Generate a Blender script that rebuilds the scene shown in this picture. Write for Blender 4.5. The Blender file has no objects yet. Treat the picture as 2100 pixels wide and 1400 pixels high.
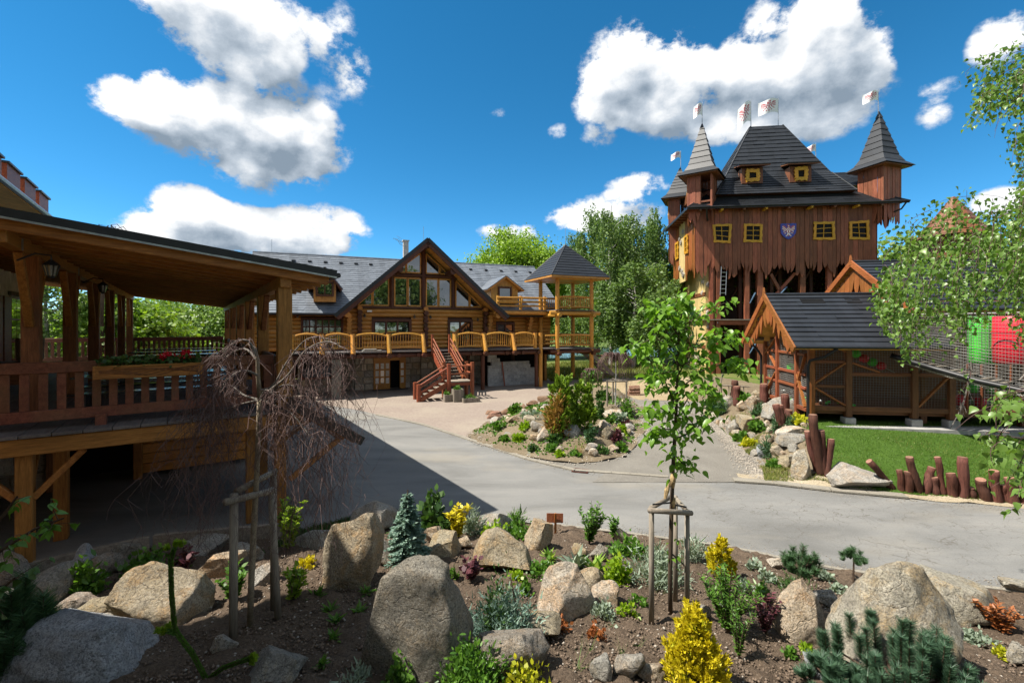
import bpy, math, random
import numpy as np
from math import radians, sin, cos, tan, atan, atan2, sqrt, pi, floor
from mathutils import Vector, Matrix, noise as mnoise
random.seed(7)
RNG = np.random.default_rng(11)
scene = bpy.context.scene
col = scene.collection
# ------------------------------------------------------------------ camera
H, F, HZ = 4.35, 933.33, 668.0          # eye height, focal length and horizon in photo pixels
cd = bpy.data.cameras.new('camera')
cd.lens, cd.sensor_width = 16.0, 36.0
cd.shift_y = -(700.0 - HZ) / 2100.0
cd.clip_start, cd.clip_end = 0.05, 4000.0
cam = bpy.data.objects.new('camera', cd)
cam.location = (0, 0, H)
cam.rotation_euler = (radians(90), 0, 0)
col.objects.link(cam)
scene.camera = cam
# ------------------------------------------------------------------ render look
scene.render.engine = 'CYCLES'
scene.cycles.use_denoising = True
scene.cycles.max_bounces = 6
scene.cycles.diffuse_bounces = 4
scene.cycles.glossy_bounces = 3
scene.cycles.transmission_bounces = 4
scene.cycles.transparent_max_bounces = 8
scene.cycles.sample_clamp_indirect = 6.0
scene.view_settings.view_transform = 'Standard'
scene.view_settings.look = 'None'
scene.view_settings.gamma = 1.0
scene.view_settings.use_curve_mapping = False
scene.view_settings.exposure = 1.82
# ------------------------------------------------------------------ sun and sky
SUN_AZ, SUN_EL = radians(-99.0), radians(57.0)     # clockwise from +Y
sd = bpy.data.lights.new('sun', 'SUN')
sd.energy, sd.angle, sd.color = 2.8, radians(0.55), (1.0, 0.94, 0.84)
sun = bpy.data.objects.new('sun', sd)
to_sun = Vector((sin(SUN_AZ) * cos(SUN_EL), cos(SUN_AZ) * cos(SUN_EL), sin(SUN_EL)))
sun.rotation_euler = to_sun.to_track_quat('Z', 'Y').to_euler()
sun.location = (-20, 0, 40)
col.objects.link(sun)
world = bpy.data.worlds.new('World')
scene.world = world
world.use_nodes = True
def build_sky():
 nt = world.node_tree
 nt.nodes.clear()
 N, L = nt.nodes.new, nt.links.new
 def math_(op, a, b=None, c=None, clamp=False):
  n = N('ShaderNodeMath'); n.operation = op; n.use_clamp = clamp
  for i, x in enumerate((a, b, c)):
   if x is None: continue
   if isinstance(x, (int, float)): n.inputs[i].default_value = x
   else: L(x, n.inputs[i])
  return n.outputs[0]
 def vec_(op, a, b=None, c=None):
  n = N('ShaderNodeVectorMath'); n.operation = op
  for i, x in enumerate((a, b, c)):
   if x is None: continue
   if isinstance(x, tuple): n.inputs[i].default_value = x
   else: L(x, n.inputs[i])
  return n.outputs['Value'] if op in ('DOT_PRODUCT', 'LENGTH') else n.outputs[0]
 tc = N('ShaderNodeTexCoord')
 d = tc.outputs['Generated']
 sep = N('ShaderNodeSeparateXYZ'); L(d, sep.inputs[0])
 az = math_('ARCTAN2', sep.outputs[0], sep.outputs[1])
 el = math_('ARCSINE', sep.outputs[2])
 cmb = N('ShaderNodeCombineXYZ'); L(az, cmb.inputs[0]); L(el, cmb.inputs[1])
 q = cmb.outputs[0]
 # cumulus clumps of the photographed sky: azimuth, elevation, half sizes, weight
 raw = [(420, 30, 170, 85, 1), (520, 120, 110, 100, .9), (600, 60, 80, 60, .6), (300, 215, 140, 45, .9), (440, 255, 210, 75, 1.1),
           (600, 290, 140, 75, 1.1), (545, 345, 150, 55, .9), (700, 100, 60, 75, .55), (735, 165, 45, 45, .4), (328, 143, 45, 45, .6), (650, 210, 60, 40, .3),
           (390, 415, 85, 42, .95), (450, 458, 175, 48, 1), (650, 468, 120, 52, 1), (520, 495, 230, 40, .9), (330, 480, 120, 40, .7),
           (1310, 140, 130, 95, 1.05), (1240, 200, 75, 55, .8), (1440, 195, 170, 85, 1.1), (1600, 130, 130, 115, 1.0), (1710, 110, 120, 115, 1.1),
           (1660, 220, 170, 70, 1.0), (1540, 245, 180, 45, .8), (1690, 45, 70, 60, .8), (1800, 140, 45, 35, .5),
           (1310, 380, 75, 28, .85), (1240, 440, 125, 42, 1.05), (1170, 455, 60, 25, .7), (1050, 476, 75, 22, .85),
           (2060, 80, 90, 55, .85), (1920, 185, 70, 22, .45), (1915, 235, 55, 30, .55), (1225, 285, 45, 26, .5), (1145, 272, 30, 18, .4), (1020, 235, 30, 14, .35),
           (2050, 415, 75, 34, .8), (2200, 200, 120, 60, .7), (-120, 120, 140, 80, .8), (-150, 420, 140, 50, .8)]
 blobs = []
 for (u, v, ru, rv, w) in raw:
  a, b = (u - 1050) / F, (HZ - v) / F
  ca = 1 / sqrt(1 + a * a)
  blobs.append((atan(a), atan(b * ca), ru / F * ca * ca * 1.12, rv / F * ca * 1.15, w))
 def fbm(vec, scale, detail, rough):
  n = N('ShaderNodeTexNoise'); L(vec, n.inputs['Vector'])
  n.inputs['Scale'].default_value = scale; n.inputs['Detail'].default_value = detail; n.inputs['Roughness'].default_value = rough
  return n.outputs['Fac']
 def ramp(x, a, b):
  n = N('ShaderNodeMapRange'); n.interpolation_type = 'SMOOTHSTEP'
  L(x, n.inputs[0]); n.inputs[1].default_value = a; n.inputs[2].default_value = b
  return n.outputs[0]
 sky = N('ShaderNodeTexSky'); sky.sky_type = 'NISHITA'; sky.sun_disc = False
 sky.sun_elevation, sky.sun_rotation = SUN_EL, SUN_AZ
 sky.air_density, sky.dust_density, sky.ozone_density = .62, .0, 5.0
 hs = N('ShaderNodeHueSaturation'); L(sky.outputs[0], hs.inputs['Color'])
 hs.inputs['Hue'].default_value = .484; hs.inputs['Saturation'].default_value = 1.25; hs.inputs['Value'].default_value = SKY_VALUE
 blue = hs.outputs[0]
 def branch(blobs, generic):
  """one background shader: blue sky with the given cloud clumps, or, out of view, denser cover added to lift the ambient light"""
  def base(qv):
   out = None
   for (a, e, ra, re, w) in blobs:
    p = vec_('MULTIPLY_ADD', qv, (1 / ra, 1 / re, 0), (-a / ra, -e / re, 0))
    m = math_('MULTIPLY_ADD', vec_('DOT_PRODUCT', p, p), -w, w, clamp=True)
    out = m if out is None else math_('ADD', out, m)
   return math_('MINIMUM', out, 1.25)
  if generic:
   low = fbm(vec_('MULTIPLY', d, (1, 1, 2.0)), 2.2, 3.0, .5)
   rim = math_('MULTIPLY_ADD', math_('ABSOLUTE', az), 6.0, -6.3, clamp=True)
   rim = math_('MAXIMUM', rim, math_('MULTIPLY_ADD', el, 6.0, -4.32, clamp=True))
   gen = math_('MULTIPLY', math_('MULTIPLY_ADD', low, 7.0, -2.45, clamp=True), rim)  # unseen cover made denser to lift the ambient light
  def field(qv, dv, det):
   b = gen if generic else base(qv)
   n1 = fbm(vec_('MULTIPLY', dv, (1, 1, 1.35)), 9.5, det, .66)
   nn = math_('MULTIPLY', math_('SUBTRACT', n1, .5), 5.0)
   return math_('ADD', math_('MULTIPLY', math_('ADD', b, -.30), 1.25), math_('MULTIPLY', nn, math_('MULTIPLY_ADD', b, 1.2, .14, clamp=True)))
  f0 = field(q, d, 4.0 if generic else 8.0)
  cover = ramp(f0, -0.08, 0.55)
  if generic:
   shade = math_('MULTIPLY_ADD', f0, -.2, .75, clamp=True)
  else:
   # a cumulus is bright where it thins out towards the sun, grey where thick cloud lies above it
   fl = field(q, d, 2.0)
   f1 = field(vec_('ADD', q, (-.025, .055, 0)), vec_('NORMALIZE', vec_('ADD', d, (-.025, .0, .055))), 2.0)
   shade = math_('ADD', math_('MULTIPLY_ADD', math_('SUBTRACT', fl, f1), .46, .70), math_('ADD', math_('MULTIPLY', fl, -.16), math_('MULTIPLY', math_('SUBTRACT', f0, fl), .30)), clamp=True)
  cr = N('ShaderNodeValToRGB'); L(shade, cr.inputs[0])
  e = cr.color_ramp.elements
  e[0].position = .15; e[0].color = (.21, .27, .34, 1)
  e[1].position = .98; e[1].color = (.86, .87, .88, 1)
  x = cr.color_ramp.elements.new(.55); x.color = (.44, .50, .57, 1)
  scl = N('ShaderNodeMix'); scl.data_type = 'RGBA'; scl.blend_type = 'MULTIPLY'; scl.inputs[0].default_value = 1.0
  L(cr.outputs[0], scl.inputs[6]); scl.inputs[7].default_value = (CLOUD_VALUE, CLOUD_VALUE, CLOUD_VALUE, 1)
  mix = N('ShaderNodeMix'); mix.data_type = 'RGBA'
  L(cover, mix.inputs[0]); L(blue, mix.inputs[6]); L(scl.outputs[2], mix.inputs[7])
  bg = N('ShaderNodeBackground'); bg.inputs['Strength'].default_value = SKY_STRENGTH
  L(mix.outputs[2], bg.inputs['Color'])
  return bg.outputs[0]
 def pick(fac, a, b):
  m = N('ShaderNodeMixShader'); L(fac, m.inputs[0]); L(a, m.inputs[1]); L(b, m.inputs[2]); return m.outputs[0]
 bl = [b for b in blobs if b[0] < -.16]; brt = [b for b in blobs if b[0] >= -.16]
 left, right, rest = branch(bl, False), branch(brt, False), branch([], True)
 low_bg = N('ShaderNodeBackground'); low_bg.inputs['Strength'].default_value = SKY_STRENGTH; L(blue, low_bg.inputs['Color'])
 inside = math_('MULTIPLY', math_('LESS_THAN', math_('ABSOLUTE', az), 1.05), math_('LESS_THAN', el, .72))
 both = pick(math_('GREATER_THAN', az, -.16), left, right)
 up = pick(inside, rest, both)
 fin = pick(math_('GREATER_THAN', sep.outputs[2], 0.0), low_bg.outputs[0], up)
 o = N('ShaderNodeOutputWorld'); L(fin, o.inputs['Surface'])
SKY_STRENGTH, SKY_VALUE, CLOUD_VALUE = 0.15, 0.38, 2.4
build_sky()
world.cycles.sampling_method = 'MANUAL'
world.cycles.sample_map_resolution = 256
# ------------------------------------------------------------------ helpers
def P(u, v, d):
 return Vector(((u - 1050) / F * d, d, H - (v - HZ) / F * d))
def G(u, v, z=0.0):
 d = F * (H - z) / (v - HZ)
 return Vector(((u - 1050) / F * d, d, z))
class MB:
 """collects faces for one mesh"""
 def __init__(s): s.v, s.f = [], []
 def add(s, vs, fs):
  o = len(s.v); s.v.extend(tuple(p) for p in vs); s.f.extend(tuple(i + o for i in f) for f in fs); return s
 def box(s, x0, x1, y0, y1, z0, z1):
  return s.add([(x0,y0,z0),(x1,y0,z0),(x1,y1,z0),(x0,y1,z0),(x0,y0,z1),(x1,y0,z1),(x1,y1,z1),(x0,y1,z1)],
                     [(0,3,2,1),(4,5,6,7),(0,1,5,4),(1,2,6,5),(2,3,7,6),(3,0,4,7)])
 def beam(s, p, q, w, h, up=(0, 0, 1)):
  p, q, up = Vector(p), Vector(q), Vector(up)
  d = (q - p).normalized()
  if abs(d.dot(up)) > .98: up = Vector((0, 1, 0))
  x = d.cross(up).normalized() * w / 2; y = x.cross(d).normalized() * h / 2
  a = [p - x - y, p + x - y, p + x + y, p - x + y, q - x - y, q + x - y, q + x + y, q - x + y]
  return s.add(a, [(0,3,2,1),(4,5,6,7),(0,1,5,4),(1,2,6,5),(2,3,7,6),(3,0,4,7)])
 def tube(s, pts, r, n=8, cap=True, wob=0.0):
  pts = [Vector(p) for p in pts]
  if not isinstance(r, (list, tuple)): r = [r] * len(pts)
  vs, fs = [], []
  t0 = (pts[1] - pts[0]).normalized()
  ref = Vector((0, 0, 1)) if abs(t0.z) < .9 else Vector((1, 0, 0))
  x = t0.cross(ref).normalized()
  for i, p in enumerate(pts):
   t = (pts[min(i + 1, len(pts) - 1)] - pts[max(i - 1, 0)]).normalized()
   x = (x - t * x.dot(t)).normalized(); y = t.cross(x)
   for k in range(n):
    a = 2 * pi * k / n; rr = r[i] * (1 + wob * random.uniform(-1, 1))
    vs.append(p + x * cos(a) * rr + y * sin(a) * rr)
  for i in range(len(pts) - 1):
   for k in range(n):
    a, b = i * n + k, i * n + (k + 1) % n
    fs.append((a, b, b + n, a + n))
  if cap:
   fs.append(tuple(range(n - 1, -1, -1))); o = (len(pts) - 1) * n; fs.append(tuple(range(o, o + n)))
  return s.add(vs, fs)
 def prism(s, poly, y0, y1):
  """polygon in the x,z plane pushed from y0 to y1"""
  n = len(poly)
  vs = [(x, y0, z) for x, z in poly] + [(x, y1, z) for x, z in poly]
  fs = [tuple(range(n)), tuple(range(2 * n - 1, n - 1, -1))]
  fs += [(i, i + n, (i + 1) % n + n, (i + 1) % n) for i in range(n)]
  return s.add(vs, fs)
 def hull(s, top, th):
  """a plate: corner loop, pushed by vector th"""
  n = len(top); th = Vector(th)
  vs = [Vector(p) for p in top] + [Vector(p) + th for p in top]
  fs = [tuple(range(n)), tuple(range(2 * n - 1, n - 1, -1))] + [(i, i + n, (i + 1) % n + n, (i + 1) % n) for i in range(n)]
  return s.add(vs, fs)
 def mesh(s, name, mat, smooth=False):
  m = bpy.data.meshes.new(name); m.from_pydata(s.v, [], s.f)
  if mat: m.materials.append(mat)
  if smooth: m.shade_smooth()
  return m
 def make(s, name, mat, parent=None, smooth=False, loc=None):
  return ob(name, s.mesh(name, mat, smooth), parent, loc)
def fixn(m):
 import bmesh
 bm = bmesh.new(); bm.from_mesh(m); bmesh.ops.recalc_face_normals(bm, faces=bm.faces); bm.to_mesh(m); bm.free()
def ob(name, mesh, parent=None, loc=None, mat4=None):
 o = bpy.data.objects.new(name, mesh); col.objects.link(o)
 if parent is not None: o.parent = parent
 if mat4 is not None: o.matrix_basis = mat4
 elif loc is not None: o.location = loc
 return o
def tag(o, label, cat, group=None, kind=None):
 o['label'] = label; o['category'] = cat
 if group: o['group'] = group
 if kind: o['kind'] = kind
 return o
def thing(name, label, cat, loc=(0, 0, 0), rz=0.0, group=None):
 o = bpy.data.objects.new(name, None); col.objects.link(o)
 o.location = loc; o.rotation_euler = (0, 0, rz); o.empty_display_size = .2
 return tag(o, label, cat, group)
def struct(o):
 o['kind'] = 'structure'; return o
def stuff(o, label=None, cat=None):
 o['kind'] = 'stuff'
 if label: o['label'] = label
 if cat: o['category'] = cat
 return o
def copy_tree(o, parent=None):
 c = o.copy(); col.objects.link(c); c.parent = parent
 for ch in list(o.children): copy_tree(ch, c)
 return c
class Frame:
 """a building's own axes: x along its front, y into it; turns photo pixels on a plane y = const into local x, z"""
 def __init__(s, o, ang):
  s.o, s.a = Vector(o), ang
  s.ex, s.ey = Vector((cos(ang), sin(ang), 0)), Vector((-sin(ang), cos(ang), 0))
 def x(s, u, y):
  k = (u - 1050) / F; b = s.o + s.ey * y
  return (k * b.y - b.x) / (s.ex.x - k * s.ex.y)
 def at(s, u, v, y):
  x = s.x(u, y); p = s.o + s.ex * x + s.ey * y
  return x, H - (v - HZ) / F * p.y - s.o.z
 def z(s, u, v, y): return s.at(u, v, y)[1]
 def w(s, x, y, z=0): return s.o + s.ex * x + s.ey * y + Vector((0, 0, z))
# ------------------------------------------------------------------ materials
MATS = {}
def lin(c): return tuple(c) + (1.0,)
def new_mat(name):
 m = bpy.data.materials.new(name); m.use_nodes = True
 nt = m.node_tree; b = nt.nodes['Principled BSDF']
 MATS[name] = m
 return m, nt, b
def ncoord(nt, scale=(1, 1, 1), coord='Object', jitter=0.0):
 N, L = nt.nodes.new, nt.links.new
 tc = N('ShaderNodeTexCoord'); out = tc.outputs['Object' if coord == 'World' else coord]
 if coord == 'World':
  g = N('ShaderNodeNewGeometry'); out = g.outputs['Position']
 if jitter:
  oi = N('ShaderNodeObjectInfo')
  a = N('ShaderNodeVectorMath'); a.operation = 'SCALE'; a.inputs[0].default_value = (jitter, jitter * .7, jitter * 1.3)
  L(oi.outputs['Random'], a.inputs['Scale'])
  b = N('ShaderNodeVectorMath'); L(out, b.inputs[0]); L(a.outputs[0], b.inputs[1]); out = b.outputs[0]
 mp = N('ShaderNodeMapping'); mp.inputs['Scale'].default_value = scale; L(out, mp.inputs['Vector'])
 return mp.outputs[0]
def nnoise(nt, vec, scale, detail=4, rough=.55, dist=0.0):
 n = nt.nodes.new('ShaderNodeTexNoise'); nt.links.new(vec, n.inputs['Vector'])
 n.inputs['Scale'].default_value = scale; n.inputs['Detail'].default_value = detail
 n.inputs['Roughness'].default_value = rough; n.inputs['Distortion'].default_value = dist
 return n.outputs['Fac']
def nramp(nt, fac, stops):
 r = nt.nodes.new('ShaderNodeValToRGB'); nt.links.new(fac, r.inputs[0])
 e = r.color_ramp.elements
 while len(e) < len(stops): e.new(.5)
 for k, (p, c) in enumerate(stops): e[k].position = p; e[k].color = lin(c) if len(c) == 3 else c
 return r.outputs[0]
def nmix(nt, fac, a, b, mode='MIX'):
 m = nt.nodes.new('ShaderNodeMix'); m.data_type = 'RGBA'; m.blend_type = mode
 for i, x in ((0, fac), (6, a), (7, b)):
  if isinstance(x, (int, float)): m.inputs[i].default_value = x
  elif isinstance(x, tuple): m.inputs[i].default_value = lin(x) if len(x) == 3 else x
  else: nt.links.new(x, m.inputs[i])
 return m.outputs[2]
def nval(nt, colr, amount, hue=0.0):
 """each object a little lighter or darker than the next"""
 oi = nt.nodes.new('ShaderNodeObjectInfo')
 mr = nt.nodes.new('ShaderNodeMapRange'); nt.links.new(oi.outputs['Random'], mr.inputs[0])
 mr.inputs[3].default_value = 1 - amount; mr.inputs[4].default_value = 1 + amount
 hs = nt.nodes.new('ShaderNodeHueSaturation'); nt.links.new(mr.outputs[0], hs.inputs['Value']); nt.links.new(colr, hs.inputs['Color'])
 if hue:
  m2 = nt.nodes.new('ShaderNodeMapRange'); nt.links.new(oi.outputs['Random'], m2.inputs[0])
  m2.inputs[3].default_value = .5 + hue; m2.inputs[4].default_value = .5 - hue
  nt.links.new(m2.outputs[0], hs.inputs['Hue'])
 return hs.outputs[0]
def nbump(nt, b, fac, strength, dist=.01):
 n = nt.nodes.new('ShaderNodeBump'); n.inputs['Strength'].default_value = strength; n.inputs['Distance'].default_value = dist
 nt.links.new(fac, n.inputs['Height']); nt.links.new(n.outputs[0], b.inputs['Normal'])
def setb(b, rough=.7, spec=.3):
 b.inputs['Roughness'].default_value = rough; b.inputs['Specular IOR Level'].default_value = spec
def wood(name, dark, light, axis='x', rough=.55, var=.18, grain=14.0, bump=.35, wear=None, spec=.35):
 m, nt, b = new_mat(name)
 sc = {'x': (.35, 5, 5), 'y': (5, .35, 5), 'z': (5, 5, .35), 'n': (2.5, 2.5, 2.5)}[axis]
 v = ncoord(nt, sc, 'Object', 7.0)
 n1 = nnoise(nt, v, grain * .35, 5, .6, .6)
 n2 = nnoise(nt, v, grain * 1.6, 3, .6)
 c = nramp(nt, n1, [(.28, dark), (.72, light)])
 c = nmix(nt, nramp(nt, n2, [(.35, (.45,) * 3), (.6, (0,) * 3)]), c, tuple(x * .45 for x in dark))
 big = nnoise(nt, ncoord(nt, (1, 1, 1), 'Object', 3.0), 1.1, 3, .6)
 c = nmix(nt, nramp(nt, big, [(.4, (0,) * 3), (.75, (.5,) * 3)]), c, wear or tuple(x * .6 for x in dark))
 nt.links.new(nval(nt, c, var, .006), b.inputs['Base Color'])
 setb(b, rough, spec)
 nbump(nt, b, n2, bump, .006)
 return m
def plain(name, c, rough=.6, metal=0.0, var=.0, spec=.4, n=6.0, amt=.25):
 m, nt, b = new_mat(name)
 v = ncoord(nt, (1, 1, 1), 'Object', 5.0)
 f = nnoise(nt, v, n, 5, .6)
 cc = nramp(nt, f, [(.3, tuple(x * (1 - amt) for x in c)), (.7, tuple(min(1, x * (1 + amt)) for x in c))])
 if var: cc = nval(nt, cc, var)
 nt.links.new(cc, b.inputs['Base Color']); setb(b, rough, spec); b.inputs['Metallic'].default_value = metal
 return m
def leafmat(name, c1, c2, trans=.35, rough=.45, hue=.012, var=.25):
 """leaf colour varies leaf by leaf; light shines through"""
 m, nt, b = new_mat(name)
 N, L = nt.nodes.new, nt.links.new
 g = N('ShaderNodeNewGeometry')
 c = nramp(nt, g.outputs['Random Per Island'], [(0.0, c1), (1.0, c2)])
 L(c, b.inputs['Base Color']); setb(b, rough, .35)
 t = N('ShaderNodeBsdfTranslucent'); L(nmix(nt, 1.0, c, (1.25, 1.35, .6), 'MULTIPLY'), t.inputs['Color'])
 mx = N('ShaderNodeMixShader'); mx.inputs[0].default_value = trans
 L(b.outputs[0], mx.inputs[1]); L(t.outputs[0], mx.inputs[2])
 L(mx.outputs[0], nt.nodes['Material Output'].inputs['Surface'])
 return m
def rockmat(name, a, bb, rust, rustamt=.5, speck=1.0, var=.14):
 m, nt, b = new_mat(name)
 v = ncoord(nt, (1, 1, 1), 'Object', 23.0)
 n1 = nnoise(nt, v, 1.6, 6, .62, .3)
 c = nramp(nt, n1, [(.3, a), (.7, bb)])
 n2 = nnoise(nt, v, 2.3, 5, .7, .8)
 c = nmix(nt, nramp(nt, n2, [(.47, (0,) * 3), (.60, (rustamt,) * 3)]), c, rust)
 n3 = nnoise(nt, v, 40, 4, .8)
 c = nmix(nt, nramp(nt, n3, [(.38, (.85 * speck,) * 3), (.54, (0,) * 3)]), c, tuple(x * .28 for x in a))
 n4 = nnoise(nt, v, 90, 2, .7)
 c = nmix(nt, nramp(nt, n4, [(.56, (0,) * 3), (.68, (.6 * speck,) * 3)]), c, (.62, .60, .56))
 n6 = nnoise(nt, v, 6, 7, .75, .8)
 c = nmix(nt, nramp(nt, n6, [(.34, (.75,) * 3), (.52, (0,) * 3)]), c, tuple(x * .42 for x in bb))
 setb(b, .85, .25)
 n5 = nnoise(nt, v, 7, 10, .74, .4)
 nd = nt.nodes.new('ShaderNodeTexNoise'); nt.links.new(v, nd.inputs['Vector']); nd.inputs['Scale'].default_value = 2.2; nd.inputs['Detail'].default_value = 5
 wv = nt.nodes.new('ShaderNodeVectorMath'); wv.operation = 'MULTIPLY_ADD'; nt.links.new(nd.outputs['Color'], wv.inputs[0]); wv.inputs[1].default_value = (.9, .9, .9); nt.links.new(v, wv.inputs[2])
 vo = nt.nodes.new('ShaderNodeTexVoronoi'); vo.feature = 'DISTANCE_TO_EDGE'; vo.inputs['Scale'].default_value = 1.15; nt.links.new(wv.outputs[0], vo.inputs['Vector'])
 ck = nramp(nt, vo.outputs['Distance'], [(0.0, (1,) * 3), (.014, (0,) * 3)])
 c2 = nmix(nt, nmix(nt, 1.0, ck, (.22, .22, .22), 'MULTIPLY'), nval(nt, c, var, .01), tuple(x * .30 for x in a))
 nt.links.new(c2, b.inputs['Base Color'])
 hgt = nt.nodes.new('ShaderNodeMath'); hgt.operation = 'MULTIPLY_ADD'; nt.links.new(ck, hgt.inputs[0]); hgt.inputs[1].default_value = -.12; nt.links.new(n5, hgt.inputs[2])
 nbump(nt, b, hgt.outputs[0], 1.0, .12)
 return m
def glassmat(name, tint, rough=.02):
 m, nt, b = new_mat(name)
 b.inputs['Base Color'].default_value = lin(tint); setb(b, rough, .9)
 b.inputs['IOR'].default_value = 1.9
 b.inputs['Coat Weight'].default_value = 1.0; b.inputs['Coat Roughness'].default_value = .01
 n = nnoise(nt, ncoord(nt, (1, 1, 1), 'Object', 9.0), 1.3, 2, .5)
 nbump(nt, b, n, .10, .03)
 return m
# timber stains of the four buildings
for ax in 'xyzn':
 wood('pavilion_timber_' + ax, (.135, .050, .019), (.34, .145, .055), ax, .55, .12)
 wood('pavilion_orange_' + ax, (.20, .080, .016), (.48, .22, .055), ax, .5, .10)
 wood('log_orange_' + ax, (.36, .140, .022), (.72, .36, .085), ax, .42, .12)
 wood('log_brown_' + ax, (.055, .016, .008), (.145, .050, .022), ax, .5, .12)
 wood('rail_honey_' + ax, (.42, .175, .024), (.78, .42, .09), ax, .38, .12)
 wood('stair_red_' + ax, (.17, .042, .018), (.38, .115, .050), ax, .5, .12)
 wood('tower_board_' + ax, (.15, .044, .022), (.38, .135, .066), ax, .55, .34)
 wood('hut_orange_' + ax, (.20, .062, .016), (.43, .155, .042), ax, .45, .12)
 wood('hut_brown_' + ax, (.12, .042, .017), (.27, .108, .043), ax, .5, .12)
 wood('grey_timber_' + ax, (.16, .13, .10), (.36, .32, .26), ax, .8, .12, spec=.2)
wood('yellow_frame', (.50, .24, .012), (.78, .43, .045), 'n', .5, .08)
wood('palisade_bark', (.040, .014, .010), (.155, .060, .040), 'z', .75, .3, bump=1.0, spec=.2, wear=(.085, .050, .040))
wood('palisade_top', (.20, .10, .065), (.32, .18, .12), 'n', .7, .2)
wood('deck_grey', (.085, .076, .075), (.19, .172, .165), 'y', .6, .14)
wood('red_rail', (.095, .030, .018), (.23, .080, .046), 'n', .55, .16, wear=(.16, .11, .055))
def tilemat(name, c, rough, cell):
 m, nt, b = new_mat(name)
 v = ncoord(nt, (1, 1, 1), 'Object', 0.0)
 f = nnoise(nt, v, 3.0, 4, .6)
 cc = nramp(nt, f, [(.3, tuple(x * .75 for x in c)), (.7, tuple(x * 1.3 for x in c))])
 cc = nval(nt, cc, .16)
 w = nt.nodes.new('ShaderNodeTexWhiteNoise'); w.noise_dimensions = '3D'
 sn = nt.nodes.new('ShaderNodeVectorMath'); sn.operation = 'SNAP'; nt.links.new(v, sn.inputs[0]); sn.inputs[1].default_value = (cell, 9e3, 9e3)
 nt.links.new(sn.outputs[0], w.inputs['Vector'])
 cc = nmix(nt, .35, cc, nramp(nt, w.outputs['Value'], [(0, tuple(x * .6 for x in c)), (1, tuple(x * 1.5 for x in c))]))
 nt.links.new(cc, b.inputs['Base Color']); setb(b, rough, .5)
 g = nnoise(nt, v, 130, 2, .6); nbump(nt, b, g, .25, .004)
 return m
tilemat('lodge_tile', (.125, .140, .162), .42, .42)
tilemat('dark_tile', (.013, .0155, .020), .5, .40)
plain('dark_metal', (.022, .024, .028), .4, .3, spec=.5)
plain('zinc_metal', (.38, .40, .42), .4, .9)
plain('black_paint', (.012, .012, .013), .45)
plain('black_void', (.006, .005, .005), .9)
def lacquer():
 m, nt, b = new_mat('table_lacquer'); b.inputs['Base Color'].default_value = (.02, .02, .024, 1); setb(b, .16, .7)
 nbump(nt, b, nnoise(nt, ncoord(nt, (1, 8, 1), 'Object', 3.0), 4, 3), .15, .01)
lacquer()
plain('white_plaster', (.80, .78, .72), .9, n=3)
plain('cream_plaster', (.50, .375, .155), .9, n=2, amt=.2)
plain('soffit_yellow', (.68, .36, .075), .6, n=4)
plain('concrete', (.30, .295, .28), .9, n=4, amt=.3)
plain('concrete_block', (.33, .335, .33), .9, var=.16, n=8, amt=.25)
plain('white_panel', (.72, .72, .70), .5)
plain('red_paint', (.45, .02, .03), .45)
plain('crimson_plastic', (.55, .018, .035), .4, amt=.08)
plain('green_plastic', (.05, .46, .03), .4, amt=.08)
plain('white_plastic', (.72, .74, .72), .3, amt=.05)
plain('net_rope', (.30, .29, .27), .8, amt=.1)
plain('net_dark', (.24, .23, .21), .8, amt=.1)
plain('flag_white', (.72, .73, .75), .7, amt=.05)
plain('heraldic_blue', (.045, .07, .36), .5, amt=.15)
plain('heraldic_red', (.42, .09, .11), .5, amt=.15)
plain('heraldic_white', (.75, .74, .74), .5, amt=.08)
plain('chimney_render', (.42, .40, .37), .9)
plain('steel_plate', (.10, .17, .26), .5, .2)
plain('jute', (.34, .24, .12), .9, n=40, amt=.4)
plain('rubber_strap', (.03, .03, .032), .7)
plain('terracotta', (.34, .135, .065), .7, var=.2, n=12, amt=.35)
plain('clear_lamp_glass', (.10, .10, .085), .1, spec=.7)
glassmat('window_glass', (.012, .018, .016))
glassmat('small_pane', (.02, .022, .022), .06)
glassmat('dark_pane', (.008, .007, .006), .25)
MATS['dark_pane'].node_tree.nodes['Principled BSDF'].inputs['Coat Weight'].default_value = 0
MATS['dark_pane'].node_tree.nodes['Principled BSDF'].inputs['IOR'].default_value = 1.3; setb(MATS['dark_pane'].node_tree.nodes['Principled BSDF'], .2, .25)
plain('curtain', (.60, .58, .54), .8)
rockmat('granite_warm', (.40, .31, .19), (.52, .45, .34), (.46, .26, .09), .6)
rockmat('granite_grey', (.34, .315, .265), (.46, .435, .39), (.40, .27, .13), .45)
rockmat('granite_pale', (.46, .40, .30), (.58, .53, .45), (.48, .29, .11), .6)
rockmat('granite_blue', (.33, .35, .38), (.52, .54, .56), (.36, .31, .25), .3)
rockmat('granite_dark', (.27, .23, .175), (.42, .385, .335), (.34, .22, .12), .5)
rockmat('masonry', (.42, .35, .25), (.58, .52, .42), (.40, .25, .13), .5, .4, .38)
rockmat('masonry_grey', (.34, .31, .26), (.50, .47, .41), (.36, .27, .18), .4, .4, .38)
rockmat('sandstone', (.24, .135, .085), (.34, .205, .135), (.30, .13, .07), .4, .5)
plain('mortar', (.20, .18, .15), .95, n=20)
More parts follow.
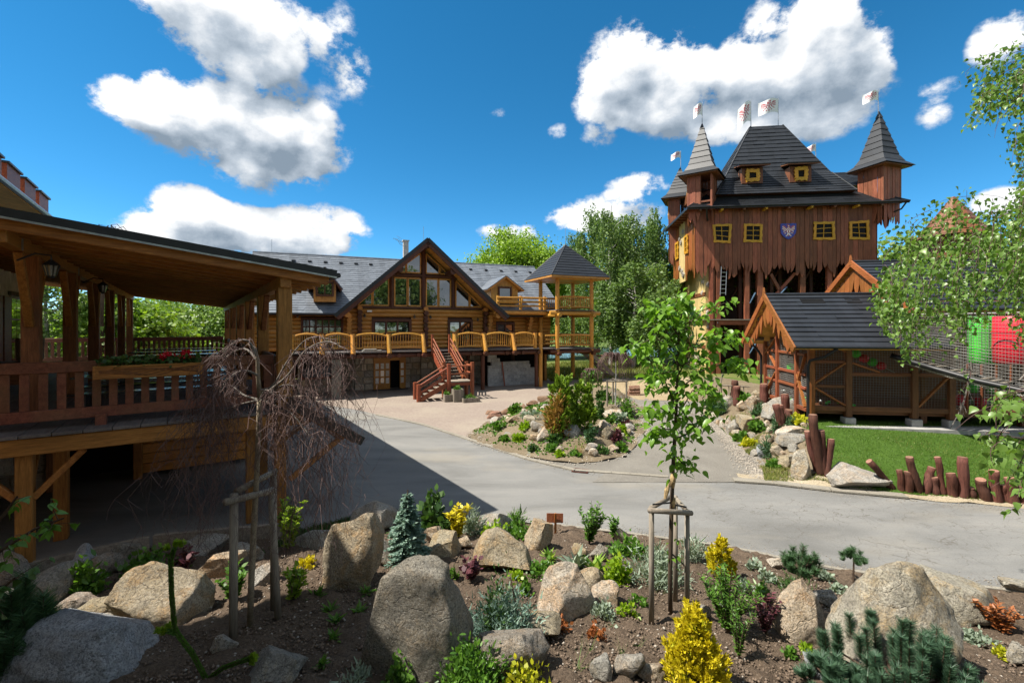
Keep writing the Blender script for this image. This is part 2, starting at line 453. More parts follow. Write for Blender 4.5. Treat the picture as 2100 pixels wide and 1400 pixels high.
# ground surfaces
def soil():
 m, nt, b = new_mat('soil')
 v = ncoord(nt, (1, 1, 1), 'World')
 n1 = nnoise(nt, v, 1.2, 5, .6); n2 = nnoise(nt, v, 28, 6, .75)
 c = nramp(nt, n1, [(.3, (.105, .075, .052)), (.7, (.18, .132, .093))])
 c = nmix(nt, nramp(nt, n2, [(.35, (.7,) * 3), (.55, (0,) * 3)]), c, (.040, .028, .020))
 n3 = nnoise(nt, v, 70, 2, .6)
 c = nmix(nt, nramp(nt, n3, [(.64, (0,) * 3), (.72, (.6,) * 3)]), c, (.30, .26, .21))
 nt.links.new(c, b.inputs['Base Color']); setb(b, .95, .15); nbump(nt, b, n2, 1.0, .05)
soil()
plain('clod', (.135, .098, .070), .95, amt=.4, n=15)
plain('pebble', (.34, .30, .25), .85, var=.3, amt=.4, n=30)
def asphalt():
 m, nt, b = new_mat('asphalt')
 v = ncoord(nt, (1, 1, 1), 'World')
 n1 = nnoise(nt, ncoord(nt, (.35, 1, 1), 'World'), .8, 5, .6, .6)
 c = nramp(nt, n1, [(.30, (.122, .120, .114)), (.52, (.176, .174, .166)), (.74, (.226, .219, .204))])
 n2 = nnoise(nt, v, 45, 4, .7)
 c = nmix(nt, nramp(nt, n2, [(.38, (.35,) * 3), (.55, (0,) * 3)]), c, (.10, .098, .094))
 n4 = nnoise(nt, ncoord(nt, (.5, 1, 1), 'World'), .45, 4, .55)
 c = nmix(nt, nramp(nt, n4, [(.54, (0,) * 3), (.72, (.4,) * 3)]), c, (.29, .255, .195))
 # crazed cracks on the worn right-hand stretch
 nz = nt.nodes.new('ShaderNodeTexNoise'); nt.links.new(v, nz.inputs['Vector']); nz.inputs['Scale'].default_value = 1.6; nz.inputs['Detail'].default_value = 5
 dv = nt.nodes.new('ShaderNodeVectorMath'); dv.operation = 'MULTIPLY_ADD'; nt.links.new(nz.outputs['Color'], dv.inputs[0]); dv.inputs[1].default_value = (.9, .9, 0); nt.links.new(v, dv.inputs[2])
 def cracks(scale, wid):
  vo = nt.nodes.new('ShaderNodeTexVoronoi'); vo.feature = 'DISTANCE_TO_EDGE'; vo.inputs['Scale'].default_value = scale
  nt.links.new(dv.outputs[0], vo.inputs['Vector'])
  return nramp(nt, vo.outputs['Distance'], [(0.0, (1,) * 3), (wid, (0,) * 3)])
 sx = nt.nodes.new('ShaderNodeSeparateXYZ'); nt.links.new(v, sx.inputs[0])
 mr = nt.nodes.new('ShaderNodeMapRange'); nt.links.new(sx.outputs[0], mr.inputs[0]); mr.inputs[1].default_value = 2.0; mr.inputs[2].default_value = 5.5
 n5 = nnoise(nt, v, .9, 3, .6)
 msk = nmix(nt, 1.0, nramp(nt, n5, [(.42, (.15,) * 3), (.58, (1,) * 3)]), mr.outputs[0], 'MULTIPLY')
 k = nmix(nt, 1.0, cracks(1.6, .016), cracks(3.6, .016), 'LIGHTEN')
 k = nmix(nt, 1.0, k, msk, 'MULTIPLY')
 c = nmix(nt, nmix(nt, 1.0, k, (.85, .85, .85), 'MULTIPLY'), c, (.080, .069, .055))
 n7 = nnoise(nt, v, 130, 2, .6)
 c = nmix(nt, nramp(nt, n7, [(.58, (0,) * 3), (.72, (.5,) * 3)]), c, (.34, .33, .30))
 n8 = nnoise(nt, ncoord(nt, (.25, 1.6, 1), 'World'), 1.7, 6, .7)
 c = nmix(nt, nramp(nt, n8, [(.55, (0,) * 3), (.70, (.35,) * 3)]), c, (.12, .118, .112))
 nt.links.new(c, b.inputs['Base Color']); setb(b, .9, .2); nbump(nt, b, n2, .35, .012)
asphalt()
def gravelly(name, a, bcol, sc=30.0, bump=.8):
 m, nt, b = new_mat(name)
 v = ncoord(nt, (1, 1, 1), 'World')
 n1 = nnoise(nt, v, .9, 5, .6); n2 = nnoise(nt, v, sc, 5, .75)
 c = nramp(nt, n1, [(.3, a), (.7, bcol)])
 c = nmix(nt, nramp(nt, n2, [(.35, (.6,) * 3), (.55, (0,) * 3)]), c, tuple(x * .45 for x in a))
 n3 = nnoise(nt, v, sc * 1.7, 2, .6)
 c = nmix(nt, nramp(nt, n3, [(.58, (0,) * 3), (.68, (.5,) * 3)]), c, tuple(min(.7, x * 1.7) for x in bcol))
 nt.links.new(c, b.inputs['Base Color']); setb(b, .95, .15); nbump(nt, b, n2, bump, .03)
gravelly('path_gravel', (.165, .152, .132), (.22, .205, .178), 40)
gravelly('sandy_edge', (.30, .245, .165), (.40, .34, .245), 22)
gravelly('bank_soil', (.13, .10, .065), (.20, .16, .105), 16)
gravelly('dry_earth', (.26, .20, .12), (.34, .27, .17), 18)
gravelly('kerb_concrete', (.21, .19, .155), (.29, .265, .22), 30, .5)
gravelly('under_tarmac', (.060, .056, .052), (.10, .094, .088), 30, .5)
def meadow(name, a, b2, dry):
 m, nt, b = new_mat(name)
 v = ncoord(nt, (1, 1, 1), 'World')
 n1 = nnoise(nt, v, .5, 5, .6); n2 = nnoise(nt, v, 9, 6, .75); n3 = nnoise(nt, v, .22, 4, .6)
 c = nramp(nt, n1, [(.3, a), (.7, b2)])
 c = nmix(nt, nramp(nt, n2, [(.35, (.6,) * 3), (.6, (0,) * 3)]), c, tuple(x * .5 for x in a))
 c = nmix(nt, nramp(nt, n3, [(.5, (0,) * 3), (.66, (.7,) * 3)]), c, dry)
 nt.links.new(c, b.inputs['Base Color']); setb(b, .9, .15); nbump(nt, b, n2, .8, .05)
meadow('meadow', (.070, .110, .020), (.115, .165, .035), (.22, .18, .075))
meadow('lawn_ground', (.045, .095, .012), (.070, .130, .020), (.085, .125, .025))
def pavers():
 m, nt, b = new_mat('pavers')
 v = ncoord(nt, (1, 1, 1), 'World')
 rot = nt.nodes.new('ShaderNodeMapping'); nt.links.new(v, rot.inputs[0]); rot.inputs['Rotation'].default_value = (0, 0, radians(22))
 br = nt.nodes.new('ShaderNodeTexBrick'); nt.links.new(rot.outputs[0], br.inputs[0])
 br.inputs['Color1'].default_value = (.225, .180, .152, 1); br.inputs['Color2'].default_value = (.29, .240, .203, 1); br.inputs['Mortar'].default_value = (.20, .165, .13, 1)
 br.inputs['Scale'].default_value = 4.6; br.inputs['Mortar Size'].default_value = .02; br.inputs['Bias'].default_value = -.1
 n1 = nnoise(nt, v, .35, 5, .6)
 c = nmix(nt, nramp(nt, n1, [(.45, (0,) * 3), (.7, (.6,) * 3)]), br.outputs[0], (.31, .27, .21))
 n2 = nnoise(nt, v, 22, 4, .7)
 c = nmix(nt, nramp(nt, n2, [(.36, (.35,) * 3), (.52, (0,) * 3)]), c, (.13, .10, .085))
 nt.links.new(c, b.inputs['Base Color']); setb(b, .85, .2); nbump(nt, b, br.outputs['Fac'], -.4, .01)
pavers()
def waterm():
 m, nt, b = new_mat('pond_water')
 b.inputs['Base Color'].default_value = (.035, .06, .05, 1); setb(b, .08, .6)
 n = nnoise(nt, ncoord(nt, (1, 3, 1), 'World'), 1.5, 4, .6); nbump(nt, b, n, .25, .05)
waterm()
# foliage
leafmat('leaf_cherry', (.105, .215, .022), (.20, .36, .045), .46, .35)
leafmat('leaf_birch', (.075, .155, .028), (.20, .32, .07), .42, .35)
leafmat('leaf_birch_far', (0.07, 0.135, 0.036), (0.19, 0.28, 0.082), .36, .5)
leafmat('leaf_maple', (0.12, 0.22, 0.016), (0.28, 0.41, 0.035), .40, .5)
leafmat('leaf_mixed', (0.08, 0.155, 0.028), (0.2, 0.29, 0.06), .32, .5)
leafmat('leaf_spring', (.10, .19, .020), (.22, .33, .040), .40, .5)
leafmat('leaf_dark', (.030, .075, .018), (.070, .135, .030), .25, .4)
leafmat('leaf_shrub', (.050, .125, .018), (.12, .24, .030), .32, .4)
leafmat('leaf_lime', (.14, .25, .012), (.30, .42, .025), .38, .4)
leafmat('leaf_yellow', (.42, .33, .008), (.66, .56, .025), .30, .45)
leafmat('leaf_gold_green', (.26, .29, .012), (.52, .48, .025), .30, .45)
leafmat('leaf_silver', (.17, .22, .16), (.30, .36, .27), .2, .6)
leafmat('leaf_purple', (.060, .018, .026), (.14, .045, .055), .2, .4)
leafmat('leaf_rust', (.24, .075, .025), (.40, .15, .05), .25, .5)
leafmat('leaf_tan', (.26, .17, .07), (.42, .30, .14), .25, .6)
leafmat('needle_blue', (.085, .16, .125), (.23, .33, .26), .15, .5)
leafmat('needle_green', (.030, .080, .032), (.075, .145, .055), .15, .5)
leafmat('needle_dark', (.026, .070, .040), (.075, .140, .075), .12, .5)
leafmat('thuja_green', (.10, .18, .012), (.22, .33, .025), .2, .5)
leafmat('thuja_rust', (.20, .11, .025), (.36, .20, .05), .2, .5)
leafmat('hosta_variegated', (.10, .24, .02), (.38, .46, .12), .35, .35)
leafmat('grass_lawn', (.050, .115, .012), (.125, .215, .030), .3, .5)
leafmat('grass_rough', (.09, .14, .025), (.26, .25, .07), .3, .6)
leafmat('geranium_red', (.45, .008, .02), (.70, .02, .05), .25, .4)
wood('bark_brown', (.055, .035, .022), (.13, .09, .06), 'z', .85, .1, bump=1)
wood('bark_grey', (.12, .10, .085), (.26, .23, .20), 'z', .85, .1, bump=1)
wood('bark_birch', (.36, .34, .31), (.62, .60, .56), 'n', .8, .1, bump=.6, wear=(.10, .09, .08))
wood('bark_tan', (.17, .13, .085), (.36, .30, .21), 'n', .8, .1, bump=.8, wear=(.10, .075, .05))
wood('twig_purple', (.060, .032, .028), (.16, .095, .078), 'n', .7, .25)
# ------------------------------------------------------------------ terrain
def vnoise(x, y, seed=0):
 xi, yi = np.floor(x).astype(np.int64), np.floor(y).astype(np.int64)
 xf, yf = x - xi, y - yi
 def h(a, b):
  n = (a * 374761393 + b * 668265263 + seed * 982451653) & 0x7fffffff
  n = ((n ^ (n >> 13)) * 1274126177) & 0x7fffffff
  return ((n ^ (n >> 16)) & 0xffff) / 65535.0
 u, v = xf * xf * (3 - 2 * xf), yf * yf * (3 - 2 * yf)
 return (h(xi, yi) * (1 - u) + h(xi + 1, yi) * u) * (1 - v) + (h(xi, yi + 1) * (1 - u) + h(xi + 1, yi + 1) * u) * v
def fbm2(x, y, oct=4, seed=0, gain=.5):
 s, a, f = 0, 1.0, 1.0
 for o in range(oct):
  s = s + a * (vnoise(x * f, y * f, seed + o) - .5); a *= gain; f *= 2.03
 return s
def sm(t):
 t = np.clip(t, 0, 1); return t * t * (3 - 2 * t)
NEAR = np.array([(-40, -2), (-14, 5.2), (-8.66, 7.7), (-7, 9.0), (-4.4, 9.6), (-3.15, 10.5), (-.44, 10.3), (2.26, 9.57), (4.3, 8.94), (5.65, 8.15), (8.35, 7.42), (14, 6.3), (40, 2)])
FAR = np.array([(-9.3, 24.7), (-6.6, 22.3), (-3.9, 20.1), (-1.4, 17.2), (.48, 14.95), (1.9, 13.75), (4.5, 13.15), (7, 12.75), (8.39, 12.04), (12.27, 10.9), (18, 9.3), (40, 4)])
PATH_R = np.array([(12.6, 7.0), (13.6, 7.5), (17.65, 8.5), (21.9, 9.15), (28.3, 10.6), (34, 11.2), (60, 9)])     # y, x
PATH_L = np.array([(12.6, 2.2), (14.7, 3.6), (16.8, 4.8), (20.4, 5.9), (26.9, 7.2), (34, 8.2), (60, 4)])
near_y = lambda x: np.interp(x, NEAR[:, 0], NEAR[:, 1])
far_y = lambda x: np.interp(x, FAR[:, 0], FAR[:, 1])
path_r = lambda y: np.interp(y, PATH_R[:, 0], PATH_R[:, 1])
path_l = lambda y: np.interp(y, PATH_L[:, 0], PATH_L[:, 1])
ISL = [(-1.75, 17.9), (-.88, 16.4), (.48, 15.1), (1.3, 14.55), (2.1, 14.35), (3.2, 14.75), (4.2, 15.9), (4.8, 17.6), (5.7, 20.6), (6.6, 24.5), (6.9, 27.5), (6.0, 29.5), (4.2, 29.3), (2.6, 27.5), (1.2, 24.6), (-.2, 21.9), (-1.3, 19.6)]
ISL_C = (2.6, 20.3)
_ia = np.array([atan2(p[1] - ISL_C[1], p[0] - ISL_C[0]) for p in ISL]); _ir = np.array([sqrt((p[0] - ISL_C[0]) ** 2 + (p[1] - ISL_C[1]) ** 2) for p in ISL])
_o = np.argsort(_ia); _ia, _ir = _ia[_o], _ir[_o]
isl_r = lambda a: np.interp(a, np.concatenate((_ia - 2 * pi, _ia, _ia + 2 * pi)), np.concatenate((_ir, _ir, _ir)))
def gz(x, y):
 x, y = np.asarray(x, float), np.asarray(y, float)
 # rock garden rising towards the camera
 t = near_y(x) - y
 z = np.where(t > 0, .155 * t * sm(t / 1.2) , 0.0)
 z = np.minimum(z, 1.05)
 # the bank and lawn on the right
 lw = .16 + .81 * sm((y - 11.6) / 4.6) - .35 * sm((y - 24) / 10)
 side = sm((x - path_r(y)) / 2.1)
 right = lw * side * sm((y - far_y(x)) / .8)
 z = np.where(y > far_y(x), np.maximum(z, right), z)
 # gentle rise of the path
 z = z + np.where((y > 14), .25 * sm((y - 14) / 16) * sm((x - 2.5) / 4) * (1 - side), 0)
 # planted island
 a = np.arctan2(y - ISL_C[1], x - ISL_C[0]); r = np.hypot(x - ISL_C[0], y - ISL_C[1])
 z = z + .50 * sm((isl_r(a) - r) / 2.2)
 # meadow behind falls to the pond
 z = z - 2.2 * sm((y - 48) / 50)
 return z
def gz1(x, y): return float(gz(np.array([x]), np.array([y]))[0])
def hit(u, v):
 """where the sight line through a photo pixel meets the ground"""
 d = 2.0
 k, s = (u - 1050) / F, (v - HZ) / F
 ds = np.arange(2.0, 60, .01)
 zz = H - s * ds - gz(k * ds, ds)
 i = int(np.argmax(zz <= 0)) if (zz <= 0).any() else len(ds) - 1
 d = ds[i]
 return Vector((k * d, d, gz1(k * d, d)))
def grid_mesh(name, X, Y, Z, mat, smooth=True):
 r, c = X.shape
 v = np.stack((X, Y, Z), -1).reshape(-1, 3)
 i = np.arange(r * c).reshape(r, c)
 f = np.stack((i[:-1, :-1], i[:-1, 1:], i[1:, 1:], i[1:, :-1]), -1).reshape(-1, 4)
 m = bpy.data.meshes.new(name)
 m.vertices.add(len(v)); m.vertices.foreach_set('co', v.ravel())
 m.loops.add(f.size); m.loops.foreach_set('vertex_index', f.ravel().astype(np.int32))
 m.polygons.add(len(f)); m.polygons.foreach_set('loop_start', np.arange(0, f.size, 4, dtype=np.int32))
 m.update(); m.validate()
 if smooth: m.shade_smooth()
 m.materials.append(MATS[mat])
 return m
def strip(name, p0, p1, n, mat, dz=0.0, rough=0.0, freq=3.0):
 """sheet between two matching lines of points, laid on the terrain"""
 p0, p1 = np.asarray(p0, float), np.asarray(p1, float)
 t = np.linspace(0, 1, n)[:, None]
 X = p0[None, :, 0] * (1 - t) + p1[None, :, 0] * t; Y = p0[None, :, 1] * (1 - t) + p1[None, :, 1] * t
 Z = gz(X, Y) + dz
 if rough: Z = Z + rough * fbm2(X * freq, Y * freq, 4, 3, .55)
 return struct(ob(name, grid_mesh(name, X, Y, Z, mat)))
# far ground to the horizon, dropped a little below the laid surfaces
xs = np.concatenate((np.linspace(-900, -40, 30), np.linspace(-38, 45, 110), np.linspace(50, 900, 30)))
ys = np.concatenate((np.linspace(-300, -6, 12), np.linspace(-4, 62, 90), np.linspace(65, 140, 30), np.linspace(160, 1500, 24)))
X, Y = np.meshgrid(xs, ys)
near_m = (np.abs(X) < 40) & (Y < 34)
Z = gz(X, Y) - .10 * sm((34 - Y) / 3) - .012 + 14 * sm((Y - 190) / 500) + fbm2(X * .03, Y * .03, 3, 5) * 1.2 * sm((Y - 60) / 60)
Z = Z - 2.5 * sm((-X - 16) / 26) * sm((Y - 12) / 20)
struct(ob('ground', grid_mesh('ground', X, Y, Z, 'meadow')))
# hidden low apron under the pavilion and around
x = np.linspace(-40, -2.5, 40)
# road
x = np.concatenate((np.linspace(-40, -9.5, 20), np.linspace(-9.3, 16, 160), np.linspace(16.5, 40, 20)))
fy = np.where(x < -9.3, 26 + (-9.3 - x) * .1, far_y(x))
strip('road', np.stack((x, near_y(x)), 1), np.stack((x, fy), 1), 60, 'asphalt', 0.0, .012, .7)
# asphalt between the pavilion and the lodge joins the paved forecourt
LODGE_O, LODGE_A = Vector((-5.89, 32.34, 0)), radians(22.5)
def lodge_line(t, off): return (LODGE_O.x + cos(LODGE_A) * t - sin(LODGE_A) * off, LODGE_O.y + sin(LODGE_A) * t + cos(LODGE_A) * off)
a, b = [], []
for k in np.linspace(0, 1, 90):
 px = -9.3 + k * 10.6
 if k < .75: p = (px, float(far_y(px)))
 else:
  kk = (k - .75) / .25; p = (-1.35 + kk * 3.4, 17.17 + kk * 10.5)
 a.append(p); b.append(lodge_line(-13.5 + k * 27.5, 1.2))
# keep the front line off the planted island
a = [(-9.3 + 8.0 * t, float(far_y(-9.3 + 8.0 * t))) for t in np.linspace(0, 1, 60)] + [(-1.3 + 4.2 * t, 17.1 + 11.2 * t) for t in np.linspace(.03, 1, 40)]
b = [lodge_line(-13.5 + 27.5 * t, 1.2) for t in np.linspace(0, 1, 100)]
strip('paved_forecourt', a, b, 50, 'pavers', .006, .01, .6)
strip('asphalt_yard', [(-40, 26 + 3.0), (-9.3, 24.5)], [(-40, 45), (-20, 33)], 20, 'asphalt', -.006)
# gravel path between island and bank
y = np.linspace(12.65, 40, 90)
strip('gravel_path', np.stack((path_l(y) - 1.4 * sm((y - 15) / 2), y), 1), np.stack((path_r(y) + .5, y), 1), 26, 'path_gravel', .012, .02, 1.3)
strip('earth_patch', [(7.1, 25.5), (9.9, 25.0)], [(4.5, 33.5), (13.5, 33.5)], 20, 'dry_earth', .016, .02, 1.3)
xs_ = np.linspace(-1.2, 7.6, 60)
strip('road_shoulder', np.stack((xs_, far_y(xs_) - .04), 1), np.stack((xs_, far_y(xs_) + 1.7), 1), 8, 'path_gravel', .004, .015, 1.3)
# soil of the rock garden in front
x = np.linspace(-15, 15, 760)
ny = near_y(x)
strip('garden_soil', np.stack((x, ny + .05 * fbm2(x * 2, x * 0, 3, 9)), 1), np.stack((x, np.full_like(x, 2.6)), 1), 210, 'soil', .004, .085, 5.5)
strip('garden_soil_behind_camera', np.stack((x[::20], np.full(38, 2.62)), 1), np.stack((x[::20], np.full(38, -12.0)), 1), 20, 'soil', -.01)
# bank soil with boulders beside the path, and island soil
y = np.linspace(12.75, 33, 120)
xr = path_r(y)
strip('bank_soil', np.stack((xr + .15 * fbm2(y * 1.5, y * 0, 3, 4), y), 1), np.stack((np.where(y < 17, xr + 2.1, np.maximum(xr + 4.2, 10.6)), y), 1), 50, 'bank_soil', .014, .09, 2.5)
t = np.linspace(-pi, pi, 150)
rr = isl_r(t)
X = ISL_C[0] + np.outer(np.linspace(.0, 1, 46), rr * np.cos(t)); Y = ISL_C[1] + np.outer(np.linspace(.0, 1, 46), rr * np.sin(t))
Z = gz(X, Y) + .03 + .09 * fbm2(X * 2.5, Y * 2.5, 4, 8)
struct(ob('island_soil', grid_mesh('island_soil', X, Y, Z, 'bank_soil')))
# lawn
y = np.linspace(9.6, 17.6, 120)
inv_far = np.interp(y, FAR[::-1, 1], FAR[::-1, 0])
lx = np.maximum(path_r(y) + 1.75 + .2 * fbm2(y * 1.2, y * 0, 3, 14), inv_far + .55)
strip('lawn', np.stack((lx, y), 1), np.stack((np.full_like(y, 40.0), y), 1), 120, 'lawn_ground', .03, .02, 2.0)
strip('sandy_verge', np.stack((np.linspace(6.4, 40, 120), far_y(np.linspace(6.4, 40, 120)) - .10 + .14 * fbm2(np.linspace(6.4, 40, 120) * 1.5, np.zeros(120), 3, 2)), 1),
      np.stack((np.linspace(6.6, 40, 120), far_y(np.linspace(6.6, 40, 120)) + .62), 1), 10, 'sandy_edge', .022, .05, 4)
# concrete edging strips
def edging(name, pts, w, mat, h=.03, dz=0.0):
 n = len(pts); m = MB()
 P_ = [Vector((p[0], p[1], gz1(p[0], p[1]) + dz)) for p in pts]
 for i in range(n - 1):
  d = (P_[i + 1] - P_[i]); q = Vector((-d.y, d.x, 0)).normalized() * w / 2
  a, b = P_[i] + d * .012, P_[i + 1] - d * .012
  m.hull([a - q, b - q, b + q, a + q], (0, 0, h))
 o = m.make(name, MATS[mat]); fixn(o.data); return struct(o)
def resample(pts, step):
 out = [Vector((*pts[0], 0))]; acc = 0
 for a, b in zip(pts, pts[1:]):
  a, b = Vector((*a, 0)), Vector((*b, 0)); L_ = (b - a).length; k = max(1, int(round(L_ / step)))
  out += [a.lerp(b, (j + 1) / k) for j in range(k)]
 return [(p.x, p.y) for p in out]
edging('kerb_strip', resample([(p[0], p[1] - .06) for p in FAR[1:7]], .5), .17, 'kerb_concrete', .035, .0)
edging('garden_kerb', resample([(x_, float(near_y(x_)) + .03) for x_ in np.linspace(1.0, 9, 14)], .6), .08, 'kerb_concrete', .018, .0)
edging('path_kerb', resample([(6.2, 12.78), (7.2, 12.55), (8.4, 12.02), (10, 11.55)], .7), .30, 'kerb_concrete', .04, .02)
struct(MB().add([(2, 70, -.9), (48, 74, -.9), (52, 108, -.9), (-4, 104, -.9)], [(0, 1, 2, 3)]).make('pond_water', MATS['pond_water']))
# ------------------------------------------------------------------ log lodge
def M_(n): return MATS[n]
LF = Frame(LODGE_O, LODGE_A)
lodge = thing('log_lodge', 'two-storey log lodge with glazed gable front and grey tiled roof', 'lodge', LODGE_O, LODGE_A)
def part(name, mb, mat, parent, smooth=False): return mb.make(name, MATS[mat], parent, smooth)
DZ = 2.75                      # deck level
def plank(name, w, l, t, mat, parent, loc, rot=(0, 0, 0)):
 m = MB().box(0, l, -w / 2, w / 2, 0, t); o = m.make(name, MATS[mat], parent); o.location = loc; o.rotation_euler = rot; return o
def tile_courses(parent, quad, course, mat, name='tile_course', th=.035, lap=.02, jag=0.0, seg=None):
 """tile courses on a roof plane given as (eave left, eave right, top right, top left): each course a thin wedge lapping the one below"""
 a, b, c, d = [Vector(p) for p in quad]
 hgt = max(((d - a).length, (c - b).length)); n = max(1, int(round(hgt / course)))
 nrm = (b - a).cross(d - a)
 if nrm.length < 1e-6: nrm = (b - a).cross(c - a)
 nrm.normalize()
 if nrm.z < 0: nrm = -nrm
 for k in range(n):
  t0, t1 = k / n, min(1.0, (k + 1) / n + lap)
  p, q, r, s_ = a.lerp(d, t0), b.lerp(c, t0), b.lerp(c, t1), a.lerp(d, t1)
  if (q - p).length < .05: continue
  m = MB(); lo = nrm * th; hi = nrm * .004
  if jag:
   L_ = (q - p).length; sg = max(1, int(L_ / jag)); top, bot = [], []
   for i in range(sg + 1):
    f = i / sg; top.append(s_.lerp(r, f))
   vs, fs = [], []
   for i in range(sg):
    g0, g1 = i / sg, (i + 1) / sg
    h0 = random.uniform(.75, 1.2)
    x0, x1 = p.lerp(q, g0 + .003 / L_), p.lerp(q, g1 - .003 / L_)
    y0, y1 = s_.lerp(r, g0), s_.lerp(r, g1)
    m.add([x0 + lo * h0, x1 + lo * h0, y1 + hi, y0 + hi, x0, x1], [(0, 1, 2, 3), (4, 5, 1, 0), (4, 0, 3), (5, 2, 1)])
  else:
   m.add([p + lo, q + lo, r + hi, s_ + hi, p, q], [(0, 1, 2, 3), (4, 5, 1, 0), (4, 0, 3), (5, 2, 1)])
  m.make(name, MATS[mat], parent)
def log(name, p, q, r, mat, parent, n=10, taper=1.0, wob=.03):
 p, q = Vector(p), Vector(q); k = 5
 pts = [p.lerp(q, i / (k - 1)) for i in range(k)]
 return MB().tube(pts, [r * (1 + (taper - 1) * i / (k - 1)) * random.uniform(1 - wob, 1 + wob) for i in range(k)], n).make(name, MATS[mat], parent, False)
# --- roofs
RIDGE_Y, RIDGE_Z, EAVE_Y, EAVE_Z = 5.0, 9.62, -.9, 5.15
XL, XR = -11.6, 10.6
PK = -.45; GZ_, GH = 10.2, 5.85; GFOOT = 4.98; GF = -1.75        # gable: peak x, peak z, half span, foot z, front overhang y
def valley_x(z):     # half width of gable at height z
 return GH * (GZ_ - z) / (GZ_ - GFOOT)
gslope = (GZ_ - GFOOT) / GH
def main_y(z): return EAVE_Y + (z - EAVE_Z) * (RIDGE_Y - EAVE_Y) / (RIDGE_Z - EAVE_Z)
roof = MB()
for (a0, a1) in ((XL, PK - 5.5), (PK + 5.5, XR)):
 b0, b1 = (XL, PK - .6) if a0 == XL else (PK + .6, XR)
 roof.add([(a0, EAVE_Y, EAVE_Z), (a1, EAVE_Y, EAVE_Z), (b1, RIDGE_Y, RIDGE_Z), (b0, RIDGE_Y, RIDGE_Z), (a0, EAVE_Y, EAVE_Z - .16), (a1, EAVE_Y, EAVE_Z - .16), (b1, RIDGE_Y, RIDGE_Z - .2), (b0, RIDGE_Y, RIDGE_Z - .2)],
             [(0, 1, 2, 3), (0, 4, 5, 1), (0, 3, 7, 4), (1, 5, 6, 2), (4, 7, 6, 5)])
roof.add([(XL, RIDGE_Y, RIDGE_Z), (XR, RIDGE_Y, RIDGE_Z), (XR, 11, EAVE_Z), (XL, 11, EAVE_Z)], [(0, 1, 2, 3)])
roof = part('roof', roof, 'log_brown_x', lodge)
zi = RIDGE_Z
tile_courses(roof, [(XL, EAVE_Y, EAVE_Z), (PK - valley_x(EAVE_Z), EAVE_Y, EAVE_Z), (PK - valley_x(zi), RIDGE_Y, zi), (XL, RIDGE_Y, zi)], .33, 'lodge_tile', jag=.42)
tile_courses(roof, [(PK + valley_x(EAVE_Z), EAVE_Y, EAVE_Z), (XR, EAVE_Y, EAVE_Z), (XR, RIDGE_Y, zi), (PK + valley_x(zi), RIDGE_Y, zi)], .33, 'lodge_tile', jag=.42)
for k in range(54):
 x0 = XL + k * .411
 if PK - .5 < x0 < PK + .2: continue
 MB().tube([(x0, RIDGE_Y, RIDGE_Z - .01), (x0 + .43, RIDGE_Y, RIDGE_Z + .0)], [.10, .085], 8).make('ridge_tile', MATS['lodge_tile'], roof)
for sx in list(np.linspace(XL + 1.6, -3.6, 7)) + list(np.linspace(3.0, 9.8, 6)):
 t = .86; z = EAVE_Z + (RIDGE_Z - EAVE_Z) * t; yy = main_y(z)
 MB().add([(sx - .12, yy - .13, z - .02), (sx + .12, yy - .13, z - .02), (sx + .12, yy + .12, z + .17), (sx - .12, yy + .12, z + .17), (sx - .12, yy - .13, z + .06), (sx + .12, yy - .13, z + .06)],
             [(0, 1, 5, 4), (4, 5, 2, 3), (1, 2, 5), (0, 4, 3)]).make('roof_vent', MATS['black_paint'], roof)
# gable roof: two planes with thickness, tiles, verge boards
for s in (-1, 1):
 a0 = Vector((PK + s * GH, GF, GFOOT)); b0 = Vector((PK, GF, GZ_)); back = 6.5
 nrm = Vector((s * (GZ_ - GFOOT), 0, GH)).normalized()
 th = -nrm * .17
 pl = MB().hull([a0, b0, b0 + Vector((0, back, 0)), Vector((PK + s * GH, GF + 1.0, GFOOT))] if False else [a0, b0, b0 + Vector((0, back, 0)), a0 + Vector((0, back * .35, 0))], th).make('gable_roof', MATS['log_orange_y'], lodge)
 fixn(pl.data)
 # soffit boards under the front overhang
 for i in range(8):
  f0, f1 = i / 8 + .003, (i + 1) / 8 - .003
  p0, p1 = a0.lerp(b0, f0) + th * 1.05, a0.lerp(b0, f1) + th * 1.05
  o = MB().hull([p0 + Vector((0, .12, 0)), p1 + Vector((0, .12, 0)), p1 + Vector((0, 1.9, 0)), p0 + Vector((0, 1.9, 0))], th * .12).make('soffit_board', MATS['soffit_yellow'], pl); fixn(o.data)
 # the tile planes run to the valley with the main roof
 vfoot = Vector((PK + s * GH, main_y(GFOOT + .001), GFOOT)); vtop = Vector((PK, main_y(GZ_) , GZ_))
 off = nrm * .012
 qd = [a0 + off, vfoot + off, vtop + off, b0 + off]
 tile_courses(pl, qd if s < 0 else [qd[1], qd[0], qd[3], qd[2]], .33, 'lodge_tile')
 vb = MB().beam(a0 + Vector((0, -.03, .0)) - nrm * .02, b0 + Vector((0, -.03, .0)) - nrm * .02, .06, .22, nrm).make('verge_flashing', MATS['dark_metal'], pl)
 vb = MB().beam(a0 + Vector((0, .02, 0)) - nrm * .24, b0 + Vector((0, .02, 0)) - nrm * .24, .10, .26, nrm).make('verge_board', MATS['log_brown_n'], pl)
# ridge log of gable and purlin logs poking out
log('purlin_log', (PK, GF + .12, GZ_ - .42), (PK, 1.0, GZ_ - .42), .19, 'log_brown_y', lodge)
for s in (-1, 1):
 zz = 8.35; xx = PK + s * (valley_x(zz) - .30)
 log('purlin_log', (xx, GF + .05, zz - .28), (xx, 1.0, zz - .28), .20, 'log_brown_y', lodge)
 log('purlin_log', (PK + s * (GH - .75), GF + .1, GFOOT + .10), (PK + s * (GH - .75), 1.0, GFOOT + .10), .19, 'log_orange_y', lodge)
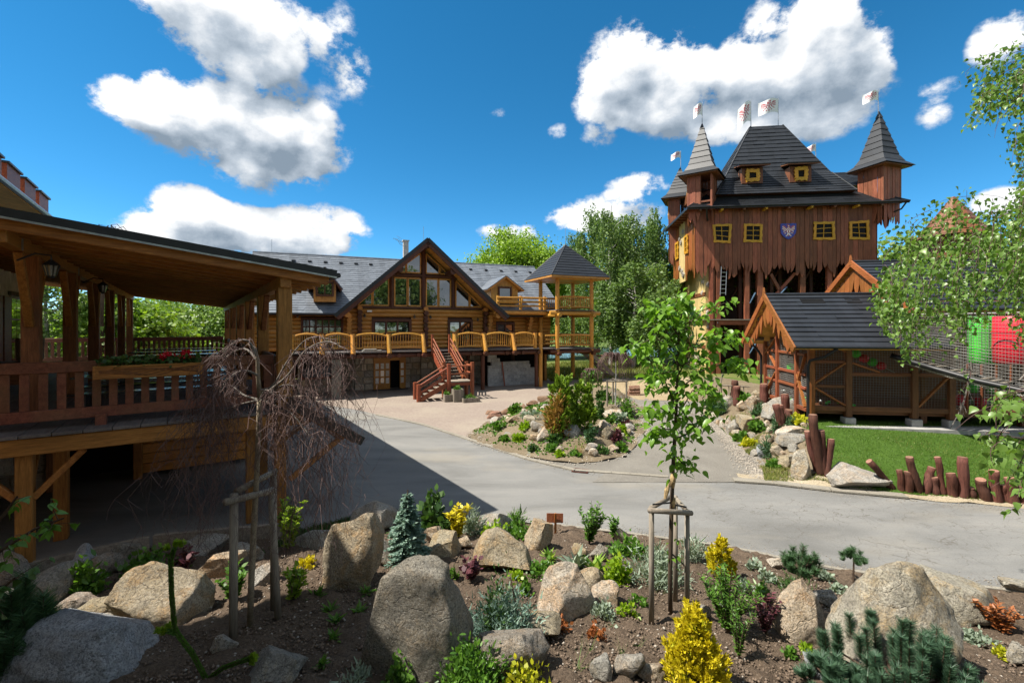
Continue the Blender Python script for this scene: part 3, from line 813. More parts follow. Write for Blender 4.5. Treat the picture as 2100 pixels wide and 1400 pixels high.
# gutter
for x0, x1 in ((XL, PK - GH + .2), (PK + GH - .2, XR)):
 MB().tube([(x0, EAVE_Y - .08, EAVE_Z - .05), (x1, EAVE_Y - .08, EAVE_Z - .05)], .07, 8).make('gutter', MATS['dark_metal'], lodge)
# --- log walls: each course a log
LR = .145
GB = 5.62                                   # gable sill
holes = []                                  # x0,x1,z0,z1
def hole(u0, u1, v0, v1):
 x0, z1 = LF.at(u0, v0, 0); x1, z0 = LF.at(u1, v1, 0); holes.append((x0, x1, z0, z1)); return holes[-1]
w_left = hole(617, 704, 651, 716); w_mid = hole(762, 843, 654, 692); w_door = hole(917, 968, 655, 716); w_right = hole(1016, 1054, 661, 716)
k = 0
z = DZ + LR
while z < GB - .1:
 lo, hi = (-11.0, 9.6) if z < EAVE_Z + .1 else (PK - valley_x(z) + .25, PK + valley_x(z) - .25)
 segs = [(lo, hi)]
 for (x0, x1, z0, z1) in holes:
  if z0 - LR < z < z1 + LR * .6:
   ns = []
   for a, b in segs:
    if b <= x0 or a >= x1: ns.append((a, b)); continue
    if a < x0: ns.append((a, x0))
    if b > x1: ns.append((x1, b))
   segs = ns
 for a, b in segs:
  if b - a > .2: log('wall_log', (a, 0, z), (b, 0, z), LR * random.uniform(1.0, 1.06), 'log_orange_x', lodge)
 z += LR * 1.9; k += 1
part('wall_core', MB().box(-10.9, 9.5, .1, .3, DZ, EAVE_Z).box(PK - 3.6, PK + 3.6, .1, .3, EAVE_Z, GB), 'log_brown_x', lodge)
part('side_wall', MB().box(9.3, 9.5, .3, 9.5, 0, EAVE_Z).box(-10.9, -10.7, .3, 9.5, 0, EAVE_Z).box(-10.9, 9.5, 9.4, 9.6, 0, EAVE_Z), 'log_orange_y', lodge)
for gx in (XL + .6, XR - .7):
 part('end_gable', MB().add([(gx, -.2, EAVE_Z), (gx, 10.2, EAVE_Z), (gx, RIDGE_Y, RIDGE_Z - .25), (gx + .12, -.2, EAVE_Z), (gx + .12, 10.2, EAVE_Z), (gx + .12, RIDGE_Y, RIDGE_Z - .25)], [(0, 1, 2), (5, 4, 3), (0, 3, 4, 1), (1, 4, 5, 2), (2, 5, 3, 0)]), 'log_orange_n', lodge)
# crossing log ends
for u in (738, 873, 995):
 xx = LF.x(u, -.3); z = DZ + LR * 2
 ln = [.55, .35, .5, .42, .6, .38, .52, .45, .62, .5]
 i = 0
 while z < GB - .1:
  log('log_end', (xx, .1, z), (xx, -ln[i % 10], z), LR * 1.12, 'log_brown_n' if i < 9 else 'log_orange_n', lodge, 10)
  z += LR * 1.9; i += 1
for s_, u in ((-1, 716), (1, 1003), (1, 1085)):      # arched bracket logs under the eaves
 xx = LF.x(u, -.4)
 for i in range(7):
  z = 5.0 - i * .27
  log('bracket_log', (xx, .1, z), (xx, -.95 + i * .13 + (.0 if i else .1), z), LR * 1.1, 'log_orange_y', lodge)
# windows: frame, mullions, panes
def window(parent, x0, x1, z0, z1, y, nx, nz, frame, pane, fw=.09, mw=.05, dep=.12, name='window'):
 m = MB().box(x0, x1, y - dep, y, z0, z0 + fw).box(x0, x1, y - dep, y, z1 - fw, z1).box(x0, x0 + fw, y - dep, y, z0 + fw, z1 - fw).box(x1 - fw, x1, y - dep, y, z0 + fw, z1 - fw)
 wnd = m.make(name, MATS[frame], parent)
 gx0, gx1, gz0, gz1 = x0 + fw, x1 - fw, z0 + fw, z1 - fw
 for i in range(1, nx):
  c = gx0 + (gx1 - gx0) * i / nx
  MB().box(c - mw / 2, c + mw / 2, y - dep + .015, y - .01, gz0, gz1).make('mullion', MATS[frame], wnd)
 for j in range(1, nz):
  c = gz0 + (gz1 - gz0) * j / nz
  MB().box(gx0, gx1, y - dep + .02, y - .02, c - mw / 2, c + mw / 2).make('glazing_bar', MATS[frame], wnd)
 for i in range(nx):
  for j in range(nz):
   a, b = gx0 + (gx1 - gx0) * i / nx + mw / 2, gx0 + (gx1 - gx0) * (i + 1) / nx - mw / 2
   c, d = gz0 + (gz1 - gz0) * j / nz + mw / 2, gz0 + (gz1 - gz0) * (j + 1) / nz - mw / 2
   MB().box(a, b, y - dep * .45, y - dep * .35, c, d).make('pane', MATS[pane if isinstance(pane, str) else random.choice(pane)], wnd)
 return wnd
window(lodge, *w_mid, .02, 3, 1, 'log_brown_n', 'window_glass', .17, .13, .24)
window(lodge, w_door[0], w_door[1], DZ, w_door[3], .02, 2, 1, 'log_brown_n', 'window_glass', .16, .1, .24, 'terrace_door')
window(lodge, w_left[0], w_left[1], DZ, w_left[3], .02, 6, 4, 'log_brown_n', 'small_pane', .12, .09, .2, 'terrace_door')
window(lodge, w_right[0], w_right[1], DZ, w_right[3], .02, 2, 1, 'log_brown_n', 'window_glass', .14, .1, .2, 'terrace_door')
part('name_plate', MB().box(*[LF.x(u, -.2) for u in (753, 763)], -.21, -.18, 5.28, 5.40), 'white_panel', lodge)
# --- glazed gable
gl = MB().box(PK - 4.7, PK + 4.7, -.16, .14, GB - .08, GB + .06).make('gable_sill', MATS['log_brown_x'], lodge)
xc, xa, xb = LF.x(868, 0), LF.x(803, 0), LF.x(929, 0)
HR = LF.z(868, 566, 0)                       # transom height
for xx, zt, r in ((xc, 9.6, .17), (xa, HR + .35, .16), (xb, HR + .35, .16)): log('gable_post', (xx, -.05, GB), (xx, -.05, zt), r, 'log_brown_z', lodge)
log('gable_transom', (xa - .3, -.05, HR), (xb + .3, -.05, HR), .14, 'log_brown_x', lodge)
inn = .33
def gx_at(z, s): return PK + s * (valley_x(z) - inn / sin(atan(1 / gslope)) * .72 - .12)
def pane_poly(poly, name='gable_window'):
 """pane with its own timber frame, in the x,z plane"""
 cx = sum(p[0] for p in poly) / len(poly); cz = sum(p[1] for p in poly) / len(poly)
 fr = None
 w = MB(); n = len(poly)
 P3 = [Vector((x, -.02, z)) for x, z in poly]
 for i in range(n): w.beam(P3[i], P3[(i + 1) % n], .10, .09, (0, 1, 0))
 fr = w.make(name, MATS['rail_honey_n'], lodge)
 MB().prism([(cx + (x - cx) * .97, cz + (z - cz) * .97) for x, z in poly], -.012, .0).make('pane', MATS['window_glass'], fr)
 fixn(fr.data)
zb = GB + .12; zt = HR - .2
pw = .2
for (l, r) in ((xa + pw, xc - pw), (xc + pw, xb - pw)):
 mid = (l + r) / 2
 pane_poly([(l, zb), (mid - .03, zb), (mid - .03, zt), (l, zt)]); pane_poly([(mid + .03, zb), (r, zb), (r, zt), (mid + .03, zt)])
for s, xe in ((-1, xa - pw), (1, xb + pw)):
 def zat(x): return GZ_ - (abs(x - PK) + .52) * gslope
 xl = PK + s * ((GZ_ - zb) / gslope - .60)
 xm = xe + (xl - xe) * .52
 q1 = [(xe, zb), (xm - s * .03, zb), (xm - s * .03, zat(xm - s * .03)), (xe, zat(xe))]
 q2 = [(xm + s * .03, zb), (xl, zb), (xm + s * .03, zat(xm + s * .03))]
 pane_poly(q1 if s > 0 else q1[::-1]); pane_poly(q2 if s > 0 else q2[::-1])
 xs_ = xc + s * pw; z0 = HR + .2
 xl = PK + s * ((GZ_ - z0) / gslope - .60); xm = xs_ + (xl - xs_) * .62
 q1 = [(xs_, z0), (xm - s * .03, z0), (xm - s * .03, zat(xm)), (xs_, min(zat(xs_), 9.45))]
 q2 = [(xm + s * .03, z0), (xl, z0), (xm + s * .03, zat(xm + s * .03))]
 pane_poly(q1 if s > 0 else q1[::-1]); pane_poly(q2 if s > 0 else q2[::-1])
part('gable_back', MB().prism([(PK - 4.7, GB), (PK + 4.9, GB), (PK, GZ_ - .55)], .10, .22), 'log_orange_x', lodge)
# wall lamps
for u, v in ((748, 647), (850, 649), (883, 650), (980, 655), (610, 648)):
 x_, z_ = LF.at(u, v, -.3)
 lp = MB().tube([(x_, -.05, z_ + .1), (x_, -.3, z_ + .12), (x_, -.32, z_ + .04)], .02, 6).tube([(x_, -.32, z_ + .06), (x_, -.32, z_ - .02)], [.05, .11], 8).make('wall_lamp', MATS['black_paint'], lodge)
 MB().tube([(x_, -.32, z_ - .02), (x_, -.32, z_ - .12)], [.085, .05], 8).make('lamp_glass', MATS['clear_lamp_glass'], lp)
# --- dormers
def dormer(u0, u1, v_sill, v_eave, v_peak, yf, frame, wall, ww, small):
 x0, zs = LF.at(u0, v_sill, yf); x1, _ = LF.at(u1, v_sill, yf)
 xm = (x0 + x1) / 2; ze = LF.z((u0 + u1) / 2, v_eave, yf); zp = LF.z((u0 + u1) / 2, v_peak, yf)
 back = main_y(zp) - yf
 d = MB().prism([(x0, zs - .35), (x1, zs - .35), (x1, ze), (xm, zp - .12), (x0, ze)], yf, main_y(ze) + .6).make('dormer', MATS[wall], lodge)
 ov = .38; yo = yf - .35
 sl = (zp - ze) / (xm - x0)
 for s in (-1, 1):
  e = Vector((xm + s * ((x1 - x0) / 2 + ov), yo, ze - ov * sl)); p = Vector((xm, yo, zp))
  n_ = Vector((s * (p.z - e.z), 0, abs(p.x - e.x))).normalized()
  pl = MB().hull([e, p, Vector((xm, main_y(zp), zp)), Vector((e.x, main_y(e.z), e.z))], -n_ * .10).make('dormer_roof', MATS[frame], d); fixn(pl.data)
  off = n_ * .01
  q = [e + off, Vector((e.x, main_y(e.z), e.z)) + off, Vector((xm, main_y(zp), zp)) + off, p + off]
  sq = MB().hull(q, n_ * .05).make('dormer_tile_sheet', MATS['lodge_tile'], d); fixn(sq.data)
 ew = (x1 - x0)
 window(d, x0 + ew * ww, x1 - ew * ww, zs, zs + (ze - zs) * small, yf - .02, 2 if ww < .2 else 1, 1, 'log_brown_n', 'window_glass', .1, .07, .1)
 return d
dormer(643, 689, 607, 577, 549, -.55, 'log_brown_n', 'log_orange_z', .10, 1.0)
dd = dormer(1007, 1062, 612, 588, 567, -.3, 'log_orange_y', 'rail_honey_z', .25, 1.0)
# chimney, aerial and lightning rods
x_, z_ = LF.at(832, 493, 5.6)
ch = MB().box(x_ - .20, x_ + .20, 5.4, 5.8, 9.0, z_ - .08).box(x_ - .26, x_ + .26, 5.34, 5.86, z_ - .08, z_).make('chimney', MATS['chimney_render'], lodge)
an = MB().tube([(x_ - .2, 5.4, z_ - .5), (x_ - .5, 5.4, z_ - .35), (x_ - .75, 5.4, z_ + .05)], .018, 5).tube([(x_ - 1.0, 5.4, z_ + .05), (x_ - .2, 5.4, z_ - .25)], .014, 5)
for i in range(6): an.tube([(x_ - 1.0 + i * .14, 5.15, z_ + .05 - i * .05), (x_ - 1.0 + i * .14, 5.65, z_ + .05 - i * .05)], .01, 4)
for i in range(3): an.tube([(x_ - .35, 5.4, z_ - .3 + i * .18), (x_ - .55 - .1 * i, 5.4, z_ - .12 + i * .2)], .01, 4)
an.make('aerial', MATS['zinc_metal'], ch)
for xx, yy, zz in ((-10.4, RIDGE_Y, RIDGE_Z), (PK - .1, GF + 1, GZ_), (x_ + 1.0, RIDGE_Y, RIDGE_Z)):
 MB().tube([(xx, yy, zz), (xx, yy, zz + 1.0)], .012, 5).make('lightning_rod', MATS['zinc_metal'], lodge)
# --- deck
DF = -3.0                                   # deck front
XD0, XD1 = LF.x(585, DF), LF.x(1113, DF)
for k in range(int((XD1 - XD0) / .30)):
 x0 = XD0 + k * .30
 o = MB().box(x0, x0 + .288, DF - .12, -.1, DZ - .055, DZ).make('deck_board', MATS['deck_grey'], lodge)
log('deck_edge_log', (XD0, DF + .2, DZ - .24), (XD1, DF + .2, DZ - .24), .16, 'log_brown_x', lodge)
for k in range(14):
 xx = XD0 + .35 + k * (XD1 - XD0 - .7) / 13
 log('deck_joist', (xx, DF - .15, DZ - .24 - .02), (xx, 0, DZ - .24 - .02), .13, 'log_brown_y', lodge)
# railing: log posts with inner brace logs, curved top rail and stick balusters
posts_u = [597, 660, 723, 797, 868, None, 933, 993, 1052, 1099]
def rail_panel(parent, a, b, z, h, n, mat='rail_honey_n', arch=.10):
 a, b = Vector(a), Vector(b); L_ = (b - a).length
 rp = None
 top = [a.lerp(b, t) + Vector((0, 0, z + h - arch + arch * 1.6 * sin(pi * t) ** .7 * (1 if arch > 0 else 0))) for t in np.linspace(0, 1, 9)]
 rp = MB().tube(top, .062, 8).make('railing_panel', MATS[mat], parent)
 bot = [a.lerp(b, t) + Vector((0, 0, z + .20 + .05 * sin(pi * t))) for t in np.linspace(0, 1, 7)]
 MB().tube(bot, .055, 8).make('bottom_rail', MATS[mat], rp)
 for i in range(n):
  t = (i + .7) / (n + .4); p = a.lerp(b, t)
  zt = z + h - arch + arch * 1.6 * sin(pi * t) ** .7
  w_ = random.uniform(-.02, .02)
  MB().tube([p + Vector((0, 0, z + .2)), p + Vector((w_, 0, (z * 2 + h) / 2)) * 1 + Vector((0, 0, .1)), Vector((p.x, p.y, zt))], .024, 6).make('baluster', MATS[mat], rp)
 return rp
prev = None
for u in posts_u:
 if u is None: prev = None; continue
 xx = LF.x(u, DF)
 pst = log('railing_post', (xx, DF + .12, DZ - .05), (xx, DF + .12, DZ + 1.12), .13, 'rail_honey_z', lodge)
 MB().tube([(xx, DF + .12, DZ + 1.12), (xx, DF + .12, DZ + 1.16)], .145, 10).make('post_cap', MATS['log_brown_n'], pst)
 if u not in (597, 1099):
  MB().tube([(xx, DF + .1, DZ + 1.05), (xx + .02, DF - .32, DZ - .1)], [.11, .14], 9).make('brace_log', MATS['rail_honey_n'], pst)
  MB().tube([(xx, DF + .5, DZ - .26), (xx, DF - .55, DZ - .26)], .15, 9).make('bearer_log', MATS['log_brown_n'], pst)
 if prev is not None: rail_panel(lodge, (prev + .13, DF + .12, 0), (xx - .13, DF + .12, 0), DZ, 1.06, 11)
 prev = xx
rail_panel(lodge, (XD0 + .1, DF + .2, 0), (XD0 + .1, -.2, 0), DZ, 1.06, 12)
# --- ground storey: stone walls of single stones in mortar
def stone_wall(name, x0, x1, z0, z1, y, parent, size=.42, mat=('masonry', 'masonry', 'masonry_grey'), th=.25, holes_=()):
 core = MB().box(x0 + .01, x1 - .01, y + .035, y + th, z0, z1).make(name, MATS['mortar'], parent)
 rows = max(1, int(round((z1 - z0) / size)))
 zc = [z0 + (z1 - z0) * i / rows for i in range(rows + 1)]
 for j in range(rows):
  x = x0; first = True
  while x < x1 - .05:
   w_ = min(size * random.uniform(.7, 1.7), x1 - x)
   if x1 - (x + w_) < size * .4: w_ = x1 - x
   a, b, c, d = x + .018, x + w_ - .018, zc[j] + .016, zc[j + 1] - .016
   x += w_
   def jit(k): return random.uniform(-.055, .055)
   ins = [(a, c), ((a + b) / 2, c + jit(0) * .6), (b, c), (b - abs(jit(0)) * .5, (c + d) / 2), (b - abs(jit(0)), d - abs(jit(0)) * .4), ((a + b) / 2, d + jit(0) * .5), (a + abs(jit(0)), d - abs(jit(0)) * .4), (a + abs(jit(0)) * .4, (c + d) / 2)]
   cx, cz = (a + b) / 2, (c + d) / 2; pr = random.uniform(.0, .035)
   m = MB(); n = len(ins)
   vs = [(p, y + .03, q) for p, q in ins] + [(cx + (p - cx) * .86, y - pr, cz + (q - cz) * .84) for p, q in ins]
   fs = [(i, (i + 1) % n, (i + 1) % n + n, i + n) for i in range(n)] + [tuple(range(n, 2 * n))]
   m.add(vs, fs).make('stone', MATS[random.choice(mat)], core)
 return core
WT = DZ - .1
xw = lambda u: LF.x(u, 0)
x_wl, x_wr = xw(617), xw(683)
zs_ = LF.z(650, 777, 0)
stone_wall('stone_wall', XD0 + .5, x_wl, 0, WT, 0, lodge)
stone_wall('stone_wall', x_wl, x_wr, 0, zs_, 0, lodge)
stone_wall('stone_wall', x_wr, xw(727), 0, WT, .5, lodge, mat=('masonry_grey', 'masonry'))
stone_wall('stone_wall', xw(727), xw(766), 0, WT, 0, lodge)
stone_wall('stone_wall', xw(832), xw(867), 0, WT, .25, lodge, mat=('masonry_grey', 'masonry'))
stone_wall('stone_wall', xw(863), xw(905), 0, WT, -.05, lodge)
stone_wall('stone_wall', xw(905), xw(990), 0, WT, .35, lodge, mat=('masonry_grey',))
window(lodge, x_wl, x_wr, zs_, WT, .1, 3, 1, 'stair_red_n', 'small_pane', .10, .07, .15)
part('window_notice', MB().box(xw(655), xw(663), -.02, -.01, 1.35, 1.65), 'white_panel', lodge)
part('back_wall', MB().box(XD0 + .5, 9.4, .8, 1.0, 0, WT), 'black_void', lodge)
# double entrance door, one leaf open
xd0, xd1, xo, xo2 = xw(766), xw(800), xw(820), xw(832)
zd = LF.z(800, 739, 0)
en = part('entrance_door', MB().box(xd0, xo2, -.02, .12, zd, WT).box(xo2 - .07, xo2, -.02, .12, 0, zd).box(xd0, xd0 + .07, -.02, .12, 0, zd), 'log_orange_x', lodge)
def paned_leaf(x0, x1, nx):
 lf = MB().box(x0, x1, .02, .07, 0, .35).box(x0, x1, .02, .07, zd - .12, zd).make('door_leaf', MATS['log_orange_z'], en)
 for i in range(nx + 1):
  c = x0 + (x1 - x0) * i / nx
  MB().box(max(x0, c - .06), min(x1, c + .06), .01, .08, .35, zd - .12).make('stile', MATS['log_orange_z'], lf)
 for j in range(4):
  zc = .35 + (zd - .47) * j / 3
  MB().box(x0, x1, .015, .075, zc - .06, zc + .06).make('glazing_bar', MATS['log_orange_x'], lf)
 for i in range(nx):
  for j in range(3):
   a, b = x0 + (x1 - x0) * i / nx + .06, x0 + (x1 - x0) * (i + 1) / nx - .06
   c, d = .35 + (zd - .47) * j / 3 + .06, .35 + (zd - .47) * (j + 1) / 3 - .06
   MB().box(a, b, .035, .045, c, d).make('pane', MATS[random.choice(('curtain', 'white_panel', 'small_pane'))], lf)
paned_leaf(xd0 + .07, xd1, 3); paned_leaf(xo, xo2 - .07, 1)
MB().box(xd0 - .1, xo2 + .1, -.5, -.05, .0, .03).make('door_mat', MATS['rubber_strap'], en)
# concrete pier at the deck corner
xp = LF.x(690, DF + .1)
part('concrete_pier', MB().box(xp - .27, xp + .27, DF + .05, DF + .45, 0, DZ - .42), 'kerb_concrete', lodge)
for u in (597, 990, 1100):
 xx = LF.x(u, DF + .2); log('deck_post', (xx, DF + .2, 0), (xx, DF + .2, DZ - .3), .14, 'log_brown_z', lodge)
for u, y_ in ((1052, -.2), (925, -.2), (960, -.2)):
 xx = LF.x(u, y_); log('deck_post', (xx, y_, 0), (xx, y_, DZ - .3), .12, 'log_brown_z', lodge)
# --- unfinished block wall beside the lodge
bw = thing('concrete_block_wall', 'unfinished stepped wall of grey concrete blocks under the lodge terrace', 'wall', LF.w(0, -1.2), LODGE_A)
bx0, bx1 = LF.x(1000, -1.2), LF.x(1106, -1.2)
course = [(1.0, 0), (1.0, 0), (.98, 0), (.97, 0), (.9, .0), (.82, .02), (.80, .06), (.22, .0), (.16, .0)]
for j, (hi_, lo_) in enumerate(course):
 x = bx0 + (bx1 - bx0) * lo_ - (.25 if j % 2 else 0); end = bx0 + (bx1 - bx0) * hi_
 while x < end - .1:
  a, b = max(x, bx0), min(x + .5, end)
  if b - a > .08: MB().box(a + .005, b - .005, -.11 + random.uniform(-.006, .006), .11, j * .25 + .004, j * .25 + .246).make('block', MATS['concrete_block'], bw)
  x += .5
bp = tag(MB().beam((LF.w(LF.x(1035, -1.55), -1.55, 0)), LF.w(LF.x(1030, -1.45), -1.4, 1.75), .09, .05).make('red_plank', MATS['stair_red_n']), 'red-brown plank leaning against the grey concrete block wall', 'plank')
bo = tag(MB().beam(LF.w(LF.x(723, -.35), -.5, 0), LF.w(LF.x(727, -.2), -.08, 1.9), .10, .03).make('pale_board', MATS['grey_timber_n']), 'pale board leaning in the corner left of the lodge entrance', 'plank')
sl = thing('stone_slab', 'grey flat slabs lying on the terrace deck behind the railing', 'slab', LF.w(LF.x(762, DF + .5), DF + .6, DZ), LODGE_A)
MB().box(-.55, .6, -.2, .25, 0, .07).make('slab', MATS['concrete'], sl); MB().box(-.45, .3, -.15, .2, .075, .15).make('slab', MATS['concrete'], sl)
# --- gazebo tower at the end of the lodge
gx0, gx1 = LF.x(1143, DF), LF.x(1213, DF); gd = 2.75
gzb = thing('gazebo_tower', 'three-level log gazebo with pyramid tiled roof at the lodge end', 'gazebo', LODGE_O, LODGE_A)
GY0, GY1 = DF, DF + gd; UD = LF.z(1143, 634, DF); EV = LF.z(1143, 566, DF)
for xx in (gx0, gx1):
 for yy in (GY0, GY1):
  log('post', (xx, yy, 0), (xx, yy, EV + .1), .165, 'rail_honey_z', gzb, 12, .88)
xm, ym = (gx0 + gx1) / 2, (GY0 + GY1) / 2; ov = .95; PKZ = LF.z(1160, 503, ym)
cs = [(gx0 - ov, GY0 - ov, EV - .05), (gx1 + ov, GY0 - ov, EV - .05), (gx1 + ov, GY1 + ov, EV - .05), (gx0 - ov, GY1 + ov, EV - .05)]
gr = MB().add(cs + [(xm, ym, PKZ), (gx0 - ov, GY0 - ov, EV - .17), (gx1 + ov, GY0 - ov, EV - .17), (gx1 + ov, GY1 + ov, EV - .17), (gx0 - ov, GY1 + ov, EV - .17)],
              [(0, 1, 4), (1, 2, 4), (2, 3, 4), (3, 0, 4), (0, 5, 6, 1), (1, 6, 7, 2), (2, 7, 8, 3), (3, 8, 5, 0), (8, 7, 6, 5)]).make('roof', MATS['log_orange_x'], gzb)
for i in range(4):
 a, b = Vector(cs[i]), Vector(cs[(i + 1) % 4]); p = Vector((xm, ym, PKZ)); up = Vector((0, 0, .015))
 tile_courses(gr, [a + up, b + up, p + up, p + up], .36, 'dark_tile', th=.04)
 MB().tube([a + up * 2, p + up * 2], .05, 6).make('hip_ridge', MATS['dark_tile'], gr)
MB().tube([(xm, ym, PKZ), (xm, ym, PKZ + 1.3)], .012, 5).make('lightning_rod', MATS['zinc_metal'], gzb)
for zz, mt in ((DZ, 'log_brown'), (UD, 'rail_honey')):
 for yy in (GY0, GY1): log('floor_beam', (gx0 - .6, yy, zz - .26), (gx1 + .7, yy, zz - .26), .155, mt + '_x', gzb)
 for xx in (gx0, gx1): log('floor_beam', (xx, GY0 - .45, zz - .42), (xx, GY1 + .45, zz - .42), .14, mt + '_y', gzb)
 for k in range(10):
  x0 = gx0 - .2 + k * (gx1 - gx0 + .4) / 10
  MB().box(x0, x0 + (gx1 - gx0 + .4) / 10 - .01, GY0 - .25, GY1 + .2, zz - .09, zz - .03).make('floor_board', MATS['deck_grey'], gzb)
 for yy in (GY0, GY1): rail_panel(gzb, (gx0 + .16, yy, 0), (gx1 - .16, yy, 0), zz - .05, .98, 15, arch=.03)
 rail_panel(gzb, (gx1, GY0 + .16, 0), (gx1, GY1 - .16, 0), zz - .05, .98, 14, arch=.03)
for yy in (GY0, GY1): log('top_plate', (gx0 - .5, yy, EV - .08), (gx1 + .5, yy, EV - .08), .13, 'rail_honey_x', gzb)
for xx in (gx0, gx1): log('top_plate', (xx, GY0 - .5, EV + .0), (xx, GY1 + .5, EV + .0), .12, 'rail_honey_y', gzb)
# landing between lodge and gazebo (lower level) and its rails
part('landing_floor', MB().box(XD1 + .02, gx0 - .2, DF - .1, GY1, DZ - .07, DZ - .01), 'deck_grey', gzb)
for z_ in (.35, .62, .9): log('landing_rail', (XD1 + .25, DF + .1, DZ + z_), (gx0 - .1, DF + .1, DZ + z_), .05, 'rail_honey_x', gzb)
log('landing_post', (LF.x(1110, DF), DF + .1, 0), (LF.x(1110, DF), DF + .1, DZ + 1.1), .14, 'rail_honey_z', gzb)
# upper balcony with pole rails between dormer and gazebo
bal = thing('pole_balcony', 'upper balcony with horizontal pole rails between dormer and gazebo', 'balcony', LODGE_O, LODGE_A)
bx0, bx1 = LF.x(1016, -1.2), gx0 - .1
by = -1.4
part('floor', MB().box(bx0, bx1, by - .1, .2, UD - .1, UD), 'deck_grey', bal)
log('edge_log', (bx0 - .2, by, UD - .24), (bx1 + .1, by, UD - .24), .15, 'rail_honey_x', bal)
part('soffit', MB().box(bx0 - .2, bx1, by + .1, .1, UD - .34, UD - .2), 'log_orange_x', bal)
for t in (0, .48, 1):
 xx = bx0 + (bx1 - bx0) * t + (.12 if t == 0 else -.12 if t == 1 else 0)
 log('rail_post', (xx, by, UD - .05), (xx, by, UD + 1.0), .11, 'rail_honey_z', bal)
for z_ in (.25, .55, .85): log('pole_rail', (bx0, by - .1, UD + z_), (bx1, by - .1, UD + z_ + .02), .065, 'rail_honey_x', bal)
MB().tube([(bx0 + (bx1 - bx0) * .44, by - .15, UD + .1), (bx0 + (bx1 - bx0) * .49, by - .15, UD + .8)], .08, 8).make('brace_log', MATS['rail_honey_n'], bal)
# rear flight of steps down from the gazebo
st2 = thing('garden_steps', 'timber steps descending from the gazebo towards the meadow', 'stairs', LF.w(gx1 + .2, DF + 1.0, 0), LODGE_A)
for s in (0, 1.1): MB().beam((0, s, DZ - .2), (2.9, s, .1), .08, .28).make('stringer', MATS['grey_timber_n'], st2)
for i in range(9): MB().box(.15 + i * .3, .45 + i * .3, .0, 1.1, DZ - .3 - i * .28, DZ - .24 - i * .28).make('tread', MATS['grey_timber_n'], st2)
# --- stairs to the terrace: upper flight, landing, lower flight turning left
sx0, sx1 = LF.x(886, DF), LF.x(921, DF)
st = thing('terrace_stairs', 'red-brown timber stairs with landing climbing to the lodge terrace', 'stairs', LODGE_O, LODGE_A)
LZ = 1.08; LY = DF - 3.1                    # landing level and its near side; upper flight runs straight out
sxe = .35                                    # the flight drifts a little to the right
fl = (DF - .1, LY + 1.15)
for s, xx in ((0, sx0), (1, sx1)):
 a, b = Vector((xx, DF + .05, DZ - .1)), Vector((xx + sxe, fl[1] - .05, LZ + .05))
 MB().beam(a, b, .07, .30).make('stringer', MATS['stair_red_n'], st)
 for h_ in (.35, .62, .95): MB().tube([a + Vector((0, 0, h_ + .1)), b + Vector((0, 0, h_ + .1))], .045, 8).make('handrail', MATS['stair_red_n'], st)
 log('newel_post', (xx, DF - .12, DZ - .2), (xx, DF - .12, DZ + 1.05), .09, 'stair_red_z', st)
for i in range(9):
 t = (i + .5) / 9.5
 y_ = DF + (fl[1] - DF) * t; z_ = DZ - (DZ - LZ) * (i + 1) / 10
 MB().box(sx0 + sxe * t + .04, sx1 + sxe * t - .04, y_ - .16, y_ + .14, z_ - .05, z_).make('tread', MATS['grey_timber_x'], st)
lx0, lx1 = sx0 + sxe - .05, sx1 + sxe + .25
MB().box(lx0, lx1, LY, LY + 1.2, LZ - .06, LZ).make('landing', MATS['grey_timber_x'], st)
for yy in (LY + .05, LY + 1.15): MB().box(lx0, lx1, yy - .05, yy + .05, LZ - .26, LZ - .065).make('landing_beam', MATS['stair_red_x'], st)
for xx, yy, h_ in ((lx0, LY, LZ + 1.05), (lx1, LY, LZ + 1.1), (lx1, LY + 1.2, LZ + 1.05), (lx0, LY + 1.2, LZ + 1.05)):
 log('newel_post', (xx, yy, 0), (xx, yy, h_), .125, 'stair_red_z', st, 12)
for h_ in (.45, .9):
 MB().tube([(lx0, LY, LZ + h_), (lx1, LY, LZ + h_)], .05, 8).make('handrail', MATS['stair_red_x'], st)
 MB().tube([(lx1, LY, LZ + h_), (lx1, LY + 1.2, LZ + h_)], .05, 8).make('handrail', MATS['stair_red_y'], st)
ex = lx0 - 1.75
for yy in (LY + .05, LY + 1.1):
 MB().beam((lx0, yy, LZ - .12), (ex, yy, .05), .07, .26).make('stringer', MATS['stair_red_n'], st)
 for h_ in (.45, .85): MB().tube([(lx0, yy, LZ + h_), (ex, yy, .05 + h_)], .045, 8).make('handrail', MATS['stair_red_n'], st)
 log('newel_post', (ex, yy, 0), (ex, yy, 1.0), .125, 'stair_red_z', st, 12)
for i in range(5):
 x_ = lx0 - .05 - (i + .5) * 1.6 / 5; z_ = LZ - (i + 1) * LZ / 6
 MB().box(x_ - .17, x_ + .15, LY + .09, LY + 1.07, z_ - .05, z_).make('tread', MATS['grey_timber_y'], st)
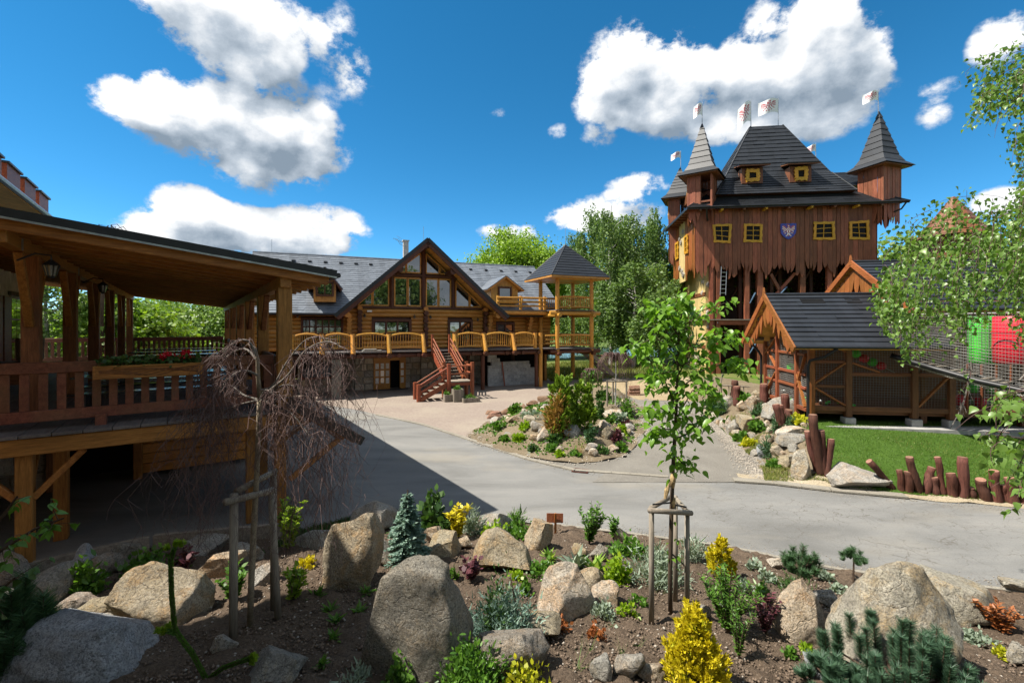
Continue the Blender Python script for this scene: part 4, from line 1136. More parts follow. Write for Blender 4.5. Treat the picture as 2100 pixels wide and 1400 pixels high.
# planters at the stair foot
def planter(x, y, w, d, h, lab, pl):
 p = LF.w(x, y)
 t = thing('wooden_planter', lab, 'planter', (p.x, p.y, gz1(p.x, p.y)), LODGE_A)
 n = max(3, int(w / .13))
 for s in (-1, 1):
  for i in range(n):
   MB().box(-w / 2 + i * w / n, -w / 2 + (i + 1) * w / n - .008, s * d / 2 - .02, s * d / 2 + .02, .01, h + random.uniform(-.02, .02)).make('stave', MATS['grey_timber_z'], t)
  for i in range(n):
   MB().box(s * w / 2 - .02, s * w / 2 + .02, -d / 2 + .02 + i * (d - .04) / n, -d / 2 + .02 + (i + 1) * (d - .04) / n - .008, .01, h + random.uniform(-.02, .02)).make('stave', MATS['grey_timber_z'], t)
 MB().box(-w / 2 + .02, w / 2 - .02, -d / 2 + .02, d / 2 - .02, .02, h - .06).make('earth', MATS['soil'], t)
 return t
PLANTERS = [(planter(lx0 + .35, LY - .65, .55, .5, .72, 'tallest grey stave planter at the foot of the red stairs', 1), .72, .5),
   (planter(lx0 - .18, LY - .45, .42, .42, .42, 'small square planter left of the tall stave planter', 1), .42, .4),
   (planter(lx0 + 1.0, LY - 1.0, .95, .6, .25, 'low wide planter box with green plant by the stairs', 1), .25, .8)]
# ------------------------------------------------------------------ open timber pavilion on the left
PA = atan2(.577, .817)
PO = Vector((-4.99, 9.97, 0))
PF = Frame(PO, PA)
pav = thing('timber_pavilion', 'open dark timber pavilion with raised deck and shallow sloping roof', 'pavilion', PO, PA)
PD = 2.5                                   # deck level
XLEFT = -9.0                               # deck runs out of the frame on the left
def roof_z(x): return 5.56 - (x - .9) * .126
LROW = -4.23
DEEP = [0, 3.6, 7.2, 10.8, 14.6, 18.6]
LDEEP = [-.95, 1.75, 5.3, 8.85, 12.4, 16.0, 19.4]
YB = 19.6
def bevel(o, w=.012):
 md = o.modifiers.new('bevel', 'BEVEL'); md.width = w; md.segments = 1; md.limit_method = 'ANGLE'; return o
def bx(name, mat, parent, *a, bv=.012): return bevel(MB().box(*a).make(name, MATS[mat], parent), bv)
# posts
for i, y in enumerate(DEEP):
 bx('post', 'pavilion_orange_z', pav, -.14, .14, y - .14, y + .14, PD, roof_z(0) - .48)
 for s in (-1, 1):
  if i == 0 and s < 0: continue
  bevel(MB().beam((0, y + s * .12, PD + 1.75), (0, y + s * .85, roof_z(0) - .5), .11, .13, (1, 0, 0)).make('brace', MATS['pavilion_timber_n'], pav))
for i, y in enumerate(LDEEP):
 if i == 0: continue
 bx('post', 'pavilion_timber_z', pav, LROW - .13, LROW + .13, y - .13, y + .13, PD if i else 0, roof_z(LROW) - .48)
 for s in (-1, 1):
  bevel(MB().beam((LROW, y + s * .13, PD + 1.85), (LROW, y + s * .85, roof_z(LROW) - .5), .12, .13, (1, 0, 0)).make('brace', MATS['pavilion_orange_n'], pav))
# purlins on the post rows, rafters across them
for x in (0, LROW, -8.6):
 bx('purlin', 'pavilion_orange_y', pav, x - .11, x + .11, -.22, YB + .6, roof_z(x) - .50, roof_z(x) - .25)
for x in (LROW,):
 for k in range(2): bx('joint_plate', 'zinc_metal', pav, x + .112, x + .12, .55 + k * 5, .65 + k * 5, roof_z(x) - .52, roof_z(x) - .30)
pr = MB().hull([(.95, -.38, roof_z(.95)), (.95, YB + .8, roof_z(.95)), (XLEFT, YB + .8, roof_z(XLEFT)), (XLEFT, -.38, roof_z(XLEFT))], (0, 0, -.045)).make('roof', MATS['dark_tile'], pav); fixn(pr.data)
MB().beam((1.0, -.42, roof_z(1.0) - .03), (XLEFT, -.42, roof_z(XLEFT) - .03), .05, .15).make('edge_flashing', MATS['dark_metal'], pr)
MB().beam((1.0, -.452, roof_z(1.0) - .12), (XLEFT, -.452, roof_z(XLEFT) - .12), .012, .035).make('drip_edge', MATS['zinc_metal'], pr)
MB().tube([(1.03, -.44, roof_z(1.0) - .07), (1.03, YB + .8, roof_z(1.0) - .07)], .06, 8).make('gutter', MATS['dark_metal'], pr)
nb = 62
for k in range(nb):                        # ceiling boards under the roofing
 x0, x1 = .92 - k * (9.9 / nb), .92 - (k + 1) * (9.9 / nb) + .008
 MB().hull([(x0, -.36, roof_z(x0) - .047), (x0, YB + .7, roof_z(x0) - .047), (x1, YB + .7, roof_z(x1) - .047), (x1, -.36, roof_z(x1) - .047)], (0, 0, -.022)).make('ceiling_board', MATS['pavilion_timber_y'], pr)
nr = 28
for k in range(nr):
 y = -.27 + k * (YB + .77) / (nr - 1)
 bevel(MB().beam((.86, y, roof_z(.86) - .185), (XLEFT + .1, y, roof_z(XLEFT + .1) - .185), .10, .23).make('rafter', MATS['pavilion_orange_x'], pav))
# deck boards run into the depth, front edge shows their ends
nd = 24
for k in range(nd):
 x0 = .35 - k * .4
 bx('deck_board', 'deck_grey', pav, x0 - .39, x0, .0, YB + .2, PD - .06, PD, bv=.008)
bx('edge_beam', 'pavilion_orange_x', pav, XLEFT, .4, .05, .30, PD - .36, PD - .07)
bx('side_beam', 'pavilion_timber_y', pav, .1, .36, .32, YB, PD - .36, PD - .07)
for k in range(8):
 y = 2.2 + k * 2.4
 bx('floor_joist', 'pavilion_timber_x', pav, XLEFT, .08, y, y + .18, PD - .32, PD - .07)
# railing along the front
RY = .48
def railing(p, q, base, h, mat, parent, n, bal=.12, post=True):
 p, q = Vector(p), Vector(q); d = q - p; L_ = d.length; e = d.normalized()
 r = bevel(MB().beam(p + Vector((0, 0, base + h - .10)), q + Vector((0, 0, base + h - .10)), .09, .20).make('railing', MATS[mat], parent), .01)
 bevel(MB().beam(p + Vector((0, 0, base + .24)), q + Vector((0, 0, base + .24)), .08, .20).make('bottom_rail', MATS[mat], r), .01)
 for i in range(n):
  c = p + d * ((i + .5) / n)
  bevel(MB().beam(c + Vector((0, 0, base + .34)), c + Vector((0, 0, base + h - .20)), .035, bal, e).make('baluster', MATS[mat], r), .006)
 return r
railing((XLEFT + .3, RY, 0), (-.15, RY, 0), PD, 1.2, 'red_rail', pav, 36, .125)
railing((0, .2, 0), (0, YB, 0), PD, 1.15, 'red_rail', pav, 70, .12)
railing((XLEFT + .3, YB, 0), (-.15, YB, 0), PD, 1.25, 'red_rail', pav, 40, .12)
for x in (-3.05, -6.3): bx('rail_post', 'red_rail', pav, x - .08, x + .08, RY - .12, RY + .03, PD - .02, PD + .2)
# posts and braces of the undercroft
for x, y in ((-.05, .22), (PF.x(516, .6), .6), (PF.x(52, .3), .3), (PF.x(126, 1.9), 1.9), (-7.2, .3), (0.0, 3.6), (0, 7.2), (0, 10.8), (-2.0, 6.2)):
 bx('undercroft_post', 'pavilion_orange_z', pav, x - .11, x + .11, y - .11, y + .11, 0, PD - .37)
 if y < 1 and x < -3:
  for s in (-1, 1): bevel(MB().beam((x + s * .1, y, PD - 1.15), (x + s * .75, y, PD - .4), .11, .11, (0, 1, 0)).make('undercroft_brace', MATS['pavilion_orange_n'], pav))
  bevel(MB().beam((x, y + .1, PD - 1.15), (x, y + .75, PD - .4), .11, .11, (1, 0, 0)).make('undercroft_brace', MATS['pavilion_orange_n'], pav))
WY = 5.75
z = .12
while z < PD - .4:                          # weatherboards
 bx('wall_board', 'log_orange_x', pav, -2.85, .1, WY, WY + .07, z, z + .265, bv=.02); z += .28
bx('door_post', 'pavilion_orange_z', pav, -3.0, -2.8, WY - .12, WY + .08, 0, PD - .37)
bx('door_post', 'pavilion_timber_z', pav, -4.75, -4.55, WY - .12, WY + .08, 0, PD - .37)
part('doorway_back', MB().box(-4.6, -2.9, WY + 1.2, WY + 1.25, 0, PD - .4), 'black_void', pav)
stone_wall('undercroft_wall', XLEFT, -4.75, 0, PD - .4, WY, pav, .6, ('masonry_grey', 'granite_dark'))
part('undercroft_back', MB().box(XLEFT, .1, 9.0, 9.2, 0, PD - .4).box(-.1, .1, WY + .3, 18, 0, PD - .4), 'pavilion_timber_x', pav)
# small pent roof on the right-hand side
pen = thing('pent_roof', 'small dark pent roof braced off the pavilion corner post', 'roof', PO, PA)
q = [Vector((.05, -.15, 2.72)), Vector((1.62, -.15, 1.66)), Vector((1.62, 3.2, 1.66)), Vector((.05, 3.2, 2.72))]
o = MB().hull(q, (0, 0, .05)).make('roofing', MATS['dark_tile'], pen); fixn(o.data)
MB().beam((.05, -.19, 2.70), (1.65, -.19, 1.62), .06, .20, (.55, 0, .83)).make('verge_board', MATS['dark_metal'], pen)
for k in range(5):
 y = -.05 + k * .75
 MB().beam((.1, y, 2.58), (1.5, y, 1.64), .10, .12, (.55, 0, .83)).make('rafter', MATS['pavilion_orange_n'], pen)
MB().beam((1.2, -.05, 1.75), (1.2, 3.0, 1.75), .12, .12).make('plate', MATS['pavilion_orange_y'], pen)
for y in (-.05, 2.9): bevel(MB().beam((.1, y, .98), (1.15, y, 1.72), .11, .11, (0, 1, 0)).make('brace', MATS['pavilion_orange_n'], pen))
# flower box on the rail
xb0, xb1 = PF.x(193, RY - .2), PF.x(416, RY - .2)
zb1 = PF.z(300, 746, RY - .2); zb0 = zb1 - .24
fb = thing('flower_box', 'carved wooden flower box with red geraniums hung on the pavilion rail', 'flower box', PF.w(xb0, RY - .22, zb0), PA)
W_ = xb1 - xb0
bevel(MB().box(0, W_, -.12, -.09, 0, .24).box(0, W_, .13, .16, 0, .24).box(0, .03, -.09, .13, 0, .24).box(W_ - .03, W_, -.09, .13, 0, .24).box(.03, W_ - .03, -.09, .13, 0, .2).make('box', MATS['pavilion_orange_x'], fb), .006)
for k in range(4): MB().box(*((0, W_, -.14, -.121, .0, .03) if k == 0 else (0, W_, -.14, -.121, .21, .24) if k == 1 else (0, .04, -.14, -.121, .03, .21) if k == 2 else (W_ - .04, W_, -.14, -.121, .03, .21))).make('trim', MATS['pavilion_orange_x'], fb)
cv = MB()
for k in range(7):                          # carved waves
 pts = [(.08 + (W_ - .16) * t, -.126, .12 + .055 * sin(t * 9 + k * .9) * (1 - .1 * k) + (k - 3) * .012) for t in np.linspace(0, 1, 40)]
 cv.tube(pts, .007, 4)
cv.make('carving', MATS['pavilion_timber_n'], fb)
# lanterns under the left purlin
def lantern(u, v, x, lab):
 y = None
 k = (u - 1050) / F; b = PF.o + PF.ex * x
 yy = (k * b.y - b.x) / (PF.ey.x - k * PF.ey.y); p = PF.w(x, yy); z_ = H - (v - HZ) / F * p.y
 t = thing('lantern', lab, 'lamp', (p.x, p.y, z_), PA)
 MB().tube([(0, 0, .16), (0, 0, .10), (0, 0, .06)], [.03, .10, .13], 8).make('cap', MATS['black_paint'], t)
 MB().tube([(0, 0, .06), (0, 0, -.12)], [.105, .06], 6).make('glass', MATS['clear_lamp_glass'], t)
 MB().tube([(0, 0, -.12), (0, 0, -.16)], [.065, .03], 6).make('base', MATS['black_paint'], t)
 c = MB()
 for i in range(6):
  a = i * pi / 3; c.tube([(.108 * cos(a), .108 * sin(a), .06), (.063 * cos(a), .063 * sin(a), -.12)], .008, 4)
 c.make('cage', MATS['black_paint'], t)
 MB().tube([(-.42, 0, .12), (-.2, 0, .26), (0, 0, .24), (0, 0, .16)], .016, 6).make('bracket', MATS['black_paint'], t)
lantern(105, 552, LROW + .55, 'black glass lantern under the nearest left post bracket of the pavilion')
lantern(211, 590, LROW + .55, 'black glass lantern further back along the pavilion purlin')
# tables and benches on the deck
tab = thing('beer_table', 'dark long table', 'table', PF.w(-2.3, 2.7, PD), PA)
for k in range(4): MB().box(-1.5, 1.5, -.36 + k * .182, -.36 + k * .182 + .174, .72, .755).make('table_plank', MATS['table_lacquer'], tab)
for s in (-1, 1): MB().beam((s * 1.1, -.3, 0), (s * 1.1, -.1, .72), .06, .06).beam((s * 1.1, .3, 0), (s * 1.1, .1, .72), .06, .06).box(s * 1.1 - .03, s * 1.1 + .03, -.32, .32, .66, .715).make('trestle', MATS['black_paint'], tab)
ben = thing('bench', 'dark bench', 'bench', PF.w(-2.3, 2.1, PD), PA)
for k in range(2): MB().box(-1.5, 1.5, -.15 + k * .155, -.15 + k * .155 + .147, .42, .455).make('seat_plank', MATS['table_lacquer'], ben)
for s in (-1, 1): MB().box(s * 1.15 - .03, s * 1.15 + .03, -.12, .12, 0, .415).make('leg', MATS['black_paint'], ben)
ordn = ['first', 'second', 'third', 'fourth', 'fifth', 'sixth']
first = True
for i in range(6):
 y = 2.5 + i * 2.75
 t = tab if i == 0 else copy_tree(tab)
 p = PF.w(-2.25, y, PD); t.location = p
 tag(t, f'dark long table on the pavilion deck, {ordn[i]} row from the front rail', 'table', 'tables on the pavilion deck')
 for s, w in ((-1, 'near'), (1, 'far')):
  b = ben if first else copy_tree(ben); first = False
  b.location = PF.w(-2.25, y + s * .72, PD)
  tag(b, f'dark bench on the {w} side of the {ordn[i]} long table from the front', 'bench', 'benches on the pavilion deck')
# dark sideboard, crate and barrel by the left row
sb = thing('serving_counter', 'dark serving counter behind the left posts of the pavilion', 'counter', PF.w(-6.4, 6.5, PD), PA)
bx('counter_top', 'black_paint', sb, -1.3, 1.3, -.4, .4, .84, .9)
bx('counter_body', 'pavilion_timber_x', sb, -1.15, 1.15, -.3, .3, .3, .835)
for sx_ in (-1, 1): bx('leg', 'black_paint', sb, sx_ * 1.1 - .05, sx_ * 1.1 + .05, -.3, .3, 0, .295)
cr_ = tag(bevel(MB().tube([PF.w(-5.35, 7.2, PD + .9), PF.w(-5.35, 7.2, PD + 1.5)], [.27, .29], 14).make('pale_drum', MATS['grey_timber_n'])), 'pale cylindrical drum standing on the serving counter', 'drum')
for k, (x_, lab) in enumerate(((-6.9, 'red'), (-7.3, 'dark'), (-6.5, 'left-hand dark red'))):
 t = thing('condiment_tray', f'{lab} condiment tray on the serving counter', 'tray', PF.w(x_, 6.3, PD + .9), PA)
 MB().box(-.14, .14, -.1, .1, 0, .02).box(-.14, -.12, -.1, .1, .02, .1).box(.12, .14, -.1, .1, .02, .1).make('tray', MATS['stair_red_n'], t)
 for j in range(3): MB().tube([(-.08 + j * .08, 0, .02), (-.08 + j * .08, 0, .18)], [.03, .02], 8).make('bottle', MATS['crimson_plastic' if j % 2 else 'black_paint'], t)
# ------------------------------------------------------------------ house behind the pavilion
HO = PF.w(-6.9, 0, 0)
hs = thing('white_house', 'white rendered house with red-brown shutters and crenellated parapet behind the pavilion', 'house', HO, PA)
HY1 = 15.7; HT = 8.35
part('wall', MB().box(-8, 0, 2.5, HY1, 0, HT), 'white_plaster', hs)
for i, y in enumerate((4.2, 7.0, 9.9, 12.9)):
 for j, z in enumerate((3.05,)):
  w = MB().box(-.02, .05, y - .62, y + .62, z - .06, z + 2.36).make('window', MATS['stair_red_n'], hs)
  for a in range(2):
   for b in range(3): MB().box(.04, .056, y - .54 + a * .55, y - .03 + a * .55, z + .04 + b * .76, z + .74 + b * .76).make('pane', MATS['small_pane'], w)
  MB().box(.0, .10, y - .75, y + .75, z + 2.38, z + 2.52).make('lintel', MATS['grey_timber_n'], w)
  for s in (-1, 1): MB().box(.02, .08, y + s * 1.05 - .36, y + s * 1.05 + .36, z - .06, z + 2.32).make('shutter', MATS['stair_red_n'], w)
MB().hull([(.95, 1.6, HT - .1), (.95, HY1 + .6, HT - .1), (-8, HY1 + .6, HT + .25), (-8, 1.6, HT + .25)], (0, 0, .10)).make('eaves_roof', MATS['soffit_yellow'], hs)
MB().tube([(1.0, 1.6, HT + .0), (1.0, HY1 + .6, HT + .0)], .08, 8).make('gutter', MATS['zinc_metal'], hs)
for k in range(7):
 y = 3.2 + k * 2.0
 c = MB().box(-.15, .2, y, y + 1.45, HT + .1, HT + 1.45).make('merlon', MATS['stair_red_n'], hs)
 MB().box(-.22, .27, y - .06, y + 1.51, HT + 1.45, HT + 1.52).make('coping', MATS['dark_metal'], c)
 MB().box(-.1, .16, y + 1.45, y + 1.62, HT + .1, HT + 1.3).make('flashing', MATS['zinc_metal'], c)
MB().tube([(.1, HY1 - .1, 0), (.1, HY1 - .1, HT)], .06, 8).make('downpipe', MATS['dark_metal'], hs)
# log house the photograph is taken from: its roof corner shades the left foreground
tr = thing('balcony_house', 'timber house beside the viewpoint whose roof shades the left foreground', 'house', (-7.55, 5.9, 0), radians(30))
e = [Vector((0, 0, 9.1)), Vector((-9, 0, 9.1)), Vector((-9, -9, 11.5)), Vector((0, -9.5, 11.5))]
o = MB().hull([Vector((0, 0, 9.1)), Vector((0, -10, 9.1)), Vector((-9, -10, 11.6)), Vector((-9, 0, 11.6))], (0, 0, -.2)).make('roof', MATS['dark_tile'], tr); fixn(o.data)
part('wall', MB().box(-9, -1.2, -9.6, -.8, 0, 9.0), 'log_orange_x', tr)
# ------------------------------------------------------------------ castle tower
TA = -radians(7.0)
TO = Vector((13.5, 35.0, .45))
TF = Frame(TO, TA)
tw = thing('castle_tower', 'tall timber castle tower with dark board cladding and steep spired roof', 'tower', TO, TA)
EW, ED = 15.5, 8.9                            # eaves plan
EZ = 13.45 - .45                              # eaves height above tower base
WX0, WX1, WY0, WY1 = .8, 13.85, .8, 8.1       # walls
def tz(u, v, y): return TF.z(u, v, y)
BB = 8.45 - .45                               # mean lower edge of the boards
def jag_board(x0, x1, z0, z1, kind, th=.04):
 """a plank whose lower end is sawn to a point or a hollow"""
 w = x1 - x0
 if kind == 0: low = [(x0, z0 + .5), (x0 + w * .35, z0 + .12), (x0 + w * .55, z0), (x0 + w * .8, z0 + .25), (x1, z0 + .1)]
 elif kind == 1: low = [(x0, z0), (x0 + w * .3, z0 + .08), (x0 + w * .7, z0 + .35), (x1, z0 + .75)]
 elif kind == 2: low = [(x0, z0 + .75), (x0 + w * .3, z0 + .35), (x0 + w * .7, z0 + .08), (x1, z0)]
 elif kind == 3: low = [(x0, z0 + .15), (x0 + w * .3, z0 + .02), (x0 + w * .6, z0 + .1), (x1, z0 + .3)]
 else: low = [(x0, z0 + .55), (x0 + w * .4, z0), (x0 + w * .6, z0 + .05), (x1, z0 + .45)]
 return low + [(x1, z1), (x0, z1)]
def clad(parent, x0, x1, zb, zt, y, out, mat, wid=.30, frame=None, amp=.45, holes_=(), name='board'):
 """vertical boards side by side; frame maps the flat wall to its place"""
 x = x0; i = 0; ph = random.uniform(0, 6)
 while x < x1 - .05:
  w = min(wid * random.uniform(.75, 1.2), x1 - x)
  zz = zb + amp * (.5 * sin(x * 2.6 + ph) + .5 * sin(x * 5.3 + ph * 2)) + random.uniform(-.25, .2)
  gap = random.uniform(.008, .03)
  segs = [(zz, zt)]
  for (hx0, hx1, hz0, hz1) in holes_:
   if x + w > hx0 + .1 and x < hx1 - .1: segs = [(zz, hz0), (hz1, zt)]
  for k, (a, b) in enumerate(segs):
   poly = jag_board(x, x + w - gap, a, b, i * 7 % 5) if a == zz else [(x, a), (x + w - gap, a), (x + w - gap, b), (x, b)]
   pr = random.uniform(0, .035)
   m = MB().prism(poly, y - pr - .035, y - pr)
   if frame: m.v = [tuple(frame @ Vector(v)) for v in m.v]
   o = m.make(name, MATS[mat], parent)
  x += w; i += 1
# core behind the boards keeps daylight out of the gaps, open at the foot
core = part('core_wall', MB().box(WX0 + .05, WX1 - .05, WY0 + .02, WY0 + .10, BB + .95, EZ + .2).box(WX0 + .05, WX0 + .12, WY0 + .1, WY1, BB + .95, EZ + .2).box(WX1 - .12, WX1 - .05, WY0 + .1, WY1, BB + .95, EZ + .2).box(WX0 + .05, WX1 - .05, WY1 - .1, WY1, BB + .4, EZ + .2), 'hut_brown_x', tw)
part('upper_floor', MB().box(WX0, WX1, WY0 + .12, WY1, BB + .95, BB + 1.05), 'hut_brown_x', tw)
win = [(1461, 1499, 460, 499), (1523, 1564, 459, 498), (1667, 1711, 455, 494), (1738, 1783, 453, 493)]
front_holes = []
for (u0, u1, v0, v1) in win:
 a, zt_ = TF.at(u0 + 4, v0 + 4, WY0); b, zb_ = TF.at(u1 - 4, v1 - 4, WY0); front_holes.append((a, b, zb_, zt_))
clad(tw, WX0, WX1, BB + .05, EZ - .05, WY0, 1, 'tower_board_z', .31, holes_=front_holes)
side = Matrix.Translation((WX0, WY1, 0)) @ Matrix.Rotation(-pi / 2, 4, 'Z')
SLN = WY1 - WY0
clad(tw, .0, 2.2, BB - .2, EZ - .1, 0, 1, 'hut_orange_z', .3, side)  # left side boards more orange than the front: sunlight put into the colour
clad(tw, 4.3, SLN, BB + .2, EZ - .1, 0, 1, 'hut_orange_z', .3, side)
sp_ = MB().box(2.2, 4.3, -.03, .0, BB - .3, EZ - .1); sp_.v = [tuple(side @ Vector(v)) for v in sp_.v]; sp_.make('plaster_panel', MATS['cream_plaster'], tw)
rside = Matrix.Translation((WX1, WY0, 0)) @ Matrix.Rotation(pi / 2, 4, 'Z')
clad(tw, 0, SLN, BB, EZ - .1, 0, 1, 'tower_board_z', .45, rside)
def crooked_window(parent, x0, x1, z0, z1, y, nx, nz, fr=Matrix.Identity(4), ow=.17, skew=.10):
 """wavy hand-cut yellow frame, glazing bars and dark panes"""
 j = lambda s=.06: random.uniform(-s, s)
 c = [(x0 + j(), z0 + j()), (x1 + j(), z0 + j()), (x1 + j(skew), z1 + j()), (x0 + j(skew), z1 + j())]
 root = None
 sides = [(0, 1), (1, 2), (2, 3), (3, 0)]
 def put(m, name, mat, par):
  m.v = [tuple(fr @ Vector(v)) for v in m.v]; o = m.make(name, MATS[mat], par); fixn(o.data); return o
 for k, (a, b) in enumerate(sides):
  A, B = Vector((c[a][0], c[a][1])), Vector((c[b][0], c[b][1])); d = (B - A); n_ = Vector((-d.y, d.x)).normalized(); e = d.normalized()
  ext = .12 if k in (0, 2) else -.02
  A2, B2 = A - e * ext, B + e * ext
  outer, inner = [], []
  for t in np.linspace(0, 1, 9):
   p = A2.lerp(B2, t); wv = ow * (1 + .28 * sin(t * 14 + k * 2 + x0 * 3))
   outer.append(p - n_ * wv * .6); inner.append(p + n_ * ow * .42)
  m = MB().prism([(p.x, p.y) for p in outer] + [(p.x, p.y) for p in inner[::-1]], y - .13 - .004 * k, y - .05)
  if root is None: root = put(m, 'window', 'yellow_frame', parent)
  else: put(m, 'frame_side', 'yellow_frame', root)
 def bil(s_, t):
  b0 = Vector(c[0]).lerp(Vector(c[1]), s_); b1 = Vector(c[3]).lerp(Vector(c[2]), s_); return b0.lerp(b1, t)
 bw = .05
 for i in range(1, nx):
  p, q = bil(i / nx + j(.04), 0), bil(i / nx + j(.04), 1)
  put(MB().beam((p.x, y - .07, p.y), (q.x, y - .07, q.y), .04, bw, (0, 1, 0)), 'glazing_bar', 'yellow_frame', root)
 for i in range(1, nz):
  p, q = bil(0, i / nz + j(.05)), bil(1, i / nz + j(.05))
  put(MB().beam((p.x, y - .075, p.y), (q.x, y - .075, q.y), .04, bw, (0, 1, 0)), 'glazing_bar', 'yellow_frame', root)
 put(MB().prism(c, y - .03, y - .02), 'pane', 'dark_pane' if nx > 1 else 'black_void', root)
 return root
for (a, b, c_, d_) in front_holes: crooked_window(tw, a, b, c_, d_, WY0, 2, 3)
for (a, b) in ((1.3, 2.1), (4.55, 5.35)):
 crooked_window(tw, a, b, BB + 2.0, BB + 3.4, -.04, 2, 3, side)
# stone ornaments in the plaster
for k in range(7):
 a = random.uniform(2.4, 4.1); z_ = BB + (.3 + .35 * (k % 3) if k < 4 else 3.2 + .4 * (k % 3))
 m = MB().tube([(a, -.14, z_), (a, .0, z_)], [.22, .26], 7, wob=.2); m.v = [tuple(side @ Vector(v)) for v in m.v]; m.make('stone', MATS['granite_grey'], tw)
# coat of arms: blue shield with chequered eagle
sx, sz = TF.at(1615, 474, WY0); sw = .56
shp = [(-1, .92), (-.5, .97), (0, .9), (.5, .97), (1, .92), (1, .1), (.92, -.35), (.65, -.72), (.3, -.98), (0, -1.12), (-.3, -.98), (-.65, -.72), (-.92, -.35), (-1, .1)]
sh = MB().prism([(sx + x * sw, sz + z * sw * 1.04) for x, z in shp], WY0 - .16, WY0 - .08).make('coat_of_arms', MATS['heraldic_blue'], tw); fixn(sh.data)
def eagle_cells(n=11):
 """chequered eagle as small square cells on an n x n raster: body, spread wings, tail, legs, head"""
 art = ["....rr.....",
           "rr..rwr..rr",
           "wrr..rr.rrw",
           "rwr.rwr.rwr",
           "wrwrwrwrwrw",
           "rwrwrwrwrwr",
           ".rwrwrwrwr.",
           ".w.rwrwr.w.",
           "..r.wrw.r..",
           ".rw.rwr.wr.",
           "....www....",
           "...rwrwr...",
           "...w.r.w..."]
 out = []
 for j, row in enumerate(art):
  for i, ch_ in enumerate(row):
   if ch_ != '.': out.append(((i - 5) / 6.0, (6 - j) / 7.0, ch_))
 return out
for want, mt in (('r', 'heraldic_red'), ('w', 'heraldic_white')):
 m = MB()
 for (a, b, c_) in eagle_cells():
  if c_ == want:
   cx, cz, h_ = sx + a * sw * .86, sz + .02 + b * sw * .86, sw * .068
   m.box(cx - h_ * 1.02, cx + h_ * 1.02, WY0 - .175, WY0 - .162, cz - h_ * .9, cz + h_ * .9)
 m.make('eagle_' + ('red' if want == 'r' else 'white') + '_chequers', MATS[mt], sh)
# --- roofs
def hip_part(name, base, top, z0, z1, mat_under, course, parent, th=.05, eave=.0):
 """four roof planes from rectangle base (x0,x1,y0,y1) at z0 up to rectangle top at z1"""
 b = [(base[0], base[2], z0), (base[1], base[2], z0), (base[1], base[3], z0), (base[0], base[3], z0)]
 t = [(top[0], top[2], z1), (top[1], top[2], z1), (top[1], top[3], z1), (top[0], top[3], z1)]
 m = MB().add(b + t, [(0, 1, 5, 4), (1, 2, 6, 5), (2, 3, 7, 6), (3, 0, 4, 7), (0, 3, 2, 1), (4, 5, 6, 7)])
 r = m.make(name, MATS[mat_under], parent)
 for i in range(4):
  j = (i + 1) % 4
  tile_courses(r, [b[i], b[j], t[j], t[i]], course, 'dark_tile', th=th, jag=.9)
  MB().tube([Vector(b[i]) + Vector((0, 0, .03)), Vector(t[i]) + Vector((0, 0, .03))], .06, 6).make('hip_ridge', MATS['dark_tile'], r)
 return r
RC = TF.x(1571, 4.4)
skirt = hip_part('skirt_roof', (0, EW, 0, ED), (2.2, EW - 2.2, 2.2, ED - 2.2), EZ, EZ + 1.55, 'hut_brown_x', .26, tw, .05)
MB().beam((-.02, -.02, EZ - .06), (EW + .02, -.02, EZ - .06), .05, .18).make('fascia', MATS['dark_metal'], skirt)
MB().beam((-.02, -.02, EZ - .06), (-.02, ED, EZ - .06), .05, .18).make('fascia', MATS['dark_metal'], skirt)
MB().tube([(0, -.1, EZ - .02), (EW, -.1, EZ - .02)], .075, 8).make('gutter', MATS['dark_metal'], skirt)
for k in range(9): MB().box(.9 + k * 1.6, 1.06 + k * 1.6, .05, WY0 + .1, EZ - .28, EZ - .12).make('rafter_end', MATS['yellow_frame' if k % 2 else 'hut_brown_y'], skirt)
for k in range(8): MB().box(.05, WX0, .9 + k * .9, 1.02 + k * .9, EZ - .26, EZ - .12).make('rafter_end', MATS['hut_brown_x'], skirt)
# cross wing with ridge left to right, overhanging the skirt
WR, WE = 16.55, 14.75
r0, r1 = 1.35, EW - 1.15
wing = MB().add([(r0, 1.8, WE), (r1, 1.8, WE), (r1, 4.45, WR), (r0, 4.45, WR), (r1, 7.1, WE), (r0, 7.1, WE)], [(0, 1, 2, 3), (3, 2, 4, 5), (0, 3, 5), (1, 4, 2), (0, 5, 4, 1)]).make('wing_roof', MATS['hut_brown_x'], tw)
tile_courses(wing, [(r0, 1.78, WE), (r1, 1.78, WE), (r1, 4.45, WR), (r0, 4.45, WR)], .30, 'dark_tile', th=.05, jag=.9)
tile_courses(wing, [(r1, 7.12, WE), (r0, 7.12, WE), (r0, 4.45, WR), (r1, 4.45, WR)], .6, 'dark_tile', th=.05)
MB().tube([(r0, 4.45, WR), (r1, 4.45, WR)], .08, 6).make('ridge', MATS['dark_tile'], wing)
# central flared roof
fl0 = hip_part('flare_roof', (RC - 5.1, RC + 5.1, .95, 8.0), (RC - 4.0, RC + 4.0, 2.25, 6.65), 14.15, 15.95, 'hut_brown_x', .30, tw)
TOPZ = TF.z(1571, 259, 4.4)
main = hip_part('main_roof', (RC - 3.95, RC + 3.95, 2.3, 6.6), (RC - 1.25, RC + 1.3, 4.35, 4.55), 15.95, TOPZ, 'hut_brown_x', .46, tw, .06)
